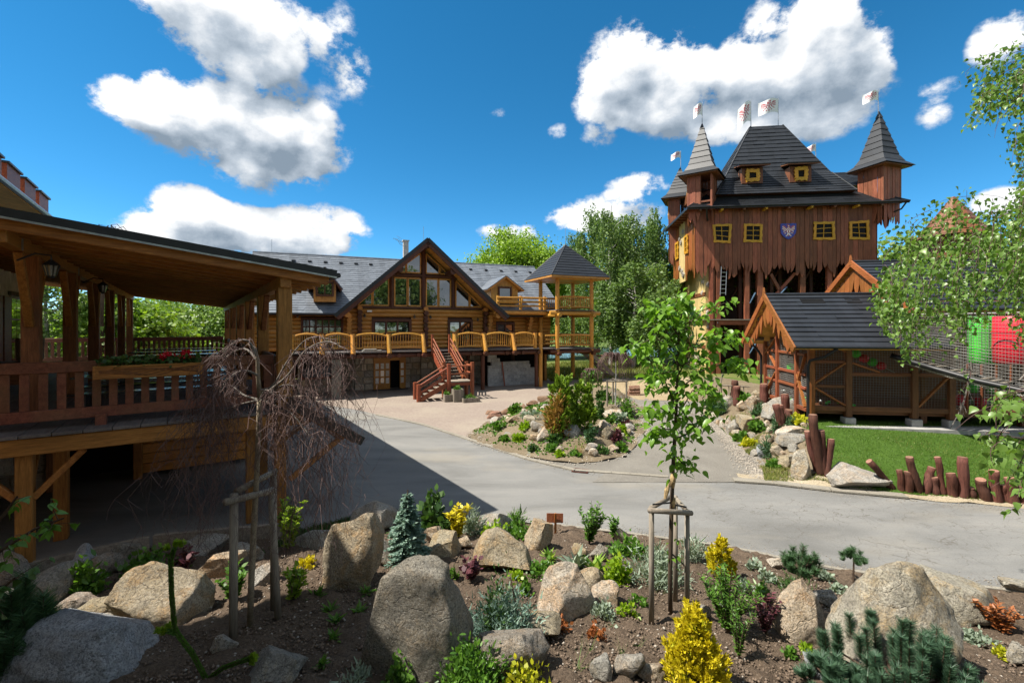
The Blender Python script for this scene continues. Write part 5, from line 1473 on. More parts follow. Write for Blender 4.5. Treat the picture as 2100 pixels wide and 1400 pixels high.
# dormers in the main roof
for (u, v) in ((1543, 360), (1642, 357)):
 x_, z_ = TF.at(u, v, 1.55)
 d = MB().box(x_ - .78, x_ + .78, 1.55, 3.4, z_ - .62, z_ + .62).make('roof_dormer', MATS['tower_board_z'], tw)
 rf = MB().hull([(x_ - 1.15, 1.05, z_ + .62), (x_ + 1.15, 1.05, z_ + .62), (x_ + .95, 3.3, z_ + 1.12), (x_ - .95, 3.3, z_ + 1.12)], (0, 0, .08)).make('dormer_roof', MATS['hut_brown_x'], d); fixn(rf.data)
 tile_courses(d, [(x_ - 1.2, 1.0, z_ + .71), (x_ + 1.2, 1.0, z_ + .71), (x_ + .95, 3.3, z_ + 1.22), (x_ - .95, 3.3, z_ + 1.22)], .45, 'dark_tile', th=.05, jag=.6)
 crooked_window(d, x_ - .36, x_ + .36, z_ - .36, z_ + .34, 1.55, 1, 1, ow=.26, skew=.05)
# --- corner turrets
def turret(name, u_apex, v_apex, cx, cy, half, rot, zb, zbody, zspire_eave, win_side, lab, tail):
 z_ap = TF.z(u_apex, v_apex, cy)
 R_ = Matrix.Translation((cx, cy, 0)) @ Matrix.Rotation(rot, 4, 'Z')
 def put(m, nm, mat, par):
  m.v = [tuple(R_ @ Vector(v)) for v in m.v]; o = m.make(nm, MATS[mat], par); return o
 h = half
 tb = put(MB().box(-h + .06, h - .06, -h + .06, h - .06, zb + .2, zb + .35), 'turret', 'tower_board_z', tw)
 for sx_ in (-1, 1):
  for sy_ in (-1, 1): put(MB().box(sx_ * h - .07, sx_ * h + .07, sy_ * h - .07, sy_ * h + .07, zb - .1, zbody), 'corner_post', 'tower_board_z', tb)
 for f in range(4):
  fr = R_ @ Matrix.Rotation(f * pi / 2, 4, 'Z') @ Matrix.Translation((0, -h, 0))
  if f == win_side:
   clad(tb, -h + .05, h - .05, zb - tail, zb + (zbody - zb) * .42, 0, 1, 'hut_orange_z' if f == 3 else 'tower_board_z', .28, fr, .3)  # left-facing boards take the lighter orange, direct sun put into their colour
   m = MB().box(-h, h, -.03, .03, zbody - .25, zbody); m.v = [tuple(fr @ Vector(v)) for v in m.v]; m.make('lintel', MATS['tower_board_x'], tb)
   crooked_window(tb, -h * .55, h * .55, zb + (zbody - zb) * .48, zbody - .28, -.02, 1, 1, fr, .28, .05)
  elif f == (win_side + 1) % 4:
   clad(tb, -h + .05, h * .15, zb - tail, zbody, 0, 1, 'hut_orange_z' if f == 3 else 'tower_board_z', .30, fr, .3)
   m = MB().box(h * .15, h, -.03, .03, zb + .55, zb + .68); m.v = [tuple(fr @ Vector(v)) for v in m.v]; m.make('rail', MATS['tower_board_x'], tb)
  else: clad(tb, -h + .05, h - .05, zb - tail, zbody, 0, 1, 'tower_board_z', .30, fr, .3)
 # bell-cast spire
 prof = [(h * 1.72, zspire_eave), (h * 1.22, zspire_eave + .42), (h * .94, zspire_eave + .95)]
 n = 7
 for i in range(1, n + 1):
  t = i / n; prof.append((h * .94 * (1 - t) ** 1.0 + .012, zspire_eave + .95 + (z_ap - zspire_eave - .95) * t))
 sp = put(MB().box(-h * 1.6, h * 1.6, -h * 1.6, h * 1.6, zspire_eave - .09, zspire_eave - .02), 'spire', 'hut_brown_x', tb)
 inner = MB()
 for i in range(len(prof) - 1):
  (ra, za), (rb, zb_) = prof[i], prof[i + 1]
  for f in range(4):
   fr = R_ @ Matrix.Rotation(f * pi / 2, 4, 'Z')
   m = MB().add([(-ra - .05, -ra - .05, za), (ra + .05, -ra - .05, za), (rb, -rb, zb_ + .02), (-rb, -rb, zb_ + .02), (-ra + .02, -ra + .02, za + .0), (ra - .02, -ra + .02, za)],
                         [(0, 1, 2, 3), (0, 4, 5, 1)])
   m.v = [tuple(fr @ Vector(v)) for v in m.v]
   m.make('tile_course', MATS['dark_tile'], sp)
 return z_ap
fx, fy = TF.x(1440, 1.25), 1.25
zt1 = turret('turret', 1440, 253, fx, fy, .86, radians(-28), EZ - .1, EZ + 2.7, EZ + 2.65, 3, '', .9)
rx = TF.x(1803, 1.25)
zt2 = turret('turret', 1803, 229, rx, 1.25, .86, radians(24), EZ + .2, EZ + 2.85, EZ + 2.75, 1, '', 1.7)
bxl = TF.x(1395, ED - 1.2)
zt3 = turret('turret', 1395, 344, bxl, ED - 1.2, .86, radians(-20), EZ - .6, EZ + 2.6, EZ + 2.6, 3, '', 2.4)
zt4 = turret('turret', 1672, 330, TF.x(1672, ED + .3), ED + .3, .86, radians(20), EZ - .6, EZ + 2.6, EZ + 2.6, 1, '', 1.5)
# downpipe brackets
MB().tube([(EW - .2, -.05, EZ - .1), (EW - .3, .3, EZ - .5), (WX1 + .3, WY0, EZ - 1.0), (WX1 - .0, WY0 - .05, EZ - 1.1)], .06, 7).make('downpipe', MATS['dark_metal'], tw)
MB().tube([(1.4, -.05, EZ - .1), (1.5, .3, EZ - .6), (1.7, WY0 - .06, EZ - .9)], .06, 7).make('downpipe', MATS['dark_metal'], tw)
# --- open timber frame below the boards
for u, wv in ((1462, .20), (1472, .34), (1531, .34), (1558, .42), (1645, .38), (1700, .34), (1760, .34)):
 x_ = TF.x(u, WY0 + .25); bx('frame_post', 'tower_board_z', tw, x_ - wv / 2, x_ + wv / 2, WY0 + .1, WY0 + .1 + wv, 0, BB + 1.0)
for k in range(10):
 x_ = 2.3 + k * 1.2; bx('inner_post', 'log_brown_z', tw, x_ - .13, x_ + .13, 2.4 + 1.3 * (k % 2), 2.7 + 1.3 * (k % 2), 0, BB + 1.0)
 if k % 2: MB().beam((x_, 3.0, 4.9), (x_ + 2.2, 3.0, BB + .8), .14, .16, (0, 1, 0)).make('inner_brace', MATS['log_brown_n'], tw)
for zf in (TF.z(1500, 655, WY0), TF.z(1500, 778, WY0)):
 bx('platform_beam', 'stair_red_x', tw, TF.x(1474, WY0), WX1, WY0 + .02, WY0 + .26, zf - .42, zf - .06)
 part('platform', MB().box(WX0 + .6, WX1, WY0 - .1, WY1, zf - .055, zf + .03), 'grey_timber_y', tw)
 for k in range(4):
  x_ = 2.4 + k * 2.6; MB().box(x_, x_ + .05, WY0 - .14, WY0 - .11, zf - .3, zf - .2).make('bolt_plate', MATS['zinc_metal'], tw)
part('back_wall', MB().box(WX0, WX1, WY1 - .3, WY1 - .2, 0, BB + .9).box(WX1 - .2, WX1 - .1, WY0 + .4, WY1, 0, BB + .9), 'log_brown_x', tw)
for (u0, v0, u1, v1) in ((1580, 562, 1600, 598), (1630, 560, 1590, 605)):
 a, b = TF.at(u0, v0, WY0 + .4), TF.at(u1, v1, WY0 + .4)
 MB().beam((a[0], WY0 + .4, a[1]), (b[0], WY0 + .4, b[1]), .2, .22, (0, 1, 0)).make('frame_brace', MATS['tower_board_n'], tw)
for (u0, v0, u1, v1) in ((1597, 605, 1612, 588), (1536, 622, 1548, 600), (1535, 725, 1548, 705)):
 a, b = TF.at(u0, v0, WY0 + .25), TF.at(u1, v1, WY0 + .25)
 MB().beam((a[0], WY0 + .22, a[1]), (b[0], WY0 + .22, b[1]), .05, .34, (0, 1, 0)).make('steel_plate', MATS['steel_plate'], tw)
# cream plaster wall with stones on the left side below
side = Matrix.Translation((WX0 + .95, WY1 - .6, 0)) @ Matrix.Rotation(-pi / 2, 4, 'Z'); SLN = WY1 - WY0 - 1.0
lw_ = MB().box(.0, SLN, -.08, .10, 0, BB + .9); lw_.v = [tuple(side @ Vector(v)) for v in lw_.v]; lw_ = lw_.make('plaster_wall', MATS['cream_plaster'], tw)
part('plaster_return', MB().box(WX0 + .9, TF.x(1456, WY0 + .4), WY0 + .35, WY0 + .5, 0, BB + 1), 'cream_plaster', tw)
for k in range(26):
 t = random.uniform(.2, SLN - .2); z_ = random.choice((random.uniform(.2, 1.6), random.uniform(0, BB)))
 m = MB().tube([(t, -.2, z_), (t, -.06, z_)], [random.uniform(.10, .2), random.uniform(.18, .3)], 7, wob=.25); m.v = [tuple(side @ Vector(v)) for v in m.v]
 m.make('stone', MATS[random.choice(('granite_grey', 'granite_pale'))], lw_)
for k in range(9):
 x_ = WX0 + random.uniform(1.0, 1.15); z_ = random.uniform(.2, BB)
 MB().tube([(x_, WY0 + .25, z_), (x_, WY0 + .36, z_)], [.12, .2], 7, wob=.25).make('stone', MATS['granite_grey'], lw_)
for z_ in (2.1, 4.4, 6.3):
 m = MB().box(.0, SLN, -.13, -.07, z_, z_ + .28); m.v = [tuple(side @ Vector(v)) for v in m.v]; m.make('wall_beam', MATS['hut_brown_x'], lw_)
part('corner_post', MB().box(TF.x(1456, WY0), TF.x(1463, WY0), WY0 + .05, WY0 + .33, 0, BB + 1), 'tower_board_z', tw)
# ladder hung in the frame
def ladder(p, q, w, n, lab, rails=.035):
 p, q = Vector(p), Vector(q)
 t = thing('ladder', lab, 'ladder', p)
 d = q - p; x_ = Vector((w / 2, 0, 0))
 for s in (-1, 1): MB().tube([x_ * s, d + x_ * s], rails, 6).make('side_rail', MATS['zinc_metal'], t)
 for i in range(n): MB().tube([d * ((i + .5) / n) - x_, d * ((i + .5) / n) + x_], rails * .7, 6).make('rung', MATS['zinc_metal'], t)
 return t
a = TF.at(1482, 605, WY0 - .0); b = TF.at(1485, 546, WY0)
ladder(TF.w(a[0], WY0 - .05, a[1]), TF.w(b[0], WY0 + .0, b[1]), .42, 7, 'aluminium ladder hanging in the tower frame under the boards')
# flags on poles
def flag(u_pole, v_foot, v_top, u_fly, v0, v1, y, lab, droop=.25):
 x_, zf = TF.at(u_pole, v_foot, y); zt_ = TF.z(u_pole, v_top, y)
 p = TF.w(x_, y, zf)
 t = thing('flag', lab, 'flag', p, TA, 'flags on the castle tower')
 MB().tube([(0, 0, -.25), (0, 0, zt_ - zf)], [.035, .022], 6).make('pole', MATS['zinc_metal'], t)
 za, zb_ = TF.z(u_pole, v0, y) - zf, TF.z(u_pole, v1, y) - zf
 ln = TF.x(u_fly, y) - x_
 nx, nz = 16, 8
 def pt(s, r):
  wv = .10 * sin(s * 7 + r * 1.6) * s
  return Vector((ln * s * (1 - .10 * s), -.30 * s + wv - .15 * sin(s * 4), zb_ + (za - zb_) * (1 - .12 * s) * r - droop * s * s * (1.0 - .35 * r) + .06 * sin(s * 6)))
 m = MB(); vs = [pt(i / nx, j / nz) for i in range(nx + 1) for j in range(nz + 1)]
 m.add(vs, [(i * (nz + 1) + j, (i + 1) * (nz + 1) + j, (i + 1) * (nz + 1) + j + 1, i * (nz + 1) + j + 1) for i in range(nx) for j in range(nz)])
 cl = m.make('cloth', MATS['flag_white'], t, True)
 for want, mt in (('r', 'heraldic_red'),):
  m = MB()
  for (a, b, c_) in eagle_cells():
   if c_ != want: continue
   s0, r0 = .5 + a * .40, .5 + b * .40; ds, dr = .030, .034
   q = [pt(s0 - ds, r0 - dr), pt(s0 + ds, r0 - dr), pt(s0 + ds, r0 + dr), pt(s0 - ds, r0 + dr)]
   for sy in (-.006, .006): m.add([v + Vector((0, sy, 0)) for v in q], [(0, 1, 2, 3)])
  m.make('eagle_chequers', MATS[mt], cl)
 return t
flag(1440, 253, 208, 1419, 213, 238, 1.25, 'white flag with red chequered eagle on the front left spire')
flag(1540, 262, 203, 1508, 208, 250, 4.4, 'drooping white flag on the left end of the main ridge', .8)
flag(1596, 257, 199, 1549, 203, 232, 4.4, 'white flag on the right end of the main ridge')
flag(1801, 229, 184, 1763, 188, 208, 1.25, 'white flag on the front right spire')
flag(1396, 344, 309, 1373, 312, 325, ED - 1.2, 'small white flag on the rear left spire')
flag(1673, 330, 293, 1650, 297, 312, ED + .3, 'small white flag behind the right side of the main roof')
# ------------------------------------------------------------------ netted play huts on the right
HA = -radians(9.0)
HO1 = Vector((10.42, 16.0, .97))
HF = Frame(HO1, HA)
hut = thing('play_hut', 'small timber play hut with netted sides and orange bargeboards on the lawn', 'hut', HO1, HA)
def hy(u, x=0.0):                             # depth of a pixel column on a plane x = const
 k = (u - 1050) / F; b = HF.o + HF.ex * x
 return (k * b.y - b.x) / (HF.ey.x - k * HF.ey.y)
def hz(v, x, y): return H - (v - HZ) / F * HF.w(x, y).y - HO1.z
HYB = 3.9; RYM = HYB / 2
RZ, EZ1 = hz(605, -.7, RYM), hz(711, .5, -.6)
HX1 = 4.15
def net(parent, c00, c10, c11, c01, cell=.085, r=.0042, mat='net_dark', sag=.04, name='net'):
 c00, c10, c11, c01 = [Vector(c) for c in (c00, c10, c11, c01)]
 nu = max(2, int(max((c10 - c00).length, (c11 - c01).length) / cell)); nv = max(2, int(max((c01 - c00).length, (c11 - c10).length) / cell))
 nrm = (c10 - c00).cross(c01 - c00).normalized()
 def pt(s, t): return c00.lerp(c10, s).lerp(c01.lerp(c11, s), t) + nrm * (sag * sin(pi * s) * sin(pi * t) * (1 + .6 * sin(9 * s + 5 * t)))
 m = MB()
 for i in range(nu + 1): m.tube([pt(i / nu, t) for t in np.linspace(0, 1, 5)], r, 3, False)
 for j in range(nv + 1): m.tube([pt(s, j / nv) for s in np.linspace(0, 1, 5)], r, 3, False)
 return m.make(name, MATS[mat], parent)
fu = [1662, 1739, 1874, 1950]
fx_ = [HF.x(u, 0) for u in fu]
fx_[0] = .09
FT = EZ1 + .25
for i, x in enumerate(fx_):
 bx('post', 'hut_orange_z' if i == 0 else 'hut_brown_z', hut, x - .095, x + .095, -.095, .095, .22 if i else .0, FT)
 if i: bx('footing', 'concrete', hut, x - .17, x + .17, -.17, .17, -.15, .215)
BZ = .42
bx('bottom_beam', 'hut_brown_x', hut, fx_[0], fx_[-1] + 3, -.06, .06, BZ, BZ + .17)
bx('wall_plate', 'hut_brown_x', hut, -.6, HX1, -.08, .08, FT, FT + .14)
mz = hz(742, .8, 0); mz2 = hz(792, .8, 0); mz3 = hz(768, 2.5, 0)
bx('rail', 'hut_brown_x', hut, fx_[0] + .1, fx_[1] - .1, -.05, .05, mz - .05, mz + .05)
bx('rail', 'hut_brown_x', hut, fx_[0] + .1, fx_[1] - .1, -.05, .05, mz2 - .05, mz2 + .05)
bx('rail', 'hut_brown_x', hut, fx_[1] + .1, fx_[2] - .1, -.05, .05, mz3 - .06, mz3 + .06)
bx('rail', 'hut_brown_x', hut, fx_[2] + .1, fx_[3] - .1, -.05, .05, mz3 - .06, mz3 + .06)
def dbr(p, q, w=.13, mat='hut_orange_n', nm='brace'): bevel(MB().beam(p, q, .06, w, (0, 1, 0)).make(nm, MATS[mat], hut), .008)
dbr((fx_[0] + .1, -.02, mz2 + .1), (fx_[1] - .1, -.02, mz - .02)); dbr((fx_[0] + .1, -.02, mz2 - .05), (fx_[1] - .1, -.02, BZ + .2))
dbr((fx_[1] + .1, -.02, mz - .02), (fx_[1] + .95, -.02, mz3 + .08)); dbr((fx_[1] - .1, -.02, FT - .45), (fx_[1] - .75, -.02, FT - .02))
dbr((fx_[2] + .1, -.02, BZ + .2), (fx_[3] - .1, -.02, mz3 - .05))
for a, b in zip(fx_, fx_[1:]): net(hut, (a + .1, .03, BZ + .17), (b - .1, .03, BZ + .17), (b - .1, .03, FT), (a + .1, .03, FT))
# gable side towards the path
gys = [.09, .85, 2.55, HYB - .12]
for i, y in enumerate(gys):
 if i: bx('gable_post', 'stair_red_z', hut, -.08, .08, y - .075, y + .075, .15, RZ - .45 - abs(y - RYM) * .78)
bx('bottom_beam', 'stair_red_y', hut, -.06, .06, .1, HYB, .34, .48)
for k, z_ in enumerate((1.15, 1.75, 2.35)):
 for a, b in zip(gys, gys[1:]): bx('gable_rail', 'stair_red_y', hut, -.05, .05, a + .09, b - .09, z_ - .05 - .1 * (k % 2), z_ + .05 - .1 * (k % 2))
for a, b, z0, z1 in ((gys[0], gys[1], .5, 1.6), (gys[0], gys[1], 2.3, 1.2), (gys[2], gys[3], 1.5, .5), (gys[2], gys[3], 1.7, 2.5), (gys[2], gys[3], 2.9, 2.2)):
 bevel(MB().beam((-.03, a + .08, z0), (-.03, b - .08, z1), .12, .06, (0, 0, 1)).make('gable_brace', MATS['hut_orange_n'], hut), .008)
for a, b in zip(gys, gys[1:]): net(hut, (.03, b - .08, .5), (.03, a + .08, .5), (.03, a + .08, 2.95 if a > .3 else 2.7), (.03, b - .08, 2.95 if b < 3 else 2.7), .075, .0048, 'net_rope')
# roof
def hut_roof(parent, x0, x1, ym, half, rz_, ez_, course, name='roof'):
 r = MB().add([(x0, ym - half, ez_), (x1, ym - half, ez_), (x1, ym, rz_), (x0, ym, rz_), (x0, ym + half, ez_), (x1, ym + half, ez_),
                  (x0, ym - half, ez_ - .1), (x1, ym - half, ez_ - .1), (x1, ym, rz_ - .12), (x0, ym, rz_ - .12), (x0, ym + half, ez_ - .1), (x1, ym + half, ez_ - .1)],
                 [(0, 1, 2, 3), (3, 2, 5, 4), (0, 6, 7, 1), (6, 9, 8, 7), (9, 10, 11, 8), (0, 3, 9, 6), (3, 4, 10, 9), (1, 7, 8, 2), (4, 5, 11, 10)]).make(name, MATS['soffit_yellow'], parent)
 tile_courses(r, [(x0 - .02, ym - half - .02, ez_), (x1, ym - half - .02, ez_), (x1, ym, rz_), (x0 - .02, ym, rz_)], course, 'dark_tile', th=.045, jag=.9)
 tile_courses(r, [(x1, ym + half, ez_), (x0 - .02, ym + half, ez_), (x0 - .02, ym, rz_), (x1, ym, rz_)], course * 2, 'dark_tile', th=.045)
 MB().tube([(x0, ym, rz_ + .02), (x1, ym, rz_ + .02)], .06, 7).make('ridge', MATS['dark_tile'], r)
 MB().tube([(x0, ym - half - .07, ez_ - .01), (x1, ym - half - .07, ez_ - .01)], .055, 8).make('gutter', MATS['dark_metal'], r)
 return r
def gable_trim(parent, x, ym, half, rz_, ez_, n, deep):
 """bargeboards, finial and jagged hanging boards of a gable facing -x"""
 for s in (-1, 1):
  bevel(MB().beam((x - .04, ym + s * (half + .06), ez_ - .10), (x - .04, ym - s * .04, rz_ - .02), .06, .24, (0, s * (rz_ - ez_), half)).make('bargeboard', MATS['hut_orange_y'], parent), .008)
 MB().prism([(-.09, 0), (.09, 0), (.05, .12), (.0, .34), (-.05, .12)], -.03, .03)
 f = MB().prism([(-.10, -.12), (.10, -.12), (.06, .10), (.0, .30), (-.06, .10)], -.03, .03)
 f.v = [(x - .05 + v[1], ym + v[0], rz_ + v[2]) for v in f.v]; f.make('finial', MATS['hut_orange_n'], parent)
 w = half * 2 * .88 / n
 for i in range(n):
  y0 = ym - half * .88 + i * w; yc = y0 + w / 2
  zt = rz_ - .25 - abs(yc - ym) * (rz_ - ez_) / half
  zb = max(zt - deep * (1.15 - .55 * abs(yc - ym) / half) - random.uniform(0, .25), ez_ - .25)
  m = MB().prism(jag_board(y0, y0 + w - .012, zb, zt, (i * 3) % 5), -.02, .02)
  m.v = [(x + .10 + v[1], v[0], v[2] * 1.0) for v in m.v]
  m.make('hanging_board', MATS['hut_orange_z'], parent)
ro = hut_roof(hut, -.7, HX1, RYM, RYM + .62, RZ, EZ1, .26)
gable_trim(hut, -.7, RYM, RYM + .62, RZ, EZ1, 13, .62)
for s in (-1, 1):
 MB().tube([(-.62, RYM + s * 1.0, RZ - .92), (0, RYM + s * 1.0, RZ - .92)], .075, 7).make('purlin_end', MATS['grey_timber_n'], hut)
 MB().tube([(-.62, RYM + s * 2.1, RZ - 1.78), (0, RYM + s * 2.1, RZ - 1.78)], .075, 7).make('purlin_end', MATS['grey_timber_n'], hut)
for (u0, u1) in ((1643, 1690), (1735, 1765)):
 y_ = RYM - .42; z_ = RZ - .36
 a, b = HF.x(u0, y_), HF.x(u1, y_)
 sl_ = (RZ - EZ1) / (RYM + .62)
 o = MB().hull([(a, y_ - .12, z_ - .12 * sl_ + .06), (b, y_ - .12, z_ - .12 * sl_ + .06), (b, y_ + .12, z_ + .12 * sl_ + .06), (a, y_ + .12, z_ + .12 * sl_ + .06)], (0, 0, .03)).make('skylight', MATS['dark_pane'], ro)
# inside: dark back wall, floor, posts
part('back_wall', MB().box(.2, HX1 + 2.5, HYB - .1, HYB, .3, 2.9), 'hut_brown_x', hut)
part('floor', MB().box(.1, HX1 + 2.5, .1, HYB, .3, .4), 'hut_brown_x', hut)
# black downpipes
MB().tube([(.6, -.66, EZ1 - .05), (.3, -.5, EZ1 - .35), (-.05, -.22, EZ1 - .5), (-.1, -.2, EZ1 - .7), (-.1, -.2, .25), (-.16, -.28, .0)], .05, 8).make('downpipe', MATS['black_paint'], hut)
MB().tube([(-.4, HYB + .5, EZ1 - .05), (-.2, HYB + .2, EZ1 - .4), (-.15, HYB, EZ1 - .6), (-.15, HYB, .1)], .05, 8).make('downpipe', MATS['black_paint'], hut)
part('base_slab', MB().box(-.1, 9, -.55, HYB, -.22, -.02), 'concrete', hut)
# play balls
def ball_mesh(mat, r):
 import bmesh
 bm = bmesh.new(); bmesh.ops.create_icosphere(bm, subdivisions=2, radius=r); m = bpy.data.meshes.new('ball'); bm.to_mesh(m); bm.free(); m.shade_smooth(); m.materials.append(MATS[mat]); return m
bw_, bg_, br_ = ball_mesh('white_plastic', .055), ball_mesh('green_plastic', .055), ball_mesh('crimson_plastic', .12)
def put_ball(mesh, x, y, z, lab, grp):
 o = ob('play_ball', mesh, None, HF.w(x, y, z)); return tag(o, lab, 'ball', grp)
for k in range(34):
 r_ = random.random()
 if k < 20: put_ball(bw_, random.uniform(.25, 1.1), random.uniform(.3, 3.4), .46 + (k % 3) * .1, 'white play ball heaped inside the net of the hut corner', 'white play balls in the hut')
 else: put_ball(bg_, random.uniform(.3, 1.8), random.uniform(.2, 2.4), .46 + (k % 2) * .08, 'small green play ball lying on the hut floor behind the net', 'green play balls in the hut')
bgb, brb = ball_mesh('green_plastic', .16), ball_mesh('crimson_plastic', .16)
for (u, v, m_, lab) in ((1755, 725, bgb, 'upper green ball on the rope inside the hut'), (1772, 735, brb, 'upper red ball on the rope inside the hut'), (1789, 742, bgb, 'lower green ball on the rope inside the hut'), (1807, 750, brb, 'lowest red ball on the rope inside the hut')):
 x = HF.x(u, .9); p = P(u, v, HF.w(x, .9).y); o = ob('rope_ball', m_, None, p); tag(o, lab, 'ball')
x = HF.x(1810, .9)
a_, b_ = P(1745, 718, HF.w(HF.x(1745, .9), .9).y), P(1835, 764, HF.w(HF.x(1835, .9), .9).y)
tag(MB().tube([a_, b_], .02, 6).make('climbing_rope', MATS['net_dark']), 'rope carrying the green and red balls inside the hut', 'rope')
for (u, v, mt, lab) in ((1690, 735, 'green_plastic', 'upper green block behind the gable net of the hut'), (1623, 752, 'green_plastic', 'green lantern-shaped block behind the gable net')):
 if u == 1690: continue
 d_ = 18.2; p = P(u, v, d_); s_ = .13 if mt[0] == 'g' else .33
 tag(bevel(MB().box(p.x - s_, p.x + s_, p.y - s_, p.y + s_, p.z - s_ * (1 if mt[0] == 'g' else 1.3), p.z + s_).make('foam_block', MATS[mt]), .04), lab, 'block')
# --- second, larger hut behind
H2X = 3.2
HO2 = HF.w(H2X, 0, 0)
hut2 = thing('large_play_hut', 'larger play hut with dark tiled roof rising behind the small hut', 'hut', HO2, HA)
R2, E2 = 6.02, 3.95
hut_roof(hut2, 0, 14, 3.45, 3.55, R2, E2, .30)
gable_trim(hut2, 0, 3.45, 3.55, R2, E2, 18, .9)
for x in (.6, 3.6, 6.6, 9.6):
 for y in (.4, 6.5): bx('post', 'hut_brown_z', hut2, x - .1, x + .1, y - .1, y + .1, .0, E2 + .1)
bx('wall_plate', 'hut_brown_x', hut2, .1, 13.5, .28, .5, E2 + .1, E2 + .28)
part('back_wall', MB().box(.2, 13, 6.6, 6.7, 0, E2 + .2), 'hut_brown_x', hut2)
part('gable_wall', MB().add([(.35, .5, 2.8), (.35, 6.4, 2.8), (.35, 6.4, E2), (.35, 3.45, R2 - .2), (.35, .5, E2), (.42, .5, 2.8), (.42, 6.4, 2.8), (.42, 6.4, E2), (.42, 3.45, R2 - .2), (.42, .5, E2)], [(0, 1, 2, 3, 4), (9, 8, 7, 6, 5), (0, 5, 6, 1)]), 'hut_orange_z', hut2)
# low netted bays to the right
for k in range(8):
 x = fx_[3] - H2X + .5 + k * .42
 bx('stud', 'stair_red_z', hut2, x - .03, x + .03, .0, .06, BZ + .17, 2.1)
net(hut2, (fx_[3] - H2X + .1, .03, BZ + .17), (8, .03, BZ + .17), (8, .03, 2.6), (fx_[3] - H2X + .1, .03, 2.6), .10, .006, 'net_dark')
for (u, v, mt, lab) in ((1968, 822, 'crimson_plastic', 'leftmost red tub behind the low net'), (2010, 828, 'crimson_plastic', 'middle red tub behind the low net'), (2060, 828, 'crimson_plastic', 'right red tub behind the low net'), (1994, 795, 'green_plastic', 'left green hoop block behind the low net'), (2035, 798, 'green_plastic', 'right green hoop block behind the low net')):
 x = HF.x(u, .8); w_ = HF.w(x, .8); p = P(u, v, w_.y)
 t = thing('play_tub', lab, 'tub', p, HA)
 MB().tube([(0, 0, -.16), (0, 0, -.15), (0, 0, .17)], [.10, .15, .17], 14).make('tub', MATS[mt], t, True); MB().tube([(0, 0, .17), (0, 0, .2)], .185, 14).make('rim', MATS[mt], t)
# --- net bridge coming towards the viewer
nbg = thing('net_bridge', 'sagging net bridge with plank floor curving out of the right edge', 'bridge', (0, 0, 0))
path = [Vector((12.75, 15.3, 3.35)), Vector((13.35, 14.4, 3.0)), Vector((13.75, 13.4, 2.72)), Vector((14.2, 12.2, 2.50)), Vector((14.9, 10.6, 2.42)), Vector((15.8, 8.8, 2.5))]
pl = []
for a, b in zip(path, path[1:]): pl += [a.lerp(b, t) for t in np.linspace(0, 1, 6, endpoint=False)]
pl.append(path[-1])
sidev = Vector((.85, .45, 0))
MB().tube(pl, .085, 8).make('edge_rope', MATS['black_paint'], nbg, True); MB().tube([p + sidev for p in pl], .055, 8).make('edge_rope', MATS['black_paint'], nbg, True)
TOPZ_ = 4.72
MB().tube([Vector((p.x, p.y, TOPZ_)) for p in pl], .02, 6).make('top_rope', MATS['net_rope'], nbg)
MB().tube([Vector((p.x, p.y, TOPZ_)) + sidev for p in pl], .02, 6).make('top_rope', MATS['net_rope'], nbg)
for off in (0, 1):
 m = MB(); o_ = sidev * off
 for i in range(len(pl) - 1):
  a, b = pl[i] + o_, pl[i + 1] + o_
  for s in np.linspace(0, 1, 3, endpoint=False):
   p = a.lerp(b, s); m.tube([p, Vector((p.x, p.y, TOPZ_))], .0046, 3, False)
  for k in range(21):
   t = k / 21
   m.tube([Vector((a.x, a.y, a.z + (TOPZ_ - a.z) * t)), Vector((b.x, b.y, b.z + (TOPZ_ - b.z) * t))], .0046, 3, False)
 m.make('side_net', MATS['net_dark'], nbg)
m = MB()
for i in range(len(pl) - 1):                   # belly net below the floor edge
 a, b = pl[i], pl[i + 1]
 for k in range(6):
  t = k / 5; f = lambda p: p + sidev * t + Vector((0, 0, -.20 * sin(pi * t) - .02))
  m.tube([f(a), f(b)], .007, 3, False)
 for s in (0, .33, .66): m.tube([a.lerp(b, s) + sidev * t + Vector((0, 0, -.20 * sin(pi * t) - .02)) for t in np.linspace(0, 1, 6)], .0046, 3, False)
m.make('belly_net', MATS['net_rope'], nbg)
for i in range(2, len(pl) - 1, 1):
 if i % 4 == 3: continue
 c = pl[i] + sidev * .5; d = (pl[i + 1] - pl[i]).normalized()
 MB().beam(c - sidev * .42 + Vector((0, 0, .05)), c + sidev * .42 + Vector((0, 0, .05)), .15, .035).make('foot_plank', MATS['grey_timber_n'], nbg)
for (u0, u1, mt, lab) in ((1993, 2036, 'green_plastic', 'bright green barrel hung inside the net bridge'), (2048, 2112, 'crimson_plastic', 'bright red barrel hung inside the net bridge')):
 d_ = 14.3 if mt[0] == 'g' else 13.4
 p, q = P(u0, 745, d_), P(u1, 648, d_); r_ = (q.x - p.x) / 2; c = (p + q) / 2
 t = thing('play_barrel', lab, 'barrel', (c.x, c.y, p.z))
 h_ = q.z - p.z
 MB().tube([(0, 0, 0), (0, 0, .03), (0, 0, h_ * .33), (0, 0, h_ * .66), (0, 0, h_ - .03), (0, 0, h_)], [r_ * .92, r_, r_ * 1.02, r_ * 1.02, r_, r_ * .92], 20).make('shell', MATS[mt], t, True)
 for z_ in (.33, .66): MB().tube([(0, 0, h_ * z_ - .02), (0, 0, h_ * z_ + .02)], r_ * 1.05, 20).make('hoop', MATS[mt], t)
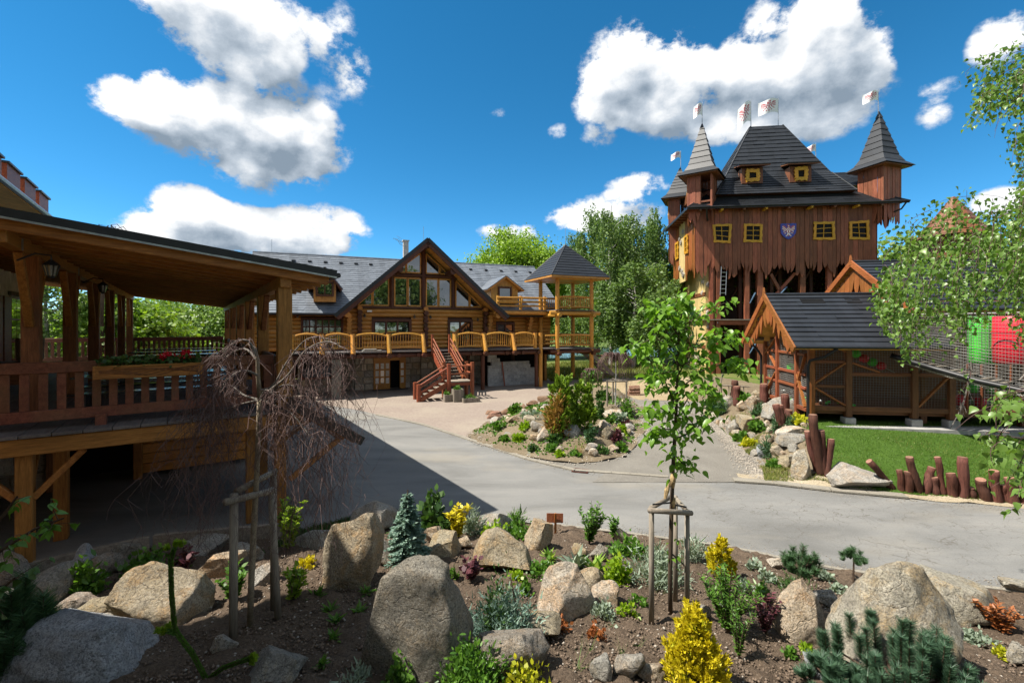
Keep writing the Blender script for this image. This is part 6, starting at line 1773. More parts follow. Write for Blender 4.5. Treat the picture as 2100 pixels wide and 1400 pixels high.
# brown shingled turret roof beyond the birch
p = P(1955, 405, 31)
st_ = thing('shingled_turret', 'brown shingled pyramid turret roof seen above the birch branches', 'turret', (p.x, p.y, .6))
prof = [(1.75, 8.0), (1.75, 10.8)]
MB().tube([(0, 0, 0), (0, 0, p.z - 3.2)], 1.25, 8).make('shaft', MATS['hut_brown_z'], st_)
for k in range(8):
 t = k / 8; r0, r1 = 1.8 * (1 - t) + .1, 1.8 * (1 - (k + 1) / 8) + .1
 MB().tube([(0, 0, p.z - 3.3 + t * 2.7), (0, 0, p.z - 3.3 + (t + .14) * 2.7)], [r0 * 1.06, r1 * 1.0], 8).make('shingle_course', MATS['hut_brown_n'], st_)
# timber trestle and deck below the tower front, old sawhorse ladder
a = HF.w(-.9, 5.6, 0)
lz = gz1(a.x, a.y)
lad = ladder((a.x - .9, a.y + .2, lz + .25), (a.x + .35, a.y - .1, lz + .30), .0001, 0, 'short grey ladder lying across trestles before the tower') if False else None
tl = thing('trestle_ladder', 'short weathered ladder propped on its side at the tower foot', 'ladder', (a.x - .7, a.y, lz), HA)
for z_ in (.35, .85): MB().tube([(0, 0, z_), (1.5, 0, z_ - .06)], .035, 6).make('side_rail', MATS['grey_timber_n'], tl)
for k in range(4): MB().tube([(.25 + k * .33, 0, .33), (.25 + k * .33, 0, .84)], .022, 6).make('rung', MATS['grey_timber_n'], tl)
MB().tube([(.05, -.05, 0), (.3, .0, 1.4)], .03, 6).make('prop', MATS['grey_timber_n'], tl)
# ------------------------------------------------------------------ foliage helpers
def unit(a): return a / np.maximum(np.linalg.norm(a, axis=-1, keepdims=True), 1e-9)
LEAF_SHAPES = {
 'rhomb': np.array([(0, 0), (.5, .30), (0, 1), (-.5, .30)]),
 'oval': np.array([(0, 0), (.30, .22), (.36, .55), (0, 1), (-.36, .55), (-.30, .22)]),
 'needle': np.array([(-.06, 0), (.06, 0), (.02, 1), (-.02, 1)]),
 'blade': np.array([(-.07, 0), (.07, 0), (0, 1)]),
}
def leaf_mesh(name, pos, axis, nrm, size, mat, shape='rhomb', width=1.0, fold=0.0):
 """one small face per leaf: pos = stalk end, axis = length, nrm = face"""
 n = len(pos)
 axis = unit(axis); side = unit(np.cross(nrm, axis)); nr = np.cross(axis, side)
 sh = LEAF_SHAPES[shape]; k = len(sh)
 size = np.broadcast_to(np.asarray(size, float), (n,))
 v = pos[:, None, :] + size[:, None, None] * (side[:, None, :] * sh[None, :, 0:1] * width + axis[:, None, :] * sh[None, :, 1:2] + nr[:, None, :] * (fold * np.abs(sh[None, :, 0:1])))
 v = v.reshape(-1, 3)
 m = bpy.data.meshes.new(name)
 m.vertices.add(n * k); m.vertices.foreach_set('co', v.ravel())
 m.loops.add(n * k); m.loops.foreach_set('vertex_index', np.arange(n * k, dtype=np.int32))
 m.polygons.add(n); m.polygons.foreach_set('loop_start', np.arange(0, n * k, k, dtype=np.int32))
 m.update(); m.validate(); m.materials.append(MATS[mat])
 return m
def rnd_dirs(n): return unit(RNG.normal(size=(n, 3)))
def limbs_mesh(name, segs, mat, n=6):
 m = MB()
 for pts, r in segs: m.tube(pts, r, n, False)
 return m.mesh(name, MATS[mat], True)
def curve_pts(a, b, bend, k=6, up=.15):
 a, b = Vector(a), Vector(b); d = b - a; L_ = d.length
 off = Vector((random.uniform(-1, 1), random.uniform(-1, 1), random.uniform(-.3, 1))) * bend * L_
 return [a.lerp(b, t) + off * (4 * t * (1 - t)) * .5 + Vector((0, 0, up * L_ * sin(pi * t) * .3)) for t in np.linspace(0, 1, k)]
def broad_tree(h, crown_r, crown_z, crown_h, clumps, per, leaf, mat, bark='bark_brown', trunk_r=.22, spread=.24):
 """returns trunk mesh and crown mesh of a broadleaf tree standing at the origin"""
 segs = [([Vector((0, 0, -.1)), Vector((.05 * h * .1, 0, h * .3)), Vector((0, .1, h * .62)), Vector((.1, 0, h * .88))], [trunk_r, trunk_r * .8, trunk_r * .5, trunk_r * .12])]
 C = []
 for i in range(clumps):
  d = rnd_dirs(1)[0]; d[2] = d[2] * .9 + .12
  rr = RNG.uniform(.35, 1.0) ** .5
  lump = 1 + .22 * sin(3 * atan2(d[1], d[0]) + 2.1) * (1 - abs(d[2])) + RNG.uniform(-.12, .12)
  C.append((d[0] * crown_r * rr * lump, d[1] * crown_r * rr * lump, crown_z + d[2] * crown_h * rr * lump))
 C = np.array(C)
 for c in C[RNG.choice(len(C), min(len(C), 26), replace=False)]:
  z0 = max(h * .22, c[2] - RNG.uniform(.2, .45) * h * .5)
  segs.append((curve_pts((0, 0, z0), c, .12), [trunk_r * .35, trunk_r * .3, trunk_r * .24, trunk_r * .17, trunk_r * .1, .015]))
 n = clumps * per
 P0 = np.repeat(C, per, 0); sc = crown_r * spread
 off = RNG.normal(size=(n, 3)) * np.array([sc, sc, sc * .62])
 pos = P0 + off
 nr = unit(off * .6 + np.array([0, 0, sc]) + RNG.normal(size=(n, 3)) * sc * .9)
 ax = unit(np.cross(nr, RNG.normal(size=(n, 3))) + np.array([0, 0, -.35]))
 return limbs_mesh('trunk', segs, bark), leaf_mesh('crown', pos, ax, nr, leaf * RNG.uniform(.7, 1.3, n), mat, 'rhomb', 1.0)
def weeping_tree(h, crown_r, strands, per, leaf, mat, bark='bark_birch', trunk_r=.2):
 segs = [([Vector((0, 0, -.1)), Vector((.15, 0, h * .35)), Vector((-.1, .1, h * .7)), Vector((.1, 0, h))], [trunk_r, trunk_r * .75, trunk_r * .4, .03])]
 tips = []
 for i in range(22):
  a = random.uniform(0, 2 * pi); z0 = h * random.uniform(.25, .9)
  r = crown_r * random.uniform(.45, 1) * (1.05 - .55 * (z0 / h - .25))
  b = Vector((cos(a) * r, sin(a) * r, z0 + random.uniform(.05, .18) * h))
  pts = curve_pts((0, 0, z0), b, .12); segs.append((pts, [trunk_r * .3, trunk_r * .25, trunk_r * .18, trunk_r * .12, trunk_r * .07, .012]))
  tips += [p for p in pts[2:]] + [pts[-1]] * 2
 pos = []
 for i in range(strands):
  t = random.choice(tips); s0 = Vector(t) + Vector((random.gauss(0, .35), random.gauss(0, .35), random.gauss(0, .25)))
  ln = min(random.uniform(.12, .34) * h, s0.z - .4)
  drift = Vector((random.gauss(0, .25), random.gauss(0, .25), 0)) + Vector((s0.x, s0.y, 0)) * .06
  for j in range(per):
   u_ = j / per; pos.append(s0 + drift * u_ + Vector((random.gauss(0, .10), random.gauss(0, .10), -ln * u_ + .25 * sin(u_ * 2))))
 pos = np.array(pos); n = len(pos)
 nr = unit(RNG.normal(size=(n, 3)) + np.array([-.3, -.2, .5])); ax = unit(RNG.normal(size=(n, 3)) * .5 + np.array([0, 0, -1.0]))
 return limbs_mesh('trunk', segs, bark), leaf_mesh('crown', pos, ax, nr, leaf * RNG.uniform(.7, 1.3, n), mat)
def spruce_tree(h, r, tiers, per, mat, leaf=.35):
 segs = [([Vector((0, 0, -.1)), Vector((0, 0, h * .5)), Vector((0, 0, h))], [h * .016 + .03, h * .010 + .015, .01])]
 pos, ax = [], []
 for t in range(tiers):
  f = t / tiers; z = h * (.06 + .92 * f); rr = r * (1 - f) ** .85 + .04 * r
  nb = max(4, int(9 * (1 - f)) + 3)
  for b in range(nb):
   a = 2 * pi * (b + .5 * (t % 2)) / nb + random.uniform(-.2, .2); L_ = rr * random.uniform(.8, 1.1)
   tip = Vector((cos(a) * L_, sin(a) * L_, z - .16 * L_)); segs.append(([Vector((0, 0, z)), tip], [.012 + .004 * h * .1, .004]))
   for j in range(per):
    u_ = random.uniform(.15, 1); c = Vector((0, 0, z)).lerp(tip, u_)
    pos.append(c + Vector((random.gauss(0, .05 * rr), random.gauss(0, .05 * rr), random.gauss(0, .02 * rr))))
    sd_ = random.choice((-1, 1)); ax.append(Vector((cos(a + sd_ * .8), sin(a + sd_ * .8), random.uniform(-.25, .3))))
 pos, ax = np.array(pos), np.array(ax); n = len(pos)
 nr = unit(RNG.normal(size=(n, 3)) * .6 + np.array([0, 0, 1.0]))
 return limbs_mesh('trunk', segs, 'bark_brown', 5), leaf_mesh('crown', pos, ax, nr, leaf * RNG.uniform(.7, 1.25, n), mat, 'rhomb', .55)
def plant_tree(name, meshes, loc, lab, cat='tree', group=None, rz=0.0, s=(1, 1, 1)):
 t = thing(name, lab, cat, loc, rz, group); t.scale = s
 ob('trunk', meshes[0], t); ob('crown', meshes[1], t)
 return t
def at_px(u, v_base, d): return Vector(((u - 1050) / F * d, d, gz1((u - 1050) / F * d, d)))
# ------------------------------------------------------------------ trees behind the buildings
maple = broad_tree(16.5, 6.2, 10.9, 6.4, 300, 160, .28, 'leaf_maple', trunk_r=.4, spread=.14)
mixed = broad_tree(11, 4.2, 6.6, 4.4, 95, 120, .38, 'leaf_mixed', trunk_r=.3)
spring = broad_tree(10, 3.9, 6.0, 4.0, 90, 120, .36, 'leaf_spring', trunk_r=.28)
birchA = weeping_tree(16.5, 4.8, 900, 22, .21, 'leaf_birch_far')
birchB = weeping_tree(13.0, 4.4, 800, 21, .21, 'leaf_birch_far')
spr = spruce_tree(16, 3.6, 26, 34, 'needle_dark', .75)
plant_tree('maple_tree', maple, at_px(1062, 0, 62), 'large bright green round-crowned tree behind the lodge roof')
plant_tree('maple_tree', maple, at_px(1120, 0, 70), 'smaller bright green tree showing through the gazebo', rz=2.0, s=(.85, .85, .78))
for u, d, s_, lab in ((985, 88, 1.03, 'tallest dark spruce left of the bright maple'), (965, 92, .92, 'dark spruce at the left of the pair behind the lodge'), (1010, 95, .9, 'dark spruce half hidden by the maple crown')):
 plant_tree('spruce_tree', spr, at_px(u, 0, d), lab, rz=u, s=(s_, s_, s_))
plant_tree('birch_tree', birchA, at_px(1252, 0, 47), 'tall weeping birch right of the gazebo', rz=.4)
plant_tree('birch_tree', birchA, at_px(1215, 0, 52), 'weeping birch close behind the gazebo posts', rz=2.5, s=(.9, .9, .93))
plant_tree('birch_tree', birchB, at_px(1352, 0, 50), 'tall narrow weeping birch left of the tower', rz=1.4, s=(.85, .85, 1.18))
plant_tree('birch_tree', birchB, at_px(1300, 0, 43), 'broad low weeping tree between the two tall birches', rz=4.0, s=(1.2, 1.2, .74))
plant_tree('birch_tree', birchB, at_px(1395, 0, 58), 'weeping tree half hidden by the tower wall', rz=5.0, s=(1.1, 1.1, .9))
plant_tree('birch_tree', birchB, at_px(1365, 0, 44), 'low weeping tree behind the young cherry', rz=.9, s=(1.0, 1.0, .62))
plant_tree('birch_tree', birchA, at_px(1318, 0, 57), 'tall birch in the middle of the group between gazebo and tower', rz=3.1, s=(1.0, 1.0, .9))
plant_tree('broadleaf_tree', mixed, at_px(1280, 0, 62), 'dark broadleaf tree behind the birches right of the gazebo', rz=2.2, s=(1.2, 1.2, 1.0))
# wood seen through the pavilion and along the pond
far = []
lab_l = ['leftmost', 'second', 'third', 'fourth', 'fifth', 'sixth', 'seventh', 'eighth', 'ninth', 'tenth']
for i, (u, d) in enumerate(((205, 66), (245, 72), (285, 78), (322, 70), (360, 76), (398, 69), (436, 74), (472, 68), (512, 73), (548, 66))):
 k = (spring, mixed)[i % 2]; sc_ = (.82, .86, .78, .9, .92, .95, .8, .9, .8, .75)[i]
 p = at_px(u, 0, d)
 plant_tree('broadleaf_tree', k, (p.x, p.y, -2.6), f'{lab_l[i]} tree from the left in the wood seen through the pavilion', 'tree', 'trees beyond the pavilion', i * 1.3, (sc_ * 1.1, sc_ * 1.1, sc_))
plant_tree('birch_tree', birchB, PF.w(-9.5, 22, 0) if False else Vector((-27.5, 27.0, -1.5)), 'yellow-green weeping birch behind the left posts of the pavilion', rz=2, s=(1, 1, .75))
plant_tree('broadleaf_tree', spring, Vector((-24.5, 29.5, -1.5)), 'bright spring-green tree between the left posts of the pavilion', rz=1, s=(.8, .8, .75))
i = 0
for az_ in np.linspace(-50, 50, 34):
 d = 118 + 16 * sin(i * 2.3); a = radians(az_); i += 1
 if -23 < az_ < 4 or 22 < az_ < 38: continue
 x_, y_ = sin(a) * d, cos(a) * d
 plant_tree('broadleaf_tree', (mixed, spring)[i % 2], (x_, y_, -2.0), 'far tree in the wood along the horizon behind the buildings', 'tree', 'far wood along the horizon', i * .9, (1.3, 1.3, 1.0 + .25 * sin(i * 1.7)))
for (x_, y_, k, s_, lab) in ((24, 46, mixed, 1.0, 'broadleaf tree behind the right side of the tower'), (31, 44, spring, 1.0, 'bright tree behind the large play hut'), (38, 40, mixed, 1.1, 'tree at the far right behind the birch branches')):
 plant_tree('broadleaf_tree', k, (x_, y_, gz1(x_, y_)), lab, s=(s_, s_, s_ * 1.0))
# trees at the viewer's back: they show in the lodge windows
for (x_, y_, s_, lab) in ((-13, -14, 1.0, 'tree behind the viewpoint to the left'), (-3, -18, 1.1, 'tree straight behind the viewpoint'), (8, -15, 1.0, 'tree behind the viewpoint to the right'), (18, -10, 1.05, 'tree far right behind the viewpoint')):
 plant_tree('broadleaf_tree', mixed, (x_, y_, .8), lab, s=(s_, s_, s_ * 1.1))
# canoe on the pond
p = P(1238, 697, 75); p.z = -.98
cn = thing('canoe', 'small wooden canoe lying on the pond bank', 'boat', p, .1)
vs, fs = [], []
for i in range(9):
 t = i / 8; w_ = .55 * sin(pi * min(max(t, .02), .98)) ** .6; z_ = .5 + .25 * abs(t - .5) ** 2 * 4
 vs += [(-2.2 + 4.4 * t, -w_, z_), (-2.2 + 4.4 * t, -w_ * .6, .08), (-2.2 + 4.4 * t, w_ * .6, .08), (-2.2 + 4.4 * t, w_, z_)]
for i in range(8):
 for j in range(3): fs.append((i * 4 + j, i * 4 + j + 1, i * 4 + j + 5, i * 4 + j + 4))
MB().add(vs, fs).make('hull', MATS['terracotta'], cn)
for x_ in (-.9, .9): MB().box(x_ - .12, x_ + .12, -.42, .42, .38, .42).make('seat', MATS['grey_timber_n'], cn)
# ------------------------------------------------------------------ boulders
import bmesh
_ico = {}
def ico(sub):
 if sub not in _ico:
  bm = bmesh.new(); bmesh.ops.create_icosphere(bm, subdivisions=sub, radius=1.0)
  v = np.array([p.co[:] for p in bm.verts]); f = [tuple(x.index for x in fc.verts) for fc in bm.faces]; bm.free(); _ico[sub] = (v, f)
 return _ico[sub]
def rock_mesh(seed, w, d, h, mat, sub=3, cuts=9, block=.2, lean=0.0, rough=.10, taper=.25, peak=0.0):
 """a boulder: ball knocked flat on several sides, then roughened"""
 rs = np.random.default_rng(seed); v, f = ico(sub); v = v.copy()
 p = np.sign(v) * np.abs(v) ** (1 - block); p = p / np.maximum(np.abs(p).max(1, keepdims=True) ** .55 * np.linalg.norm(p, axis=1, keepdims=True) ** .45, 1e-6)
 for k in range(cuts):
  n = unit(rs.normal(size=3) + np.array([0, 0, .15])); c = rs.uniform(.52, .85)
  o = p @ n - c; p = p - np.outer(np.maximum(o, 0) * .97, n)
 lo, hi = p.min(0), p.max(0); p = (p - (lo + hi) / 2) / ((hi - lo) / 2)
 k = np.clip((p[:, 2:3] + 1) / 2, 0, 1); p[:, :2] *= 1 - taper * k ** 1.2; p[:, 0:1] += peak * k
 off = rs.uniform(-50, 50, 3)
 for i in range(len(p)):
  q = Vector(p[i] * 1.3 + off)
  n1 = mnoise.fractal(q, .8, 2.1, 5) * rough * .9 + mnoise.noise(q * .7) * rough * .8 - abs(mnoise.noise(q * 1.9)) * rough * .6
  p[i] *= 1 + n1
 p = p * np.array([w / 2, d / 2, h / 2]); p[:, 0] += lean * p[:, 2]
 m = bpy.data.meshes.new('boulder'); m.from_pydata(p.tolist(), [], f); m.shade_smooth()
 try: m.set_sharp_from_angle(angle=radians(38))
 except Exception: pass
 m.materials.append(MATS[mat]); return m
RS = [100]
def boulder(u, vb, wpx, hpx, mat, lab, group=None, sub=4, block=.2, cuts=9, lean=0.0, depth=.85, name='boulder', sink=.22, rz=None, taper=.25, peak=0.0):
 RS[0] += 1
 g = hit(u, min(vb, 1398)); s = g.y / F
 w, h = wpx * s, hpx * s / (1 - sink)
 dd = w * depth
 gy = g.y + dd * .28
 gx = (u - 1050) / F * gy
 m = rock_mesh(RS[0], w * (1.0 + .30 * taper), dd, h * .9, mat, sub, cuts, block, lean, .10, taper, peak)
 o = ob(name, m, None, (gx, gy, gz1(gx, g.y + dd * .1) + h * (.5 - sink)))
 o.rotation_euler = (0, 0, rz if rz is not None else 0)
 return tag(o, lab, 'boulder', group)
B = boulder
B(722, 1202, 132, 152, 'granite_warm', 'tall blocky tan boulder standing right of the bare weeping tree', sub=5, block=.45, depth=.8, taper=.3, peak=.08)
B(855, 1392, 228, 246, 'granite_dark', 'largest rounded dark grey boulder in the middle of the rock garden', sub=5, block=.1, cuts=4, depth=.8, taper=.42)
B(1158, 1268, 128, 108, 'granite_pale', 'pale pyramid-shaped boulder with dark right face near the stakes', sub=5, block=.2, cuts=7, taper=.6)
B(1243, 1241, 66, 46, 'granite_pale', 'small round pale boulder right of the pyramid boulder')
B(1207, 1208, 72, 44, 'granite_warm', 'low tan boulder tucked behind the pyramid boulder')
B(1028, 1173, 124, 74, 'granite_warm', 'wide flat-topped tan boulder left of the wooden sign', sub=4, block=.5)
B(908, 1143, 74, 46, 'granite_warm', 'rounded tan boulder in front of the yellow shrub')
B(893, 1118, 56, 40, 'granite_warm', 'pointed tan stone behind the rounded one by the yellow shrub')
B(951, 1126, 38, 26, 'granite_warm', 'small tan stone below the yellow shrub')
B(1108, 1127, 64, 62, 'granite_warm', 'round upright tan boulder directly beside the wooden sign', sub=4)
B(1016, 1094, 74, 42, 'granite_grey', 'grey pointed boulder at the road edge among green shrubs')
B(325, 1288, 188, 118, 'granite_warm', 'broad sunlit tan boulder at the left of the garden', sub=5, block=.15, taper=.42)
B(175, 1435, 280, 130, 'granite_blue', 'large pale blue-grey boulder cut off by the bottom left edge', sub=5, block=.05, cuts=2, taper=.45)
B(108, 1237, 108, 76, 'granite_grey', 'grey boulder at the left behind the young pine', sub=4)
B(22, 1207, 84, 84, 'granite_grey', 'grey boulder at the left edge beside the pavilion post', sub=4)
B(12, 1275, 66, 66, 'granite_grey', 'shaded boulder at the left edge below the other', sub=3)
B(172, 1186, 58, 70, 'granite_blue', 'pointed bluish boulder by the bright fern', cuts=9, block=.1)
B(216, 1182, 62, 50, 'granite_dark', 'dark rounded stone right of the pointed bluish boulder')
B(268, 1160, 62, 52, 'granite_dark', 'brown rounded stone on the garden edging near the pavilion')
B(200, 1276, 92, 34, 'granite_warm', 'flat tan slab left of the broad sunlit boulder', block=.6)
B(150, 1258, 82, 28, 'granite_dark', 'long low stone lying in the left shade', block=.5)
B(200, 1296, 72, 22, 'granite_grey', 'thin flat slab below the tan slab', block=.6)
B(30, 1395, 70, 40, 'granite_warm', 'tan stone under the young pine at the left edge')
B(455, 1184, 92, 48, 'granite_warm', 'tan stone under the bare weeping branches')
B(415, 1140, 90, 34, 'granite_grey', 'grey flat stone at the edging under the weeping branches')
B(495, 1160, 84, 38, 'granite_grey', 'grey stone left of the right tree stake')
B(545, 1198, 64, 36, 'granite_grey', 'small stone between the two left tree stakes')
B(1052, 1412, 160, 96, 'granite_dark', 'reddish flat boulder at the bottom centre edge', sub=4, block=.5)
B(940, 1350, 60, 48, 'granite_grey', 'grey stone wedged against the largest boulder')
B(1112, 1315, 92, 44, 'granite_warm', 'half-buried tan slab beside the weeping conifer', block=.4)
B(1652, 1316, 116, 118, 'granite_warm', 'rusty tan wedge boulder left of the huge pale boulder', sub=5, cuts=7, taper=.6, peak=-.3)
B(1850, 1396, 285, 238, 'granite_pale', 'huge pale triangular boulder at the lower right', sub=5, block=.2, cuts=6, depth=.75, taper=.72, peak=.02)
B(1975, 1280, 190, 96, 'granite_pale', 'long pale slab behind the huge triangular boulder', sub=4, block=.3, taper=.5, peak=-.35)
B(1697, 1245, 60, 34, 'granite_grey', 'grey stone behind the rusty wedge boulder')
B(1735, 1258, 36, 28, 'granite_warm', 'small warm stone between the wedge and the huge boulder')
B(565, 1408, 112, 50, 'granite_grey', 'grey stone at the bottom edge left of the largest boulder', sub=4)
B(1232, 1405, 48, 48, 'granite_grey', 'small upright stone at the bottom edge right of centre')
B(1290, 1408, 74, 56, 'granite_grey', 'round stone at the bottom edge beside the golden thuja')
B(1335, 1412, 60, 30, 'granite_warm', 'low stone under the left side of the golden thuja')
B(1682, 1408, 78, 44, 'granite_blue', 'light grey stone at the bottom edge left of the mountain pine')
B(650, 1118, 92, 30, 'granite_grey', 'long grey kerb stone at the edge behind the lime shrub', block=.6)
B(766, 1088, 98, 62, 'granite_grey', 'shaded grey boulder behind the tall blocky boulder', sub=4)
B(803, 1158, 48, 52, 'granite_grey', 'grey stone leaning on the tall blocky boulder')
B(836, 1152, 42, 30, 'granite_warm', 'tan stone at the foot of the blue spruce')
B(1592, 1165, 32, 22, 'granite_pale', 'small pale stone right of the small golden thuja')
B(1272, 1110, 36, 28, 'granite_warm', 'small tan stone near the road left of the cherry stakes')
B(1298, 1118, 24, 20, 'granite_pale', 'tiny pale stone beside the left cherry stake')
B(1190, 1142, 36, 24, 'granite_warm', 'small tan stone behind the hostas')
B(1228, 1152, 42, 36, 'granite_dark', 'brown round stone right of the hostas')
B(1440, 1270, 38, 30, 'granite_grey', 'small grey stone right of the cherry stakes')
B(458, 1338, 48, 34, 'granite_grey', 'slate chip at the foot of the left tree stake', block=.6)
B(2075, 1215, 60, 22, 'granite_pale', 'flat pale stone by the road at the right edge', block=.5)
B(2085, 1360, 40, 40, 'granite_grey', 'grey stone at the right edge below the rust-red plant')
# right bank
bank = [(1645, 984, 44, 62, .1, 'upright cracked boulder at the foot of the bank beside the leaning log group'), (1613, 962, 30, 28, 0, 'pale stone left of the upright cracked boulder'), (1616, 917, 64, 24, .5, 'long flat boulder halfway up the bank'), (1622, 898, 58, 18, .5, 'upper long flat slab on the bank'),
  (1592, 940, 30, 24, 0, 'square pale stone low on the bank'), (1626, 928, 22, 16, 0, 'small stone below the long flat boulder'), (1562, 940, 24, 27, 0, 'pointed bluish stone at the path edge'), (1572, 916, 30, 26, 0, 'tan rounded stone left of the long flat boulder'),
  (1504, 888, 30, 28, 0, 'grey wedge stone at the path edge of the bank'), (1488, 877, 22, 24, 0, 'orange stone left of the grey wedge stone'), (1536, 884, 50, 29, .2, 'large flat-topped stone in the middle of the bank'), (1600, 858, 70, 42, .1, 'biggest smooth boulder below the hut corner'),
  (1550, 842, 38, 32, 0, 'smooth sloping boulder left of the biggest one'), (1522, 843, 28, 20, 0, 'grey low boulder near the top of the bank'), (1494, 834, 32, 24, 0, 'tan boulder at the top of the bank by the log pair'), (1456, 846, 28, 18, 0, 'tan stone at the upper end of the path'),
  (1552, 820, 28, 20, 0, 'slanting stone by the hut downpipe'), (1748, 1005, 118, 44, .25, 'big flat oval boulder at the corner of the lawn')]
for k, (u, v, w, h, bl, lab) in enumerate(bank): B(u, v, w, h, ('granite_pale', 'granite_warm', 'granite_grey')[k % 3] if 'blu' not in lab else 'granite_blue', lab, block=.25 + bl)
rb = random.Random(5)
for k in range(46):
 y_ = rb.uniform(13.4, 24); x_ = float(path_r(y_)) + rb.uniform(.15, 2.2)
 g = Vector((x_, y_, gz1(x_, y_))); s_ = rb.uniform(.16, .42)
 o = ob('bank_stone', rock_mesh(900 + k, s_, s_ * .8, s_ * .7, rb.choice(('granite_pale', 'granite_warm', 'granite_grey')), 2), None, (g.x, g.y, g.z + s_ * .2)); o.rotation_euler = (0, 0, rb.uniform(0, 6))
 tag(o, 'small loose stone between the boulders of the bank', 'stone', 'small stones of the bank')
isl = [(1166, 897, 54, 23, 'long grey boulder at the foot of the green thujas'), (1116, 904, 32, 28, 'grey boulder left of the rusty conifer'), (1085, 872, 28, 22, 'white-grey boulder on the left of the island'), (1101, 887, 30, 24, 'tan boulder below the white-grey one on the island'),
       (1256, 858, 43, 19, 'smooth pale boulder right of the thujas'), (1246, 901, 34, 29, 'broken tan boulder with pink flowers on the island'), (1212, 929, 32, 20, 'tan boulder beside the tan ornamental grass'), (1217, 939, 22, 20, 'grey stone at the front tip of the island'),
       (1257, 926, 26, 15, 'flat tan stone at the island front right'), (1292, 884, 22, 16, 'tan stone at the right rim of the island'), (1147, 931, 18, 17, 'small orange stone at the island front'), (1058, 867, 32, 16, 'reddish stone at the left of the island'), (1018, 868, 26, 14, 'grey stone at the far left of the island'), (1240, 880, 26, 20, 'grey stone in the middle of the island')]
for k, (u, v, w, h, lab) in enumerate(isl): B(u, v, w, h, ('granite_grey', 'granite_pale', 'granite_warm')[k % 3], lab)
for k in range(70):
 a = rb.uniform(0, 2 * pi); r_ = float(isl_r(a)) * sqrt(rb.uniform(.05, .85))
 x_, y_ = ISL_C[0] + cos(a) * r_, ISL_C[1] + sin(a) * r_; s_ = rb.uniform(.16, .45)
 o = ob('island_stone', rock_mesh(1200 + k, s_, s_ * .8, s_ * .65, rb.choice(('granite_pale', 'granite_warm', 'granite_grey')), 2), None, (x_, y_, gz1(x_, y_) + s_ * .2)); o.rotation_euler = (0, 0, rb.uniform(0, 6))
 tag(o, 'small loose stone between the plants of the island', 'stone', 'small stones of the island')
# sandstone slabs edging the island
for k, (u, v, w, h) in enumerate(((1015, 858, 34, 14), (1042, 850, 34, 14), (1068, 842, 34, 14), (1093, 833, 30, 13), (1115, 825, 30, 13), (1006, 850, 22, 8))):
 B(u, v, w, h, 'sandstone', f'{("first", "second", "third", "fourth", "last", "loose top")[k]} reddish sandstone slab along the left rim of the island', block=.7, name='sandstone_slab', cuts=3)
lg = thing('terracotta_ridge_pile', 'pile of terracotta ridge tiles at the upper end of the island', 'pile', hit(1300, 812))
for k in range(6): MB().tube([(-.35 + .02 * k, .1 * (k % 2), .06 + .09 * k), (.35, .1 * (k % 2), .09 + .09 * k)], .12 - .006 * k, 9).make('ridge_tile', MATS['sandstone'], lg)
# ------------------------------------------------------------------ palisade logs
pal = [(1830, 1003, 1782, 945, .085), (1849, 1008, 1844, 963, .07), (1864, 1010, 1862, 967, .09), (1885, 1011, 1865, 937, .085), (1899, 1012, 1911, 958, .085), (1918, 1014, 1915, 978, .085), (1934, 1015, 1922, 937, .07), (1954, 1019, 1949, 970, .105), (1975, 1021, 1974, 937, .105), (1995, 1023, 1991, 999, .075), (2022, 1027, 2011, 983, .11), (2044, 1029, 2038, 965, .10), (2059, 1029, 2057, 994, .08), (2077, 1032, 2070, 979, .11), (2097, 1033, 2095, 997, .09),
       (1684, 972, 1667, 850, .105), (1676, 966, 1655, 884, .08), (1690, 972, 1683, 882, .10), (1695, 975, 1704, 900, .09),
       (1611, 862, 1609, 808, .11), (1603, 882, 1591, 829, .09), (1607, 880, 1599, 830, .09), (1617, 864, 1618, 840, .1), (1569, 832, 1566, 787, .12), (1511, 829, 1511, 792, .12), (1504, 824, 1507, 780, .12), (1580, 828, 1590, 806, .10)]
plab = ['strongly leaning log post at the left end of the palisade', 'thin short post right of the leaning log', 'third palisade post, split and flat topped', 'tall post bending left in the palisade', 'forked post leaning right in the palisade', 'short stub between the forked and tall posts', 'tall thin post with a hollow in the palisade', 'stout medium post with pale top in the palisade', 'tallest straight post in the middle of the palisade', 'lowest stub in the palisade', 'wide short post with pale cut top', 'crooked tall post near the right of the palisade', 'thin short post before the right edge', 'stout post beside the birch leaves', 'rightmost post of the palisade',
  'tallest log of the cluster at the lawn corner', 'left leaning log of the corner cluster', 'knobbly middle log of the corner cluster', 'right leaning log of the corner cluster',
  'stout log stump standing on the upper bank', 'left thin log of the pair on the bank', 'right thin log of the pair on the bank', 'short stub beside the stout log stump', 'dark log post in front of the hut gable', 'right log of the pair at the top of the bank', 'left crooked log of the pair at the top of the bank', 'curved low log before the hut gable']
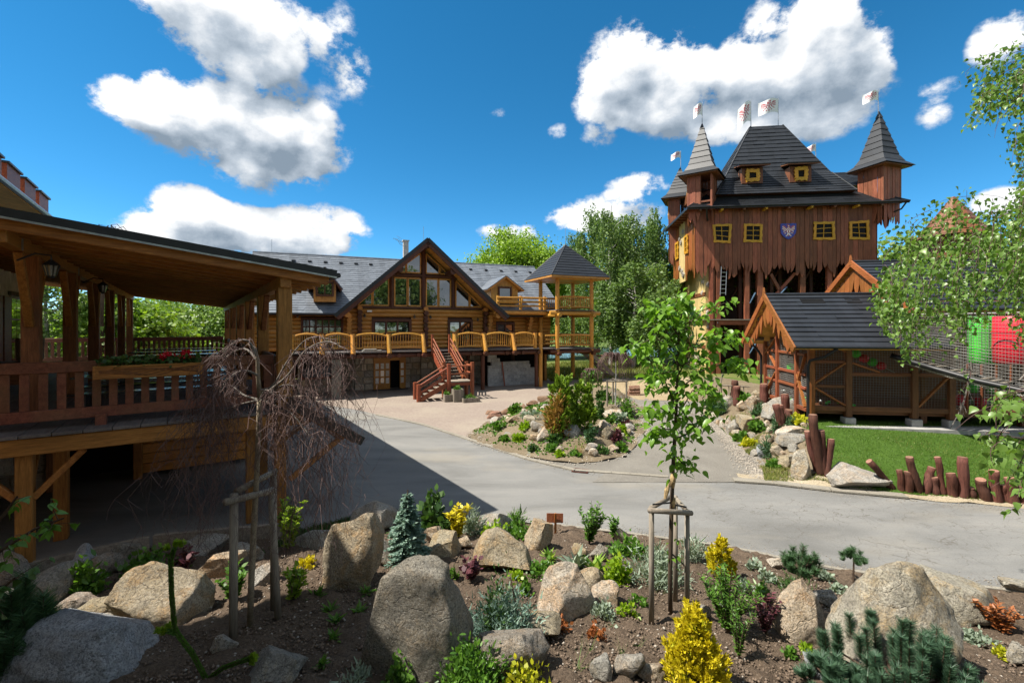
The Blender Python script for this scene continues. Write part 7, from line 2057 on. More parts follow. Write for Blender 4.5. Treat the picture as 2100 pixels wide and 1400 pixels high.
for k, ((u, v, ut, vt, r), lab) in enumerate(zip(pal, plab)):
 g = hit(u, v)
 if k < 15: y_ = g.y + .02; g = Vector(((u - 1050) / F * y_, y_, gz1((u - 1050) / F * y_, y_)))
 top = P(ut, vt, g.y)
 r_ = r * (1.0 if g.y < 14 else 1.25)
 t = thing('palisade_log', lab, 'log post', g, 0, 'log posts edging the lawn and bank')
 d = top - g; n = 7
 pts = [Vector((0, 0, -.12))] + [d * f + Vector((.05 * sin(3 * f + k) * d.length * .5, .03 * sin(5 * f + k), 0)) * (4 * f * (1 - f)) for f in np.linspace(.05, 1, n)]
 MB().tube(pts, [r_ * random.uniform(.92, 1.1) * (1.12 - .15 * i / n) for i in range(n + 1)], 11).make('stem', MATS['palisade_bark'], t, True)
 e = (pts[-1] - pts[-2]).normalized()
 MB().tube([pts[-1] - e * .002, pts[-1] + e * .006], r_ * .93, 11).make('cut_end', MATS['palisade_top'], t)
# ------------------------------------------------------------------ plants
def px(u, v): g = hit(u, v); return g, g.y / F
def bush_mesh(w, h, n, leaf, mat, clumps=14, shape='oval', dome=True, width=1.0):
 C = rnd_dirs(clumps) * RNG.uniform(.35, .92, (clumps, 1)); C[:, 2] = np.abs(C[:, 2]) if dome else C[:, 2]
 P0 = C[RNG.integers(0, clumps, n)] + RNG.normal(size=(n, 3)) * .20
 P0[:, 2] = np.maximum(P0[:, 2], .02)
 pos = P0 * np.array([w / 2, w / 2, h * .9])
 out = unit(P0 + np.array([0, 0, .25]) + RNG.normal(size=(n, 3)) * .35)
 ax = unit(out * .8 + RNG.normal(size=(n, 3)) * .5 + np.array([0, 0, .25])); nr = unit(np.cross(ax, RNG.normal(size=(n, 3))) + out * .6)
 return leaf_mesh('foliage', pos, ax, nr, leaf * RNG.uniform(.6, 1.3, n), mat, shape, width, .15)
def cone_mesh(w, h, n, leaf, mat, shape='rhomb', p=1.0, width=.5):
 """flame-like fronds standing off a cone"""
 K = max(30, n // 90); t = RNG.uniform(0, 1, K) ** 1.3; a = RNG.uniform(0, 2 * pi, K)
 r = (w / 2) * ((1 - t) ** p * .80 + .02) * np.minimum(1, .6 + t * 3) * RNG.uniform(.55, 1.05, K)
 bs = np.stack((r * np.cos(a), r * np.sin(a), t * h * .82), 1)
 dr = unit(np.stack((np.cos(a) * .55, np.sin(a) * .55, np.full(K, 1.0)), 1) + RNG.normal(size=(K, 3)) * .18)
 ln = h * .20 * RNG.uniform(.6, 1.4, K) * (1 - .35 * t)
 i = RNG.integers(0, K, n); u_ = RNG.uniform(0, 1, n)[:, None]
 pos = bs[i] + dr[i] * ln[i][:, None] * u_ + RNG.normal(size=(n, 3)) * (w * .045 * (1.1 - u_))
 ax = unit(dr[i] + RNG.normal(size=(n, 3)) * .45); nr = unit(np.cross(ax, RNG.normal(size=(n, 3))))
 return leaf_mesh('foliage', pos, ax, nr, leaf * RNG.uniform(.6, 1.3, n), mat, shape, width)
def rosette_mesh(w, h, n, mat, width=.35, shape='oval', arch=.5):
 a = RNG.uniform(0, 2 * pi, n); e = RNG.uniform(.15, 1.2, n)
 ax = np.stack((np.cos(a) * np.cos(e), np.sin(a) * np.cos(e), np.sin(e)), 1)
 nr = np.stack((-np.cos(a) * np.sin(e), -np.sin(a) * np.sin(e), np.cos(e)), 1)
 pos = RNG.normal(size=(n, 3)) * np.array([w * .08, w * .08, 0])
 return leaf_mesh('foliage', pos, ax, nr, np.hypot(w / 2 * np.cos(e), h * np.sin(e)) * RNG.uniform(.75, 1.15, n), mat, shape, width, .2)
def brush(pos, ax, p0, p1, n, ln, spread=.9):
 """needles round a shoot"""
 p0, p1 = np.array(p0), np.array(p1); d = unit(p1 - p0)
 t = RNG.uniform(0, 1, n)[:, None]; pos.append(p0 + (p1 - p0) * t)
 r = RNG.normal(size=(n, 3)); r = unit(r - (r @ d)[:, None] * d); ax.append(unit(r * spread + d * .75) * ln)
def pine_mesh(w, h, shoots, per, needle, mat, up=.8):
 pos, ax, segs = [], [], []
 for k in range(shoots):
  a = random.uniform(0, 2 * pi); r = w / 2 * sqrt(random.uniform(.0, 1)); z = h * (1 - (r / (w / 2)) ** 2 * .65) * random.uniform(.55, 1)
  tip = Vector((cos(a) * r, sin(a) * r, z)); b = tip - Vector((cos(a) * (1 - up), sin(a) * (1 - up), up)).normalized() * h * random.uniform(.22, .48)
  b.z = max(b.z, .03); segs.append(([Vector((0, 0, 0)), b * .6 + Vector((0, 0, .02)), b, tip], [.02, .014, .01, .005]))
  brush(pos, ax, b, tip, per, needle)
 pos, ax = np.concatenate(pos), np.concatenate(ax)
 nr = np.cross(ax, RNG.normal(size=ax.shape))
 return limbs_mesh('stems', segs, 'bark_brown', 5), leaf_mesh('needles', pos, ax, nr, np.linalg.norm(ax, axis=1) * RNG.uniform(.8, 1.2, len(pos)), mat, 'needle', .5)
def upright_mesh(w, h, stems, per, leaf, mat, shape='oval', width=.6):
 pos, ax, segs = [], [], []
 for k in range(stems):
  a = random.uniform(0, 2 * pi); r = w / 2 * random.uniform(.2, 1); hh = h * random.uniform(.6, 1)
  pts = [Vector((0, 0, 0)), Vector((cos(a) * r * .4, sin(a) * r * .4, hh * .5)), Vector((cos(a) * r, sin(a) * r, hh))]
  segs.append((pts, [.008, .006, .003]))
  for j in range(per):
   t = random.uniform(.12, 1); p = pts[0].lerp(pts[1], t * 2) if t < .5 else pts[1].lerp(pts[2], t * 2 - 1)
   b = random.uniform(0, 2 * pi); pos.append(p); ax.append(Vector((cos(b), sin(b), random.uniform(.1, .9))))
 pos, ax = np.array(pos), unit(np.array(ax)); nr = unit(RNG.normal(size=ax.shape) * .5 + np.array([0, 0, 1.0]))
 return limbs_mesh('stems', segs, 'bark_brown', 4), leaf_mesh('foliage', pos, ax, nr, leaf * RNG.uniform(.6, 1.25, len(pos)), mat, shape, width, .15)
def plant(name, u, v, lab, cat, parts, g=None, group=None):
 """parts: list of (part name, mesh maker taking metres per pixel)"""
 gp, s = px(u, v) if g is None else (g, g.y / F)
 t = thing(name, lab, cat, gp, random.uniform(0, 6), group)
 for pn, mk in parts:
  ms = mk(s)
  if isinstance(ms, tuple): ob('stems', ms[0], t); ob(pn, ms[1], t)
  else: ob(pn, ms, t)
 return t
def bush(u, v, w, h, mat, lab, n=420, leaf=11, name='shrub', cat='shrub', shape='oval', clumps=14, width=1.0):
 return plant(name, u, v, lab, cat, [('foliage', lambda s: bush_mesh(w * s, h * s, n, leaf * s, mat, clumps, shape, True, width))])
def up(u, v, w, h, mat, lab, stems=8, per=26, leaf=12, name='perennial', cat='plant', shape='oval', width=.6):
 return plant(name, u, v, lab, cat, [('foliage', lambda s: upright_mesh(w * s, h * s, stems, per, leaf * s, mat, shape, width))])
def ros(u, v, w, h, mat, lab, n=22, width=.35, name='rosette_plant', cat='plant', shape='oval'):
 return plant(name, u, v, lab, cat, [('foliage', lambda s: rosette_mesh(w * s, h * s, n, mat, width, shape))])
# conifers
def spruce_px(u, v, w, h, mat, lab, leaf=7.5, tiers=17, per=90):
 return plant('blue_spruce', u, v, lab, 'conifer', [('needles', lambda s: spruce_tree(h * s, w * s / 2, tiers, per, mat, leaf * s))])
spruce_px(836, 1152, 92, 148, 'needle_blue', 'young blue spruce behind the largest boulder')
plant('golden_thuja', 1424, 1412, 'large golden thuja at the bottom edge', 'conifer', [('foliage', lambda s: cone_mesh(146 * s, 176 * s, 11000, 9.5 * s, 'leaf_yellow', p=.8)), ('inner_foliage', lambda s: cone_mesh(128 * s, 150 * s, 3500, 10 * s, 'leaf_gold_green', p=.8))])
plant('golden_thuja', 1477, 1182, 'small golden thuja by the road right of the stakes', 'conifer', [('foliage', lambda s: cone_mesh(62 * s, 88 * s, 4200, 6 * s, 'leaf_yellow', p=.7)), ('inner_foliage', lambda s: cone_mesh(54 * s, 76 * s, 1300, 6.5 * s, 'leaf_gold_green', p=.7))])
plant('dwarf_pine', 1642, 1178, 'dwarf pine with airy needle tufts at the road edge', 'conifer', [('needles', lambda s: pine_mesh(82 * s, 64 * s, 34, 240, 10 * s, 'needle_green'))])
plant('standard_pine', 1750, 1192, 'little pine ball on a thin stem near the road', 'conifer', [('needles', lambda s: (limbs_mesh('stem', [([Vector((0, 0, 0)), Vector((.01, 0, 50 * s))], [.016, .012])], 'bark_brown'), (lambda m: (m.transform(Matrix.Translation((0, 0, 38 * s))), m)[1])(pine_mesh(42 * s, 34 * s, 26, 170, 8 * s, 'needle_green')[1])))])
plant('mountain_pine', 1850, 1425, 'dense blue-green mountain pine in front of the huge boulder', 'conifer', [('needles', lambda s: pine_mesh(290 * s, 168 * s, 84, 620, 14 * s, 'needle_dark', .92))], )
plant('mountain_pine', 1720, 1420, 'low spreading pine branch left of the mountain pine', 'conifer', [('needles', lambda s: pine_mesh(130 * s, 70 * s, 34, 420, 17 * s, 'needle_dark', .8))])
plant('young_pine', 45, 1385, 'young soft-needled pine at the left edge', 'conifer', [('needles', lambda s: (lambda r: (r[0], r[1]))(pine_mesh(120 * s, 205 * s, 46, 380, 24 * s, 'needle_green', .95)))])
plant('weeping_conifer', 1030, 1306, 'grey-green weeping conifer with bent dark stem beside the largest boulder', 'conifer', [('foliage', lambda s: bush_mesh(150 * s, 105 * s, 2600, 12 * s, 'needle_blue', 30, 'needle', True, 2.2)), ('top_foliage', lambda s: bush_mesh(80 * s, 125 * s, 700, 11 * s, 'leaf_dark', 10, 'oval', True, .5)),
      ('stem', lambda s: MB().tube([(-.06, -.1, 0), (-.07, -.16, 40 * s), (-.02, -.14, 80 * s), (.03, -.1, 118 * s)], [.018, .016, .012, .006], 6).mesh('stem', MATS['bark_brown']))])
# monkey-puzzle-like spruce shoots at lower left
def shoot(u0, v0, pts, lab):
 g, s = px(u0, v0); d = g.y
 t = thing('snake_spruce', lab, 'conifer', g)
 W = [P(u, v, d) - g for u, v in pts[0]]
 pos, ax = [], []
 segs = []
 for branch in pts:
  Wb = [P(u, v, d) - g for u, v in branch]; segs.append((Wb, [.013] * len(Wb)))
  for a, b in zip(Wb, Wb[1:]): brush(pos, ax, a, b, int((b - a).length * 5200), .036, .55)
 pos, ax = np.concatenate(pos), np.concatenate(ax); nr = np.cross(ax, RNG.normal(size=ax.shape))
 ob('stems', limbs_mesh('stems', segs, 'bark_brown', 6), t); ob('needles', leaf_mesh('needles', pos, ax, nr, np.full(len(pos), .040), 'leaf_shrub', 'needle', 1.0), t)
 pos, ax = [], []
 for branch in pts:
  e = P(*branch[-1], d) - g; f = P(*branch[-2], d) - g; dr = (e - f).normalized()
  for k in range(4):
   o_ = Vector((random.gauss(0, .02), random.gauss(0, .02), random.gauss(0, .02))); brush(pos, ax, e + o_, e + o_ + (dr + o_ * 18).normalized() * .05, 150, .028, .9)
 pos, ax = np.concatenate(pos), np.concatenate(ax); nr = np.cross(ax, RNG.normal(size=ax.shape))
 ob('fresh_tips', leaf_mesh('fresh_tips', pos, ax, nr, np.full(len(pos), .04), 'leaf_lime', 'needle', 1.6), t)
shoot(425, 1393, [[(425, 1395), (395, 1340), (365, 1300), (358, 1285), (352, 1220), (350, 1150), (356, 1128)], [(425, 1393), (455, 1370), (485, 1358), (510, 1350)], [(365, 1300), (345, 1293)]], 'sparse snake-like spruce with bright green tips at the lower left')
# shrubs and perennials of the front garden
bush(896, 1084, 60, 70, 'leaf_dark', 'dark leafy shrub at the road edge left of the yellow shrub', 420, 14)
up(940, 1104, 50, 68, 'leaf_yellow', 'bright yellow-leaved shrub in the middle of the garden', 16, 40, 11)
bush(972, 1094, 36, 50, 'leaf_silver', 'silvery lavender clump beside the yellow shrub', 500, 11, shape='needle', width=1.6)
bush(1062, 1090, 50, 42, 'leaf_shrub', 'feathery green tuft above the grey road-edge boulder', 600, 12, shape='needle', width=1.5)
bush(1010, 1102, 60, 26, 'leaf_lime', 'lime ground cover left of the flat-topped boulder', 360, 8)
bush(1058, 1105, 60, 26, 'leaf_shrub', 'green ground cover behind the flat-topped boulder', 360, 8)
up(1208, 1116, 74, 84, 'leaf_shrub', 'loose tall green shrub right of the wooden sign', 22, 34, 9)
up(1258, 1106, 40, 52, 'leaf_shrub', 'thin upright green plant before the cherry stakes', 10, 22, 9)
ros(1180, 1168, 78, 46, 'leaf_silver', 'grey-green lily clump above the pyramid boulder', 34, .30)
ros(1218, 1172, 62, 42, 'hosta_variegated', 'variegated hosta right of the grey-green lily', 34, .30)
ros(1128, 1150, 46, 34, 'hosta_variegated', 'variegated hosta left of the grey-green lily', 26, .30)
bush(1112, 1178, 62, 30, 'leaf_shrub', 'low bright green cushion left of the pyramid boulder', 420, 8)
bush(1268, 1194, 46, 60, 'leaf_lime', 'lime green shrublet left of the left cherry stake', 420, 10)
bush(1285, 1140, 70, 32, 'leaf_shrub', 'green cushion by the left cherry stake near the road', 360, 9)
bush(1345, 1190, 120, 70, 'leaf_silver', 'large grey-green lavender mass between the cherry stakes', 1700, 13, shape='needle', width=1.6, clumps=26)
bush(1415, 1150, 60, 60, 'leaf_silver', 'grey-green tuft behind the right cherry stake', 500, 12, shape='needle', width=1.6)
up(1492, 1300, 130, 128, 'leaf_shrub', 'tall feathery green shrub right of the cherry stakes', 46, 48, 12, width=.35)
up(1515, 1350, 70, 110, 'leaf_shrub', 'narrow green stems below the feathery shrub', 20, 36, 10, width=.3)
up(1570, 1300, 80, 84, 'leaf_purple', 'dark purple-leaved shrublet left of the rusty wedge boulder', 22, 30, 9)
up(1575, 1262, 40, 70, 'leaf_shrub', 'thin green stems growing at the rusty wedge boulder', 8, 26, 9, width=.4)
bush(1632, 1212, 66, 26, 'leaf_dark', 'dark green mat behind the rusty wedge boulder', 400, 9, shape='needle', width=1.6)
up(2055, 1300, 90, 60, 'leaf_rust', 'rust-red dwarf maple at the right edge', 16, 34, 11)
bush(2010, 1320, 60, 24, 'leaf_silver', 'grey cushion below the rust-red maple', 300, 8)
bush(960, 1420, 150, 96, 'leaf_shrub', 'fresh green creeping shrub at the bottom edge centre', 1500, 13, clumps=24, width=.6)
bush(1085, 1425, 110, 80, 'leaf_gold_green', 'small-leaved yellowish shrub over the reddish flat boulder', 420, 11)
bush(820, 1415, 60, 66, 'leaf_shrub', 'green plant at the foot of the largest boulder', 420, 10)
bush(730, 1412, 60, 46, 'leaf_silver', 'silver thistle-like plant at the bottom edge', 360, 14, shape='needle', width=2)
up(376, 1180, 60, 56, 'leaf_purple', 'dark purple heuchera behind the broad sunlit boulder', 14, 16, 13, width=.9)
up(966, 1190, 46, 44, 'leaf_purple', 'purple heuchera rosette left of the flat-topped boulder', 14, 14, 12, width=.9)
bush(176, 1222, 66, 76, 'leaf_shrub', 'bright green fern by the pointed bluish boulder', 360, 15, width=.6)
bush(300, 1190, 110, 56, 'leaf_shrub', 'green creeping shrub behind the broad sunlit boulder', 800, 11, clumps=20)
bush(130, 1322, 70, 30, 'leaf_gold_green', 'yellow-green spirea in the left shade', 320, 10)
bush(185, 1300, 40, 18, 'leaf_shrub', 'small green mat by the flat slabs', 160, 9)
bush(100, 1282, 50, 30, 'leaf_gold_green', 'yellow-green shrublet beside the young pine', 200, 10)
up(592, 1130, 62, 104, 'leaf_lime', 'lime green climber on the right tree stake', 20, 34, 13, width=.8)
up(602, 1232, 60, 66, 'leaf_lime', 'yellow-green shrub at the foot of the right tree stake', 14, 26, 14, width=.7)
up(478, 1232, 64, 70, 'leaf_shrub', 'fresh green plant at the left tree stake', 14, 26, 14, width=.6)
bush(632, 1160, 36, 18, 'leaf_yellow', 'small yellow cushion between stake and blocky boulder', 160, 8)
for u, v, lab in ((649, 1225, 'tiny green rosette below the blocky boulder, leftmost'), (676, 1252, 'second tiny green rosette left of the largest boulder'), (735, 1258, 'tiny rosette touching the largest boulder'), (688, 1275, 'green rosette midway left of the largest boulder'), (683, 1312, 'larger green rosette left of the largest boulder'), (662, 1366, 'lowest green rosette left of the largest boulder'), (752, 1218, 'tiny rosette right under the blocky boulder')):
 ros(u, v, 40, 26, 'leaf_shrub', lab, 20, .34)
for u, v, w, h, lab in ((1186, 1372, 56, 74, 'tallest iris clump in the centre foreground'), (1212, 1334, 40, 50, 'smaller iris clump behind the tallest'), (1276, 1345, 20, 50, 'single iris fan right of the iris clumps'), (1310, 1325, 36, 40, 'iris clump left of the golden thuja'), (1368, 1330, 20, 40, 'iris fan behind the golden thuja')):
 ros(u, v, w * .8, h, 'leaf_shrub', lab, 12, .10, 'iris_clump', shape='blade')
bush(1240, 1272, 54, 30, 'leaf_silver', 'pale saxifrage cushion below the small round boulder', 420, 7)
for k, (u, v, m_, lab) in enumerate(((985, 1165, 'leaf_lime', 'lime sedum left of the purple heuchera'), (1060, 1195, 'leaf_lime', 'lime sedum under the flat-topped boulder'), (1075, 1215, 'leaf_shrub', 'green sedum below the lime sedum'), (925, 1190, 'leaf_shrub', 'green sedum beside the largest boulder top'), (1150, 1290, 'leaf_rust', 'reddish sprig below the pyramid boulder'), (1225, 1308, 'leaf_rust', 'reddish sprig left of the iris clumps'), (1285, 1260, 'leaf_lime', 'lime sprig right of the small round boulder'), (1245, 1205, 'leaf_lime', 'lime sprig behind the small round boulder'), (1310, 1240, 'leaf_shrub', 'green sprig at the left cherry stake foot'), (1545, 1170, 'leaf_silver', 'grey tuft at the road edge right of the small thuja'), (1570, 1190, 'leaf_silver', 'second grey tuft right of the small thuja'), (1700, 1195, 'leaf_silver', 'grey tuft between dwarf pine and pine ball'), (1720, 1215, 'leaf_silver', 'grey tuft below the pine ball'), (1530, 1215, 'leaf_silver', 'grey sprig beside the feathery shrub'), (1640, 1255, 'leaf_silver', 'grey cushion above the rusty wedge boulder'), (1560, 1220, 'leaf_shrub', 'green tuft under the dwarf pine'), (1615, 1345, 'leaf_shrub', 'green seedling below the rusty wedge boulder'), (1650, 1345, 'leaf_lime', 'lime seedling below the rusty wedge boulder'), (2050, 1345, 'leaf_gold_green', 'yellow-green tuft at the right edge'), (245, 1245, 'leaf_gold_green', 'yellow sprig left of the broad sunlit boulder'))):
 bush(u, v, 34 if k < 9 else 30, 24, m_, lab, 150, 8, 'small_perennial', 'plant', clumps=8)
# leafy branch reaching in at the left edge
def leafy_branch(name, pts, d, nleaf, leaf, mat, lab, twigs=10, parts=60):
 W = [P(u, v, d + dd) for u, v, dd in pts]; base = W[0]
 t = thing(name, lab, 'branch', base)
 segs = [([w - base for w in W], [.012 * (1 - .8 * i / len(W)) + .002 for i in range(len(W))])]
 spots = []
 for k in range(twigs):
  f = random.uniform(.15, .98) * (len(W) - 1); i = int(f); a = W[i].lerp(W[min(i + 1, len(W) - 1)], f - i) - base
  e = a + Vector((random.uniform(-.1, .25), random.uniform(-.15, .15), random.uniform(-.16, .16))); segs.append((curve_pts(a, e, .1, 4), [.004, .003, .002, .0015])); spots += [a.lerp(e, x) for x in (.35, .6, .8, 1.0)]
 ob('twigs', limbs_mesh('twigs', segs, 'bark_brown', 5), t)
 pl_ = leaf_proto(mat)
 for k in range(nleaf):
  c = random.choice(spots); put_leaf(pl_, c, leaf * random.uniform(.7, 1.2), t, droop=.4)
 return t
_lp = {}
def leaf_proto(mat, kind='ovate'):
 if (mat, kind) in _lp: return _lp[(mat, kind)]
 pr = [(0, .0), (.12, .22), (.30, .30), (.5, .27), (.72, .16), (.9, .06), (1.0, 0.0)] if kind == 'ovate' else [(0, .02), (.10, .30), (.22, .40), (.42, .34), (.65, .18), (.85, .07), (1.0, 0)]
 vs, fs = [], []
 for i, (t, w) in enumerate(pr):
  z = -.22 * t * t
  vs += [(-w, t, z + w * .22), (0, t, z), (w, t, z + w * .22)]
 for i in range(len(pr) - 1):
  a = i * 3; fs += [(a, a + 1, a + 4, a + 3), (a + 1, a + 2, a + 5, a + 4)]
 m = bpy.data.meshes.new('leaf'); m.from_pydata(vs, [], fs); m.shade_smooth(); m.materials.append(MATS[mat]); _lp[(mat, kind)] = m; return m
def leaf_matrix(c, size, droop):
 a = random.uniform(0, 2 * pi)
 ax = Vector((cos(a), sin(a), random.uniform(-1.0, .35) - droop)).normalized()
 nr = Vector((random.gauss(0, .45), random.gauss(0, .45), 1)); sd_ = ax.cross(nr).normalized(); nr = sd_.cross(ax)
 M = Matrix(((sd_.x, ax.x, nr.x), (sd_.y, ax.y, nr.y), (sd_.z, ax.z, nr.z))).to_4x4() @ Matrix.Scale(size, 4); M.translation = c; return M
def put_leaf(mesh, c, size, parent, droop=.3): return ob('leaf', mesh, parent, None, leaf_matrix(c, size, droop))
def joined_leaves(name, proto, mats, mat, parent):
 v0 = np.array([p.co[:] for p in proto.vertices]); f0 = np.array([tuple(p.vertices) for p in proto.polygons]); k = len(v0)
 V = np.concatenate([(np.array(M)[:3, :3] @ v0.T).T + np.array(M)[:3, 3] for M in mats]); Fc = np.concatenate([f0 + i * k for i in range(len(mats))])
 m = bpy.data.meshes.new(name); m.vertices.add(len(V)); m.vertices.foreach_set('co', V.ravel()); m.loops.add(Fc.size); m.loops.foreach_set('vertex_index', Fc.ravel().astype(np.int32))
 m.polygons.add(len(Fc)); m.polygons.foreach_set('loop_start', np.arange(0, Fc.size, 4, dtype=np.int32)); m.update(); m.shade_smooth(); m.materials.append(MATS[mat])
 o = ob(name, m, parent); o['kind'] = 'stuff'; return o
leafy_branch('leafy_branch', [(-60, 1160, .1), (0, 1130, .05), (70, 1085, 0), (130, 1062, 0)], 3.4, 70, .075, 'leaf_shrub', 'leafy green branch reaching in at the left edge', 14)
leafy_branch('leafy_branch', [(-60, 1120, .1), (0, 1065, .05), (35, 1018, 0)], 3.3, 24, .075, 'leaf_shrub', 'short upper leafy twig at the left edge', 6)
leafy_branch('leafy_branch', [(-60, 1260, .1), (-5, 1215, .05), (30, 1185, 0)], 3.2, 22, .08, 'leaf_dark', 'dark leafy twig low at the left edge', 6)
# flower box planting and planters
def box_plants(parent, w, d, z, n, nf):
 pos = np.stack((RNG.uniform(.05, w - .05, n), RNG.normal(0, .07, n), z + RNG.uniform(0, .18, n)), 1)
 ax = unit(RNG.normal(size=(n, 3)) + np.array([0, -.2, .4])); nr = unit(RNG.normal(size=(n, 3)) * .5 + np.array([0, -.4, 1]))
 ob('geranium_leaves', leaf_mesh('geranium_leaves', pos, ax, nr, RNG.uniform(.05, .09, n), 'leaf_dark', 'oval', 1.3), parent)
 for (fx, fz, k) in nf:
  p = np.stack((fx + RNG.normal(0, .035, k), RNG.normal(-.03, .03, k), z + fz + RNG.normal(0, .025, k)), 1)
  ob('flower_head', leaf_mesh('flower_head', p, rnd_dirs(k), rnd_dirs(k), .04, 'geranium_red', 'oval', 1.4), parent)
  MB().tube([(fx, 0, z), (fx, -.02, z + fz)], .005, 5).make('flower_stem', MATS['leaf_shrub'], parent)
fw = PF.x(416, RY - .2) - PF.x(193, RY - .2)
box_plants(fb, fw, .25, .2, 520, [(.60 * fw, .16, 60), (.66 * fw, .22, 46), (.80 * fw, .20, 60), (.83 * fw, .26, 56), (.86 * fw, .17, 30)])
for t, z_, w_ in PLANTERS:
 ob('planting', (lambda m: (m.transform(Matrix.Translation((0, 0, z_ - .06))), m)[1])(bush_mesh(w_ * .8, .28, 240, .07, 'leaf_shrub', 10)), t)
# ------------------------------------------------------------------ island planting
def isl_plant(name, u, v, lab, parts): return plant(name, u, v, lab, 'conifer', parts)
isl_plant('thuja', 1150, 884, 'left bushy green thuja on the island', [('foliage', lambda s: cone_mesh(66 * s, 124 * s, 6500, 7 * s, 'thuja_green', 'rhomb', .4))])
isl_plant('thuja', 1194, 882, 'right bushy green thuja on the island', [('foliage', lambda s: cone_mesh(58 * s, 106 * s, 6000, 7 * s, 'thuja_green', 'rhomb', .4))])
isl_plant('rusty_conifer', 1142, 894, 'rust-coloured drooping conifer in front of the thujas', [('foliage', lambda s: bush_mesh(46 * s, 78 * s, 1500, 10 * s, 'thuja_rust', 24, 'needle', True, 2.5)), ('green_foliage', lambda s: bush_mesh(50 * s, 60 * s, 500, 9 * s, 'thuja_green', 16, 'needle', True, 2.5))])
plant('ornamental_grass', 1187, 930, 'tan tuft of ornamental grass at the island front', 'grass', [('blades', lambda s: rosette_mesh(40 * s, 36 * s, 300, 'leaf_tan', .05, 'blade'))])
ip = [(1058, 850, 28, 20, 'leaf_shrub', 'round green weeping shrub by the sandstone rim'), (1022, 880, 30, 14, 'leaf_shrub', 'green mat at the left of the island'), (1062, 905, 24, 18, 'leaf_lime', 'lime cushion left of the grey island boulder'), (1035, 905, 22, 12, 'leaf_shrub', 'low cushion at the island left front'), (1093, 925, 20, 14, 'leaf_dark', 'dark cushion at the island front'), (1130, 925, 24, 18, 'leaf_shrub', 'green cushion beside the small orange stone'), (1090, 862, 40, 20, 'leaf_silver', 'silver cushion near the sandstone rim'), (1212, 905, 26, 34, 'needle_green', 'little dark fir on the island'), (1262, 905, 28, 24, 'leaf_purple', 'pinkish heath on the broken tan boulder'), (1275, 890, 22, 18, 'leaf_lime', 'lime cushion right of the broken boulder'), (1270, 866, 34, 24, 'leaf_silver', 'silver shrub right of the thujas'), (1285, 852, 26, 30, 'leaf_shrub', 'small green pine at the right of the island'), (1250, 868, 30, 22, 'leaf_shrub', 'green tuft right of the right thuja'), (1235, 930, 30, 14, 'leaf_dark', 'dark mat at the island tip'), (1275, 925, 26, 16, 'leaf_shrub', 'green mat at the right front of the island'), (1180, 935, 22, 10, 'leaf_shrub', 'low mat below the ornamental grass'), (1150, 938, 20, 12, 'leaf_lime', 'lime mat at the island front edge'), (1075, 880, 24, 16, 'leaf_lime', 'lime cushion between island boulders'), (1228, 860, 24, 40, 'leaf_dark', 'dark upright shrub right of the thujas'), (1283, 872, 16, 12, 'leaf_purple', 'pink flower cushion at the island right'), (1140, 905, 30, 16, 'leaf_dark', 'dark mat below the rusty conifer'), (1200, 850, 20, 30, 'leaf_gold_green', 'yellow shrub behind the right thuja'), (1240, 820, 30, 20, 'leaf_shrub', 'green shrub near the small staked tree')]
for (u, v, w, h, m_, lab) in ip: bush(u, v, w, h, m_, lab, 300, 6, 'island_shrub', 'shrub', clumps=10)
bp_ = [(1660, 905, 26, 22, 'needle_green', 'little pine below the log pair on the bank'), (1595, 885, 28, 30, 'needle_green', 'small dark pine at the log pair'), (1616, 880, 30, 24, 'needle_green', 'rounded pine right of the log pair'), (1572, 940, 32, 44, 'needle_green', 'upright young pine low on the bank'), (1553, 890, 30, 30, 'leaf_shrub', 'grassy shrub in the middle of the bank'), (1525, 824, 30, 18, 'leaf_shrub', 'green clump at the top of the bank'), (1480, 850, 22, 26, 'needle_green', 'thin pine at the upper path edge'), (1555, 850, 22, 18, 'needle_green', 'pine tuft beside the sloping boulder'), (1535, 915, 26, 14, 'leaf_gold_green', 'yellowish grass tuft at the bank foot'), (1520, 905, 24, 14, 'leaf_shrub', 'green tuft at the path edge of the bank'), (1640, 870, 40, 18, 'leaf_gold_green', 'yellow-green ground cover by the hut downpipe'), (1590, 960, 30, 14, 'leaf_shrub', 'green tuft at the bank foot'), (1458, 830, 24, 16, 'leaf_shrub', 'green tuft at the upper end of the bank')]
for (u, v, w, h, m_, lab) in bp_: bush(u, v, w, h, m_, lab, 360, 8, 'bank_shrub', 'shrub', clumps=10, shape='needle' if 'needle' in m_ else 'oval', width=2.0 if 'needle' in m_ else 1.0)
# ------------------------------------------------------------------ wooden sign
g = hit(1139, 1092); s = g.y / F
sg = thing('wooden_sign', 'small tilted brown wooden sign on a post at the road edge', 'sign', g, .15)
bevel(MB().box(-.022, .022, -.018, .018, -.05, 40 * s).make('post', MATS['hut_orange_z'], sg), .004)
o = bevel(MB().box(-18 * s, 18 * s, .02, .04, -9 * s, 9 * s).make('board', MATS['stair_red_n'], sg), .004); o.location = (0, 0, 30 * s); o.rotation_euler = (-.3, .12, .1)
# road drain
g = hit(1190, 966)
dr = thing('road_drain', 'rusty iron drain grate in the road by the island', 'drain', (g.x, g.y, g.z + .012), -.3)
MB().box(-.24, .24, -.17, -.14, 0, .02).box(-.24, .24, .14, .17, 0, .02).box(-.24, -.21, -.14, .14, 0, .02).box(.21, .24, -.14, .14, 0, .02).make('frame', MATS['palisade_bark'], dr)
for k in range(7): MB().box(-.19 + k * .06, -.16 + k * .06, -.14, .14, .0, .015).make('bar', MATS['dark_metal'], dr)
MB().box(-.21, .21, -.14, .14, -.002, .003).make('pit', MATS['black_void'], dr)
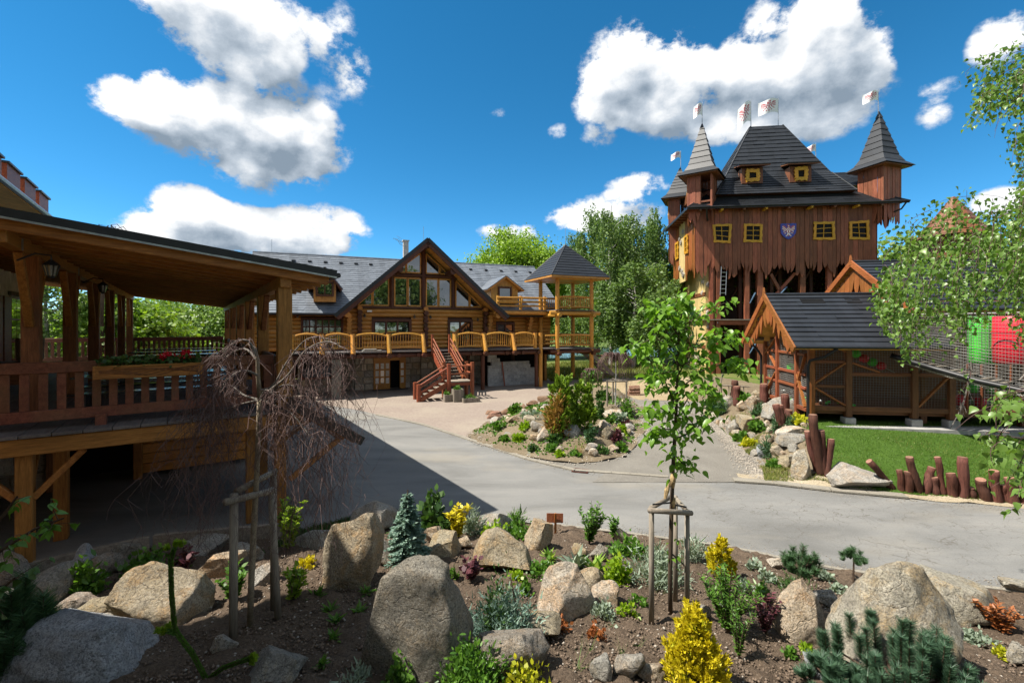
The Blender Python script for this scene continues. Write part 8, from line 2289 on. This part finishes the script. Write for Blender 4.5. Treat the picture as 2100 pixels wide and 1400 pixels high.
# ------------------------------------------------------------------ young cherry with stakes
def stake_frame(lab, posts, bars, straps, name='tree_stakes'):
 t = thing(name, lab, 'tree stakes', (0, 0, 0))
 for (a, b, r) in posts: MB().tube([a, a.lerp(b, .5), b], [r, r * 1.02, r * .97], 12).make('stake', MATS['grey_timber_z'], t, True)
 for (a, b, r) in bars: MB().tube([a, b], r, 12).make('crossbar', MATS['grey_timber_n'], t, True)
 for (a, b, w) in straps: MB().beam(a, b, .006, w).make('strap', MATS['rubber_strap'], t)
 return t
g1, g2 = hit(1336, 1276), hit(1409, 1252)
D1, D2 = g1.y, g2.y
g3 = Vector((P(1385, 1250, D1 + .62).x, D1 + .62, gz1(P(1385, 1250, D1 + .62).x, D1 + .62)))
t1, t2 = P(1336, 1040, D1), P(1409, 1045, D2); t3 = Vector((g3.x, g3.y, (t1.z + t2.z) / 2))
ext = (t2 - t1).normalized() * .06
stake_frame('three round wooden stakes with crossbars around the young cherry tree', [(g1 - Vector((0, 0, .1)), t1, .034), (g2 - Vector((0, 0, .1)), t2, .034), (g3 - Vector((0, 0, .1)), t3, .034)],
   [(t1 - ext + Vector((0, -.05, -.02)), t2 + ext + Vector((0, -.05, -.02)), .034), (t2 + Vector((0, .03, -.02)), t3 + Vector((0, .04, -.02)), .03), (t1 + Vector((0, .03, -.02)), t3 + Vector((-.05, .03, -.02)), .03)],
   [(t1 + Vector((.02, .02, .03)), P(1378, 1030, D1 + .28), .02), (P(1379, 1034, D1 + .28), t2 + Vector((0, .02, .03)), .02), (P(1378, 1135, D1 + .3), P(1405, 1160, D2), .02)])
DC = D1 + .28
gc = hit(1375, 1268); gc = Vector((P(1375, 1268, DC).x, DC, gz1(P(1375, 1268, DC).x, DC)))
ch = thing('young_cherry_tree', 'slim young tree with large fresh green leaves between the stakes', 'tree', gc)
def cp(u, v, dd=0.0): return P(u, v, DC + dd) - gc
trunk = [Vector((0, 0, -.05)), cp(1374, 1180), cp(1377, 1050), cp(1380, 960), cp(1386, 860), cp(1390, 760), cp(1392, 690), cp(1398, 622)]
MB().tube(trunk, [.030, .028, .027, .025, .021, .016, .011, .005], 10).make('trunk', MATS['bark_brown'], ch, True)
br = [[(1384, 900), (1430, 880), (1448, 820)], [(1388, 850), (1340, 830), (1330, 850)], [(1388, 840), (1355, 760), (1310, 720)], [(1390, 800), (1440, 760), (1500, 740), (1530, 745)], [(1390, 770), (1430, 700), (1480, 680), (1515, 690)], [(1391, 740), (1345, 690), (1295, 715)], [(1391, 720), (1350, 650), (1335, 625)], [(1392, 700), (1430, 640), (1490, 620)], [(1394, 670), (1400, 630), (1410, 600)], [(1392, 690), (1360, 640), (1380, 610)], [(1386, 860), (1420, 800), (1460, 790)], [(1385, 880), (1350, 880), (1335, 895)], [(1382, 930), (1400, 950), (1410, 945)], [(1387, 830), (1440, 890), (1470, 790)], [(1390, 760), (1330, 770), (1345, 790)], [(1390, 750), (1450, 730), (1470, 700)]]
bmb = MB(); spots = []
for k, b in enumerate(br):
 dd = random.uniform(-.45, .45)
 pts = [cp(u, v, dd * i / (len(b) - 1)) for i, (u, v) in enumerate(b)]
 sm_ = [pts[0].lerp(pts[1], t) for t in (0, .5)] + ([pts[1].lerp(pts[2], t) for t in (0, .5, 1)]) + ([pts[2].lerp(pts[3], t) for t in (.5, 1)] if len(pts) > 3 else [])
 bmb.tube(sm_, [.010 - .007 * i / len(sm_) for i in range(len(sm_))], 6, False)
 for i in range(len(sm_) - 1):
  for t in np.linspace(.1, 1, 6): spots.append((sm_[i].lerp(sm_[i + 1], t), (i + t) / len(sm_)))
for t in np.linspace(.42, 1, 26):
 f = t * (len(trunk) - 1); i = min(int(f), len(trunk) - 2); spots.append((trunk[i].lerp(trunk[i + 1], f - i), .6))
bmb.make('branches', MATS['bark_brown'], ch, True)
LP = leaf_proto('leaf_cherry'); ms = []
for k in range(2200):
 c, wgt = random.choice(spots)
 if random.random() > .35 + .65 * wgt: continue
 c = c + Vector((random.gauss(0, .075), random.gauss(0, .09), random.gauss(-.01, .06)))
 ms.append(leaf_matrix(c, random.uniform(.07, .145), .35))
for k in range(14):
 ms.append(leaf_matrix(cp(1377 + random.uniform(-16, 18), random.uniform(1060, 1170)), random.uniform(.05, .09), .5))
ms.sort(key=lambda M: -M.to_scale().x)
for M in ms[:290]: ob('leaf', LP, ch, None, M)
joined_leaves('leaf_mass', LP, ms[290:], 'leaf_cherry', ch)
for (v0, v1, r) in ((1000, 968, .030), (1040, 1020, .029)):
 MB().tube([cp(1379, v0), cp(1380, (v0 + v1) / 2), cp(1381, v1)], [r * .9, r * 1.25, r * .9], 10, wob=.1).make('jute_wrap', MATS['jute'], ch, True)
MB().tube([cp(1373, 985, -.04), cp(1368, 1005, -.05), cp(1364, 1022, -.05)], [.015, .03, .018], 7, wob=.2).make('jute_tail', MATS['jute'], ch)
# ------------------------------------------------------------------ bare weeping tree with stakes
ga, gb = hit(478, 1312), hit(571, 1268)
DA, DB = ga.y, gb.y
ta, tb_ = P(480, 1012, DA), P(556, 1000, DB)
e = (tb_ - ta).normalized() * .07
stake_frame('two wooden stakes with a crossbar holding the bare weeping tree', [(ga - Vector((0, 0, .1)), ta, .043), (gb - Vector((0, 0, .1)), tb_, .040), (Vector((ta.x + .05, ta.y + .75, gz1(ta.x, ta.y + .75))), Vector((ta.x + .05, ta.y + .75, ta.z)), .04)],
   [(ta - e + Vector((0, -.06, -.06)), tb_ + e + Vector((0, -.06, -.02)), .040), (ta + Vector((0, .05, .01)), Vector((ta.x + .05, ta.y + .8, ta.z)), .036)], [])
DW = DA + .28
gw = Vector((P(512, 1296, DW).x, DW, gz1(P(512, 1296, DW).x, DW)))
wt = thing('bare_weeping_tree', 'leafless weeping tree with drooping purple-brown twigs before the pavilion', 'tree', gw)
def wp(u, v, dd=0.0): return P(u, v, DW + dd) - gw
tr_ = [Vector((0, 0, -.05)), wp(516, 1180), wp(522, 1060), wp(527, 960), wp(531, 870), wp(533, 820)]
tb2 = [wp(533, 820), wp(529, 770), wp(528, 735), wp(522, 712), wp(508, 705)]
MB().tube(tr_, [.036, .034, .032, .030, .030, .034], 10, wob=.06).tube(tb2, [.026, .024, .02, .016, .008], 8).make('trunk', MATS['bark_tan'], wt, True)
main_b = [[(533, 820), (545, 800), (560, 808), (580, 818)], [(528, 735), (510, 700), (480, 702), (450, 735)], [(532, 800), (560, 790), (590, 740), (630, 695), (675, 695)], [(533, 815), (590, 770), (625, 720), (670, 700), (700, 712)], [(533, 820), (500, 810), (470, 790), (430, 800)], [(528, 740), (500, 715), (455, 740), (425, 790)], [(533, 822), (580, 790), (620, 800), (655, 830)], [(533, 825), (600, 815), (630, 830), (675, 870)], [(533, 820), (490, 830), (440, 850), (400, 890)], [(530, 770), (500, 760), (465, 780), (435, 840)], [(533, 818), (560, 830), (600, 850), (640, 900)]]
starts = []
mb_ = MB(); tw_ = MB()
for b in main_b:
 dd = random.uniform(-.5, .5); pts = [wp(u, v, dd * i / 3) for i, (u, v) in enumerate(b)]
 fine = []
 for i in range(len(pts) - 1):
  p0, p1, p2, p3 = pts[max(i - 1, 0)], pts[i], pts[i + 1], pts[min(i + 2, len(pts) - 1)]
  for t in np.linspace(0, 1, 5, endpoint=False):
   fine.append(.5 * ((2 * p1) + (p2 - p0) * t + (2 * p0 - 5 * p1 + 4 * p2 - p3) * t * t + (3 * p1 - p0 - 3 * p2 + p3) * t ** 3))
 fine.append(pts[-1])
 mb_.tube(fine, [.016 - .012 * i / len(fine) for i in range(len(fine))], 6, False)
 starts += fine[4:]
mb_.make('main_branches', MATS['bark_grey'], wt, True)
for k in range(360):
 s0 = random.choice(starts); out = Vector((s0.x - wp(531, 820).x, s0.y - .28, 0))
 if out.length < .05: out = Vector((random.uniform(-1, 1), random.uniform(-1, 1), 0))
 out = (out.normalized() + Vector((random.gauss(0, .5), random.gauss(0, .7), 0))).normalized()
 reach = random.uniform(.08, .5) * (1.0 if random.random() < .85 else 1.5); drop = random.uniform(.45, 2.0)
 pts = []
 kink = [Vector((random.gauss(0, .012), random.gauss(0, .012), 0)) for _ in range(9)]
 for i in range(9):
  t = i / 8; pts.append(s0 + out * reach * (1 - (1 - t) ** 1.8) + Vector((0, 0, .14 * reach * sin(min(t * 3, 1) * pi) - drop * t ** 1.7)) + kink[i] * (i + .5))
 r0 = random.uniform(.0028, .0052)
 tw_.tube(pts, [r0 * (1 - .7 * i / 8) for i in range(9)], 4, False)
 for i in range(3, 9):
  if random.random() < .75:
   d_ = Vector((random.gauss(0, .07), random.gauss(0, .07), random.uniform(-.20, -.04))); tw_.tube([pts[i], pts[i] + d_ * .5 + Vector((random.gauss(0, .01), 0, 0)), pts[i] + d_], [.0024, .0018, .001], 3, False)
tw_.make('drooping_twigs', MATS['twig_purple'], wt)
# small weeping trees on the island
def mini_weeper(u, v, h, w, lab, mat, stak):
 g, s = px(u, v)
 t = thing('small_weeping_tree', lab, 'tree', g)
 H_ = h * s; W_ = w * s
 MB().tube([(0, 0, -.05), (.02, 0, H_ * .6), (0, 0, H_)], [.035, .03, .02], 8).make('trunk', MATS['bark_birch'], t)
 m = MB()
 for k in range(90):
  a = random.uniform(0, 2 * pi); r = W_ * random.uniform(.2, .55); dr_ = H_ * random.uniform(.25, .6)
  m.tube([Vector((0, 0, H_ * random.uniform(.85, 1))), Vector((cos(a) * r * .6, sin(a) * r * .6, H_ * 1.04)), Vector((cos(a) * r, sin(a) * r, H_ * .85)), Vector((cos(a) * r * 1.05, sin(a) * r * 1.05, H_ - dr_))], [.012, .010, .008, .004], 4, False)
 m.make('drooping_twigs', MATS['twig_purple'], t)
 if mat:
  n = 500; a = RNG.uniform(0, 2 * pi, n); r = W_ * .5 * RNG.uniform(.4, 1, n); pos = np.stack((r * np.cos(a), r * np.sin(a), H_ * (1.0 - .6 * RNG.uniform(0, 1, n) * (r / (W_ * .5)))), 1)
  ob('foliage', leaf_mesh('foliage', pos, unit(RNG.normal(size=(n, 3)) * .4 + np.array([0, 0, -1])), rnd_dirs(n), 5 * s, mat), t)
 if stak:
  st_ = thing('tree_stakes', lab.replace('weeping tree', 'stakes around the weeping tree'), 'tree stakes', g)
  for (x_, y_) in ((-.45, -.3), (.45, -.3), (0, .5)): MB().tube([(x_, y_, -.05), (x_, y_, 1.25)], .045, 8).make('stake', MATS['grey_timber_z'], st_)
  for (a, b) in (((-.5, -.3), (.5, -.3)), ((.45, -.3), (0, .5)), ((-.45, -.3), (0, .5))): MB().tube([(*a, 1.2), (*b, 1.2)], .04, 8).make('crossbar', MATS['grey_timber_n'], st_)
mini_weeper(1262, 832, 105, 70, 'small bare weeping tree staked at the back of the island', None, True)
mini_weeper(1214, 820, 62, 42, 'little green weeping tree behind the right thuja', 'leaf_shrub', False)
# ------------------------------------------------------------------ birch hanging in from the right
bt = thing('birch_tree', 'birch with hanging leafy branches reaching in from the right edge', 'tree', (8.9, 6.2, gz1(8.9, 6.2)))
B0 = Vector(bt.location)
MB().tube([(0, 0, -.1), (.1, 0, 3), (0, .1, 6), (.1, 0, 9.5)], [.17, .15, .11, .03], 12).make('trunk', MATS['bark_birch'], bt, True)
LB = leaf_proto('leaf_birch', 'birch')
ms, tw2 = [], MB()
def strand(u0, v0, u1, v1, d, n, size, jit):
 a, b = P(u0, v0, d) - B0, P(u1, v1, d + random.gauss(0, .15)) - B0
 k = Vector((random.gauss(0, .06), random.gauss(0, .06), 0))
 pts = [a.lerp(b, t) + k * sin(pi * t) + Vector((0, 0, .12 * sin(pi * t) * (a - b).length)) for t in np.linspace(0, 1, 6)]
 tw2.tube(pts, [.0035, .003, .0028, .0024, .002, .0012], 4, False)
 for j in range(n):
  t = random.uniform(.03, 1) * 5; i = min(int(t), 4); c = pts[i].lerp(pts[i + 1], t - i) + Vector((random.gauss(0, jit), random.gauss(0, jit), random.gauss(0, jit)))
  ms.append(leaf_matrix(c, size * random.uniform(.65, 1.2), .8))
topv = lambda u: np.interp(u, [1780, 1800, 1840, 1880, 1920, 1960, 2000, 2060, 2110], [600, 545, 490, 440, 415, 395, 405, 395, 340])
botv = lambda u: np.interp(u, [1780, 1800, 1830, 1850, 1880, 1900, 1930, 1960, 2000, 2040, 2070, 2110], [610, 640, 690, 740, 725, 765, 740, 680, 690, 620, 680, 720])
for k in range(330):
 u = 2150 - 358 * random.random() ** 1.45; tv, bv = topv(min(u, 2110)), botv(min(u, 2110))
 v0 = random.uniform(tv, tv + (bv - tv) * .75); ln = random.uniform(40, 150); v1 = min(v0 + ln, bv + random.uniform(-20, 20))
 strand(u + random.uniform(5, 40), v0 - 6, u, max(v1, v0 + 15), random.gauss(6.4, .7), int(8 + ln * .14), .062, .05)
for k in range(80):
 u = random.uniform(1995, 2140); v0 = np.interp(u, [1985, 2030, 2110], [120, 105, 80]) + random.uniform(0, 130); strand(u + random.uniform(10, 50), v0 - 5, u - 10, v0 + random.uniform(15, 70), random.gauss(6.2, .4), 13, .062, .05)
for k in range(60):
 u = random.uniform(2070, 2150); v0 = random.uniform(120, 420); strand(u + 20, v0, u, v0 + random.uniform(30, 90), random.gauss(6.2, .5), 12, .062, .06)
for (u0, v0, u1, v1) in ((2100, 98, 1975, 128), (2110, 140, 2010, 225), (2120, 190, 2060, 262), (2110, 260, 2085, 330), (2110, 320, 2090, 420), (2110, 440, 2000, 400), (2000, 402, 1905, 428), (1910, 430, 1800, 520), (2110, 520, 1840, 500)):
 strand(u0, v0, u1, v1, 6.3, 22, .062, .06)
for k in range(34):
 u = random.uniform(2035, 2140); v0 = random.uniform(770, 960); strand(u + random.uniform(5, 40), v0, u - random.uniform(0, 14), v0 + random.uniform(25, 90), random.gauss(3.5, .2), 8, .068, .035)
for (u0, v0, u1, v1) in ((2120, 800, 2030, 850), (2070, 830, 1960, 880), (2110, 900, 2010, 905), (2110, 960, 2030, 1000), (2110, 1000, 2050, 1055), (1990, 760, 1960, 815), (2000, 650, 1958, 700)): strand(u0, v0, u1, v1, 3.5 if v0 > 790 else 6, 9, .068, .03)
stuff(tw2.make('hanging_twigs', MATS['twig_purple'], bt))
for (u, v, d) in ((2000, 470, 6.6), (2075, 130, 6.2), (2070, 520, 6.2), (2090, 780, 3.8)):
 e = P(u, v, d) - B0; s0 = Vector((.05, 0, max(e.z - .9, 2.0) + 1.2)); pts = curve_pts(s0, e, .06, 6, .5); MB().tube(pts, [.05, .04, .03, .02, .012, .006], 7, False).make('limb', MATS['bark_grey'], bt, True)
# the bare dangling branch in front of the hut
dm = MB(); dp = [P(u, v, 6.2) - B0 for u, v in ((1995, 745), (1985, 790), (1975, 830), (1962, 855), (1948, 880))]; dm.tube(dp, [.010, .009, .008, .006, .003], 6, False)
for k in range(26):
 a = dp[random.randint(0, 2)]; dm.tube([a + Vector((random.gauss(0, .03), 0, random.uniform(-.05, .1))), a + Vector((random.gauss(-.03, .05), random.gauss(0, .04), random.uniform(-.25, -.05)))], [.003, .0015], 4, False)
dm.make('bare_twig', MATS['bark_grey'], bt)
ms.sort(key=lambda M: (M.translation + B0).y)
for M in ms[:290]: ob('leaf', LB, bt, None, M)
joined_leaves('leaf_mass', LB, ms[290:], 'leaf_birch', bt)
# bare tree top behind the pavilion roof
bb = thing('bare_tree', 'bare curved twigs of a tree rising behind the pavilion roof', 'tree', (-23.5, 26.0, -1))
m = MB(); m.tube([(0, 0, 0), (0, 0, 6), (.3, 0, 9.6)], [.2, .14, .05], 8)
for k in range(12):
 a = random.uniform(-1.3, 1.3); m.tube([(.2, 0, random.uniform(8, 9.6)), (.2 + a * .5, random.gauss(0, .3), 10.6 + random.uniform(0, .5)), (.2 + a * 1.2, random.gauss(0, .4), 11.0), (.2 + a * 1.7, random.gauss(0, .4), 10.3)], [.035, .025, .018, .006], 5, False)
m.make('branches', MATS['bark_brown'], bb)
# ------------------------------------------------------------------ loose cover: clods, gravel, turf
def scatter(name, pts, smin, smax, mat, lab, cat):
 v0 = np.array([(1, 0, 0), (-1, 0, 0), (0, 1, 0), (0, -1, 0), (0, 0, 1), (0, 0, -1.)]); f0 = np.array([(0, 2, 4), (2, 1, 4), (1, 3, 4), (3, 0, 4), (2, 0, 5), (1, 2, 5), (3, 1, 5), (0, 3, 5)])
 n = len(pts); s_ = RNG.uniform(smin, smax, n) ** 1.0
 V = v0[None] * RNG.uniform(.55, 1.25, (n, 6, 1)) * s_[:, None, None] * np.array([1, 1, .75])
 a = RNG.uniform(0, 2 * pi, n); R_ = np.stack((np.stack((np.cos(a), -np.sin(a), 0 * a), -1), np.stack((np.sin(a), np.cos(a), 0 * a), -1), np.stack((0 * a, 0 * a, 0 * a + 1), -1)), 1)
 V = np.einsum('nij,nkj->nki', R_, V) + pts[:, None, :]
 Fc = f0[None] + (np.arange(n) * 6)[:, None, None]
 m = bpy.data.meshes.new(name); m.vertices.add(n * 6); m.vertices.foreach_set('co', V.reshape(-1)); m.loops.add(n * 24); m.loops.foreach_set('vertex_index', Fc.reshape(-1).astype(np.int32))
 m.polygons.add(n * 8); m.polygons.foreach_set('loop_start', np.arange(0, n * 24, 3, dtype=np.int32)); m.update(); m.validate(); m.materials.append(MATS[mat])
 return stuff(ob(name, m), lab, cat)
def on_ground(x, y, dz=0.0): return np.stack((x, y, gz(x, y) + dz), 1)
n = 26000
y_ = 4.0 + 6.4 * RNG.uniform(0, 1, n) ** 1.4; x_ = RNG.uniform(-1.2, 1.2, n) * y_
k = (y_ < near_y(x_) - .12); x_, y_ = x_[k], y_[k]
scatter('soil_clods', on_ground(x_, y_, .012), .006, .026, 'clod', 'brown crumbs of soil covering the rock garden bed', 'soil')
n = 2600
y_ = 4.0 + 6.4 * RNG.uniform(0, 1, n) ** 1.2; x_ = RNG.uniform(-1.2, 1.2, n) * y_; k = (y_ < near_y(x_) - .05); x_, y_ = x_[k], y_[k]
scatter('garden_pebbles', on_ground(x_, y_, .016), .006, .024, 'pebble', 'small pale pebbles strewn over the garden soil', 'pebbles')
n = 3200
y_ = RNG.uniform(12.9, 22, n); x_ = path_r(y_) + RNG.normal(-.18, .22, n)
scatter('path_gravel_edge', on_ground(x_, y_, .02), .012, .035, 'pebble', 'pale gravel along the right edge of the path', 'gravel')
n = 2600; a = RNG.uniform(-pi, pi, n); r_ = isl_r(a) * RNG.uniform(.86, 1.03, n)
scatter('island_gravel', on_ground(ISL_C[0] + r_ * np.cos(a), ISL_C[1] + r_ * np.sin(a), .025), .010, .035, 'pebble', 'gravel and crumbs round the rim of the island', 'gravel')
n = 9000; a = RNG.uniform(-pi, pi, n); r_ = isl_r(a) * np.sqrt(RNG.uniform(.02, .9, n)); gx_, gy_ = ISL_C[0] + r_ * np.cos(a), ISL_C[1] + r_ * np.sin(a); k = vnoise(gx_ * 1.6, gy_ * 1.6, 21) > .5
stuff(ob('island_ground_cover', leaf_mesh('island_ground_cover', on_ground(gx_[k], gy_[k], .05 ), unit(RNG.normal(size=(k.sum(), 3)) + np.array([0, 0, .6])), rnd_dirs(k.sum()), RNG.uniform(.05, .12, k.sum()), 'leaf_shrub', 'oval')), 'low green ground cover between the stones of the island', 'ground cover')
n = 5200; x_ = RNG.uniform(-3, 13, n); sd_ = RNG.integers(0, 2, n); y_ = np.where(sd_ > 0, near_y(x_) + np.abs(RNG.normal(0, .22, n)), far_y(x_) - np.abs(RNG.normal(0, .25, n)))
scatter('road_grit', on_ground(x_, y_, .006), .004, .016, 'pebble', 'grit and small stones washed along the road edges', 'grit')
def turf(name, x, y, h, mat, lab, dz=.0):
 n = len(x); pos = on_ground(x, y, dz)
 ax = unit(RNG.normal(size=(n, 3)) * .45 + np.array([0, 0, 1.0])); nr = unit(np.cross(ax, RNG.normal(size=(n, 3))))
 return stuff(ob(name, leaf_mesh(name, pos, ax, nr, h * RNG.uniform(.5, 1.3, n), mat, 'blade', 1.6)), lab, 'grass')
n = 120000
y_ = RNG.uniform(10.2, 16.0, n); x_ = RNG.uniform(8.0, 18.5, n)
inv = np.interp(y_, FAR[::-1, 1], FAR[::-1, 0]); k = (x_ > np.maximum(path_r(y_) + 1.7, inv + .5)) & (x_ < 1.2 * y_ + .5); x_, y_ = x_[k], y_[k]
turf('lawn_grass', x_, y_, .05, 'grass_lawn', 'mown green turf in front of the play hut', .025)
n = 9000
y_ = RNG.uniform(10.2, 16.0, n); x_ = RNG.uniform(8.0, 18.5, n); inv = np.interp(y_, FAR[::-1, 1], FAR[::-1, 0]); k = (x_ > np.maximum(path_r(y_) + 1.7, inv + .5)) & (x_ < 1.2 * y_ + .5) & (vnoise(x_ * .9, y_ * 1.3, 31) > .52)
turf('lawn_weeds', x_[k], y_[k], .06, 'grass_rough', 'paler yellowish blades in patches of the lawn', .03)
n = 9000
y_ = RNG.uniform(12.6, 20, n); x_ = path_r(y_) + np.abs(RNG.normal(.25, .5, n)); k = vnoise(x_ * 1.7, y_ * 1.7, 3) > .5
turf('bank_grass', x_[k], y_[k], .11, 'grass_rough', 'rough yellow-green grass at the foot of the bank', .03)
n = 5000
x_ = RNG.uniform(7.6, 13, n); y_ = far_y(x_) + np.abs(RNG.normal(.35, .14, n)); k = vnoise(x_ * 2.2, y_ * 2.2, 5) > .55
turf('verge_grass', x_[k], y_[k], .08, 'grass_rough', 'dry grass along the sandy verge by the palisade', .03)
n = 6000
x_ = RNG.uniform(-4.6, -2.2, n); y_ = near_y(x_) - np.abs(RNG.normal(.25, .35, n))
turf('weed_patch', x_, y_, .12, 'leaf_dark', 'dark green weeds by the road corner under the pavilion', .02)
n = 9000
x_ = RNG.uniform(3, 14, n); y_ = RNG.uniform(35, 50, n)
turf('meadow_grass', x_, y_, .35, 'grass_rough', 'rough meadow grass between lodge and tower', .0)
# edging boards of the garden on the pavilion side
for k, (a, b) in enumerate((((-8.7, 7.55), (-7.05, 8.85)), ((-7.0, 8.9), (-4.6, 9.45)))):
 A_, B_ = Vector((*a, .12)), Vector((*b, .12))
 tag(MB().beam(A_, B_, .10, .30).make('edging_beam', MATS['grey_timber_n']), ('near', 'far')[k] + ' grey timber edging beam between garden and pavilion yard', 'beam')
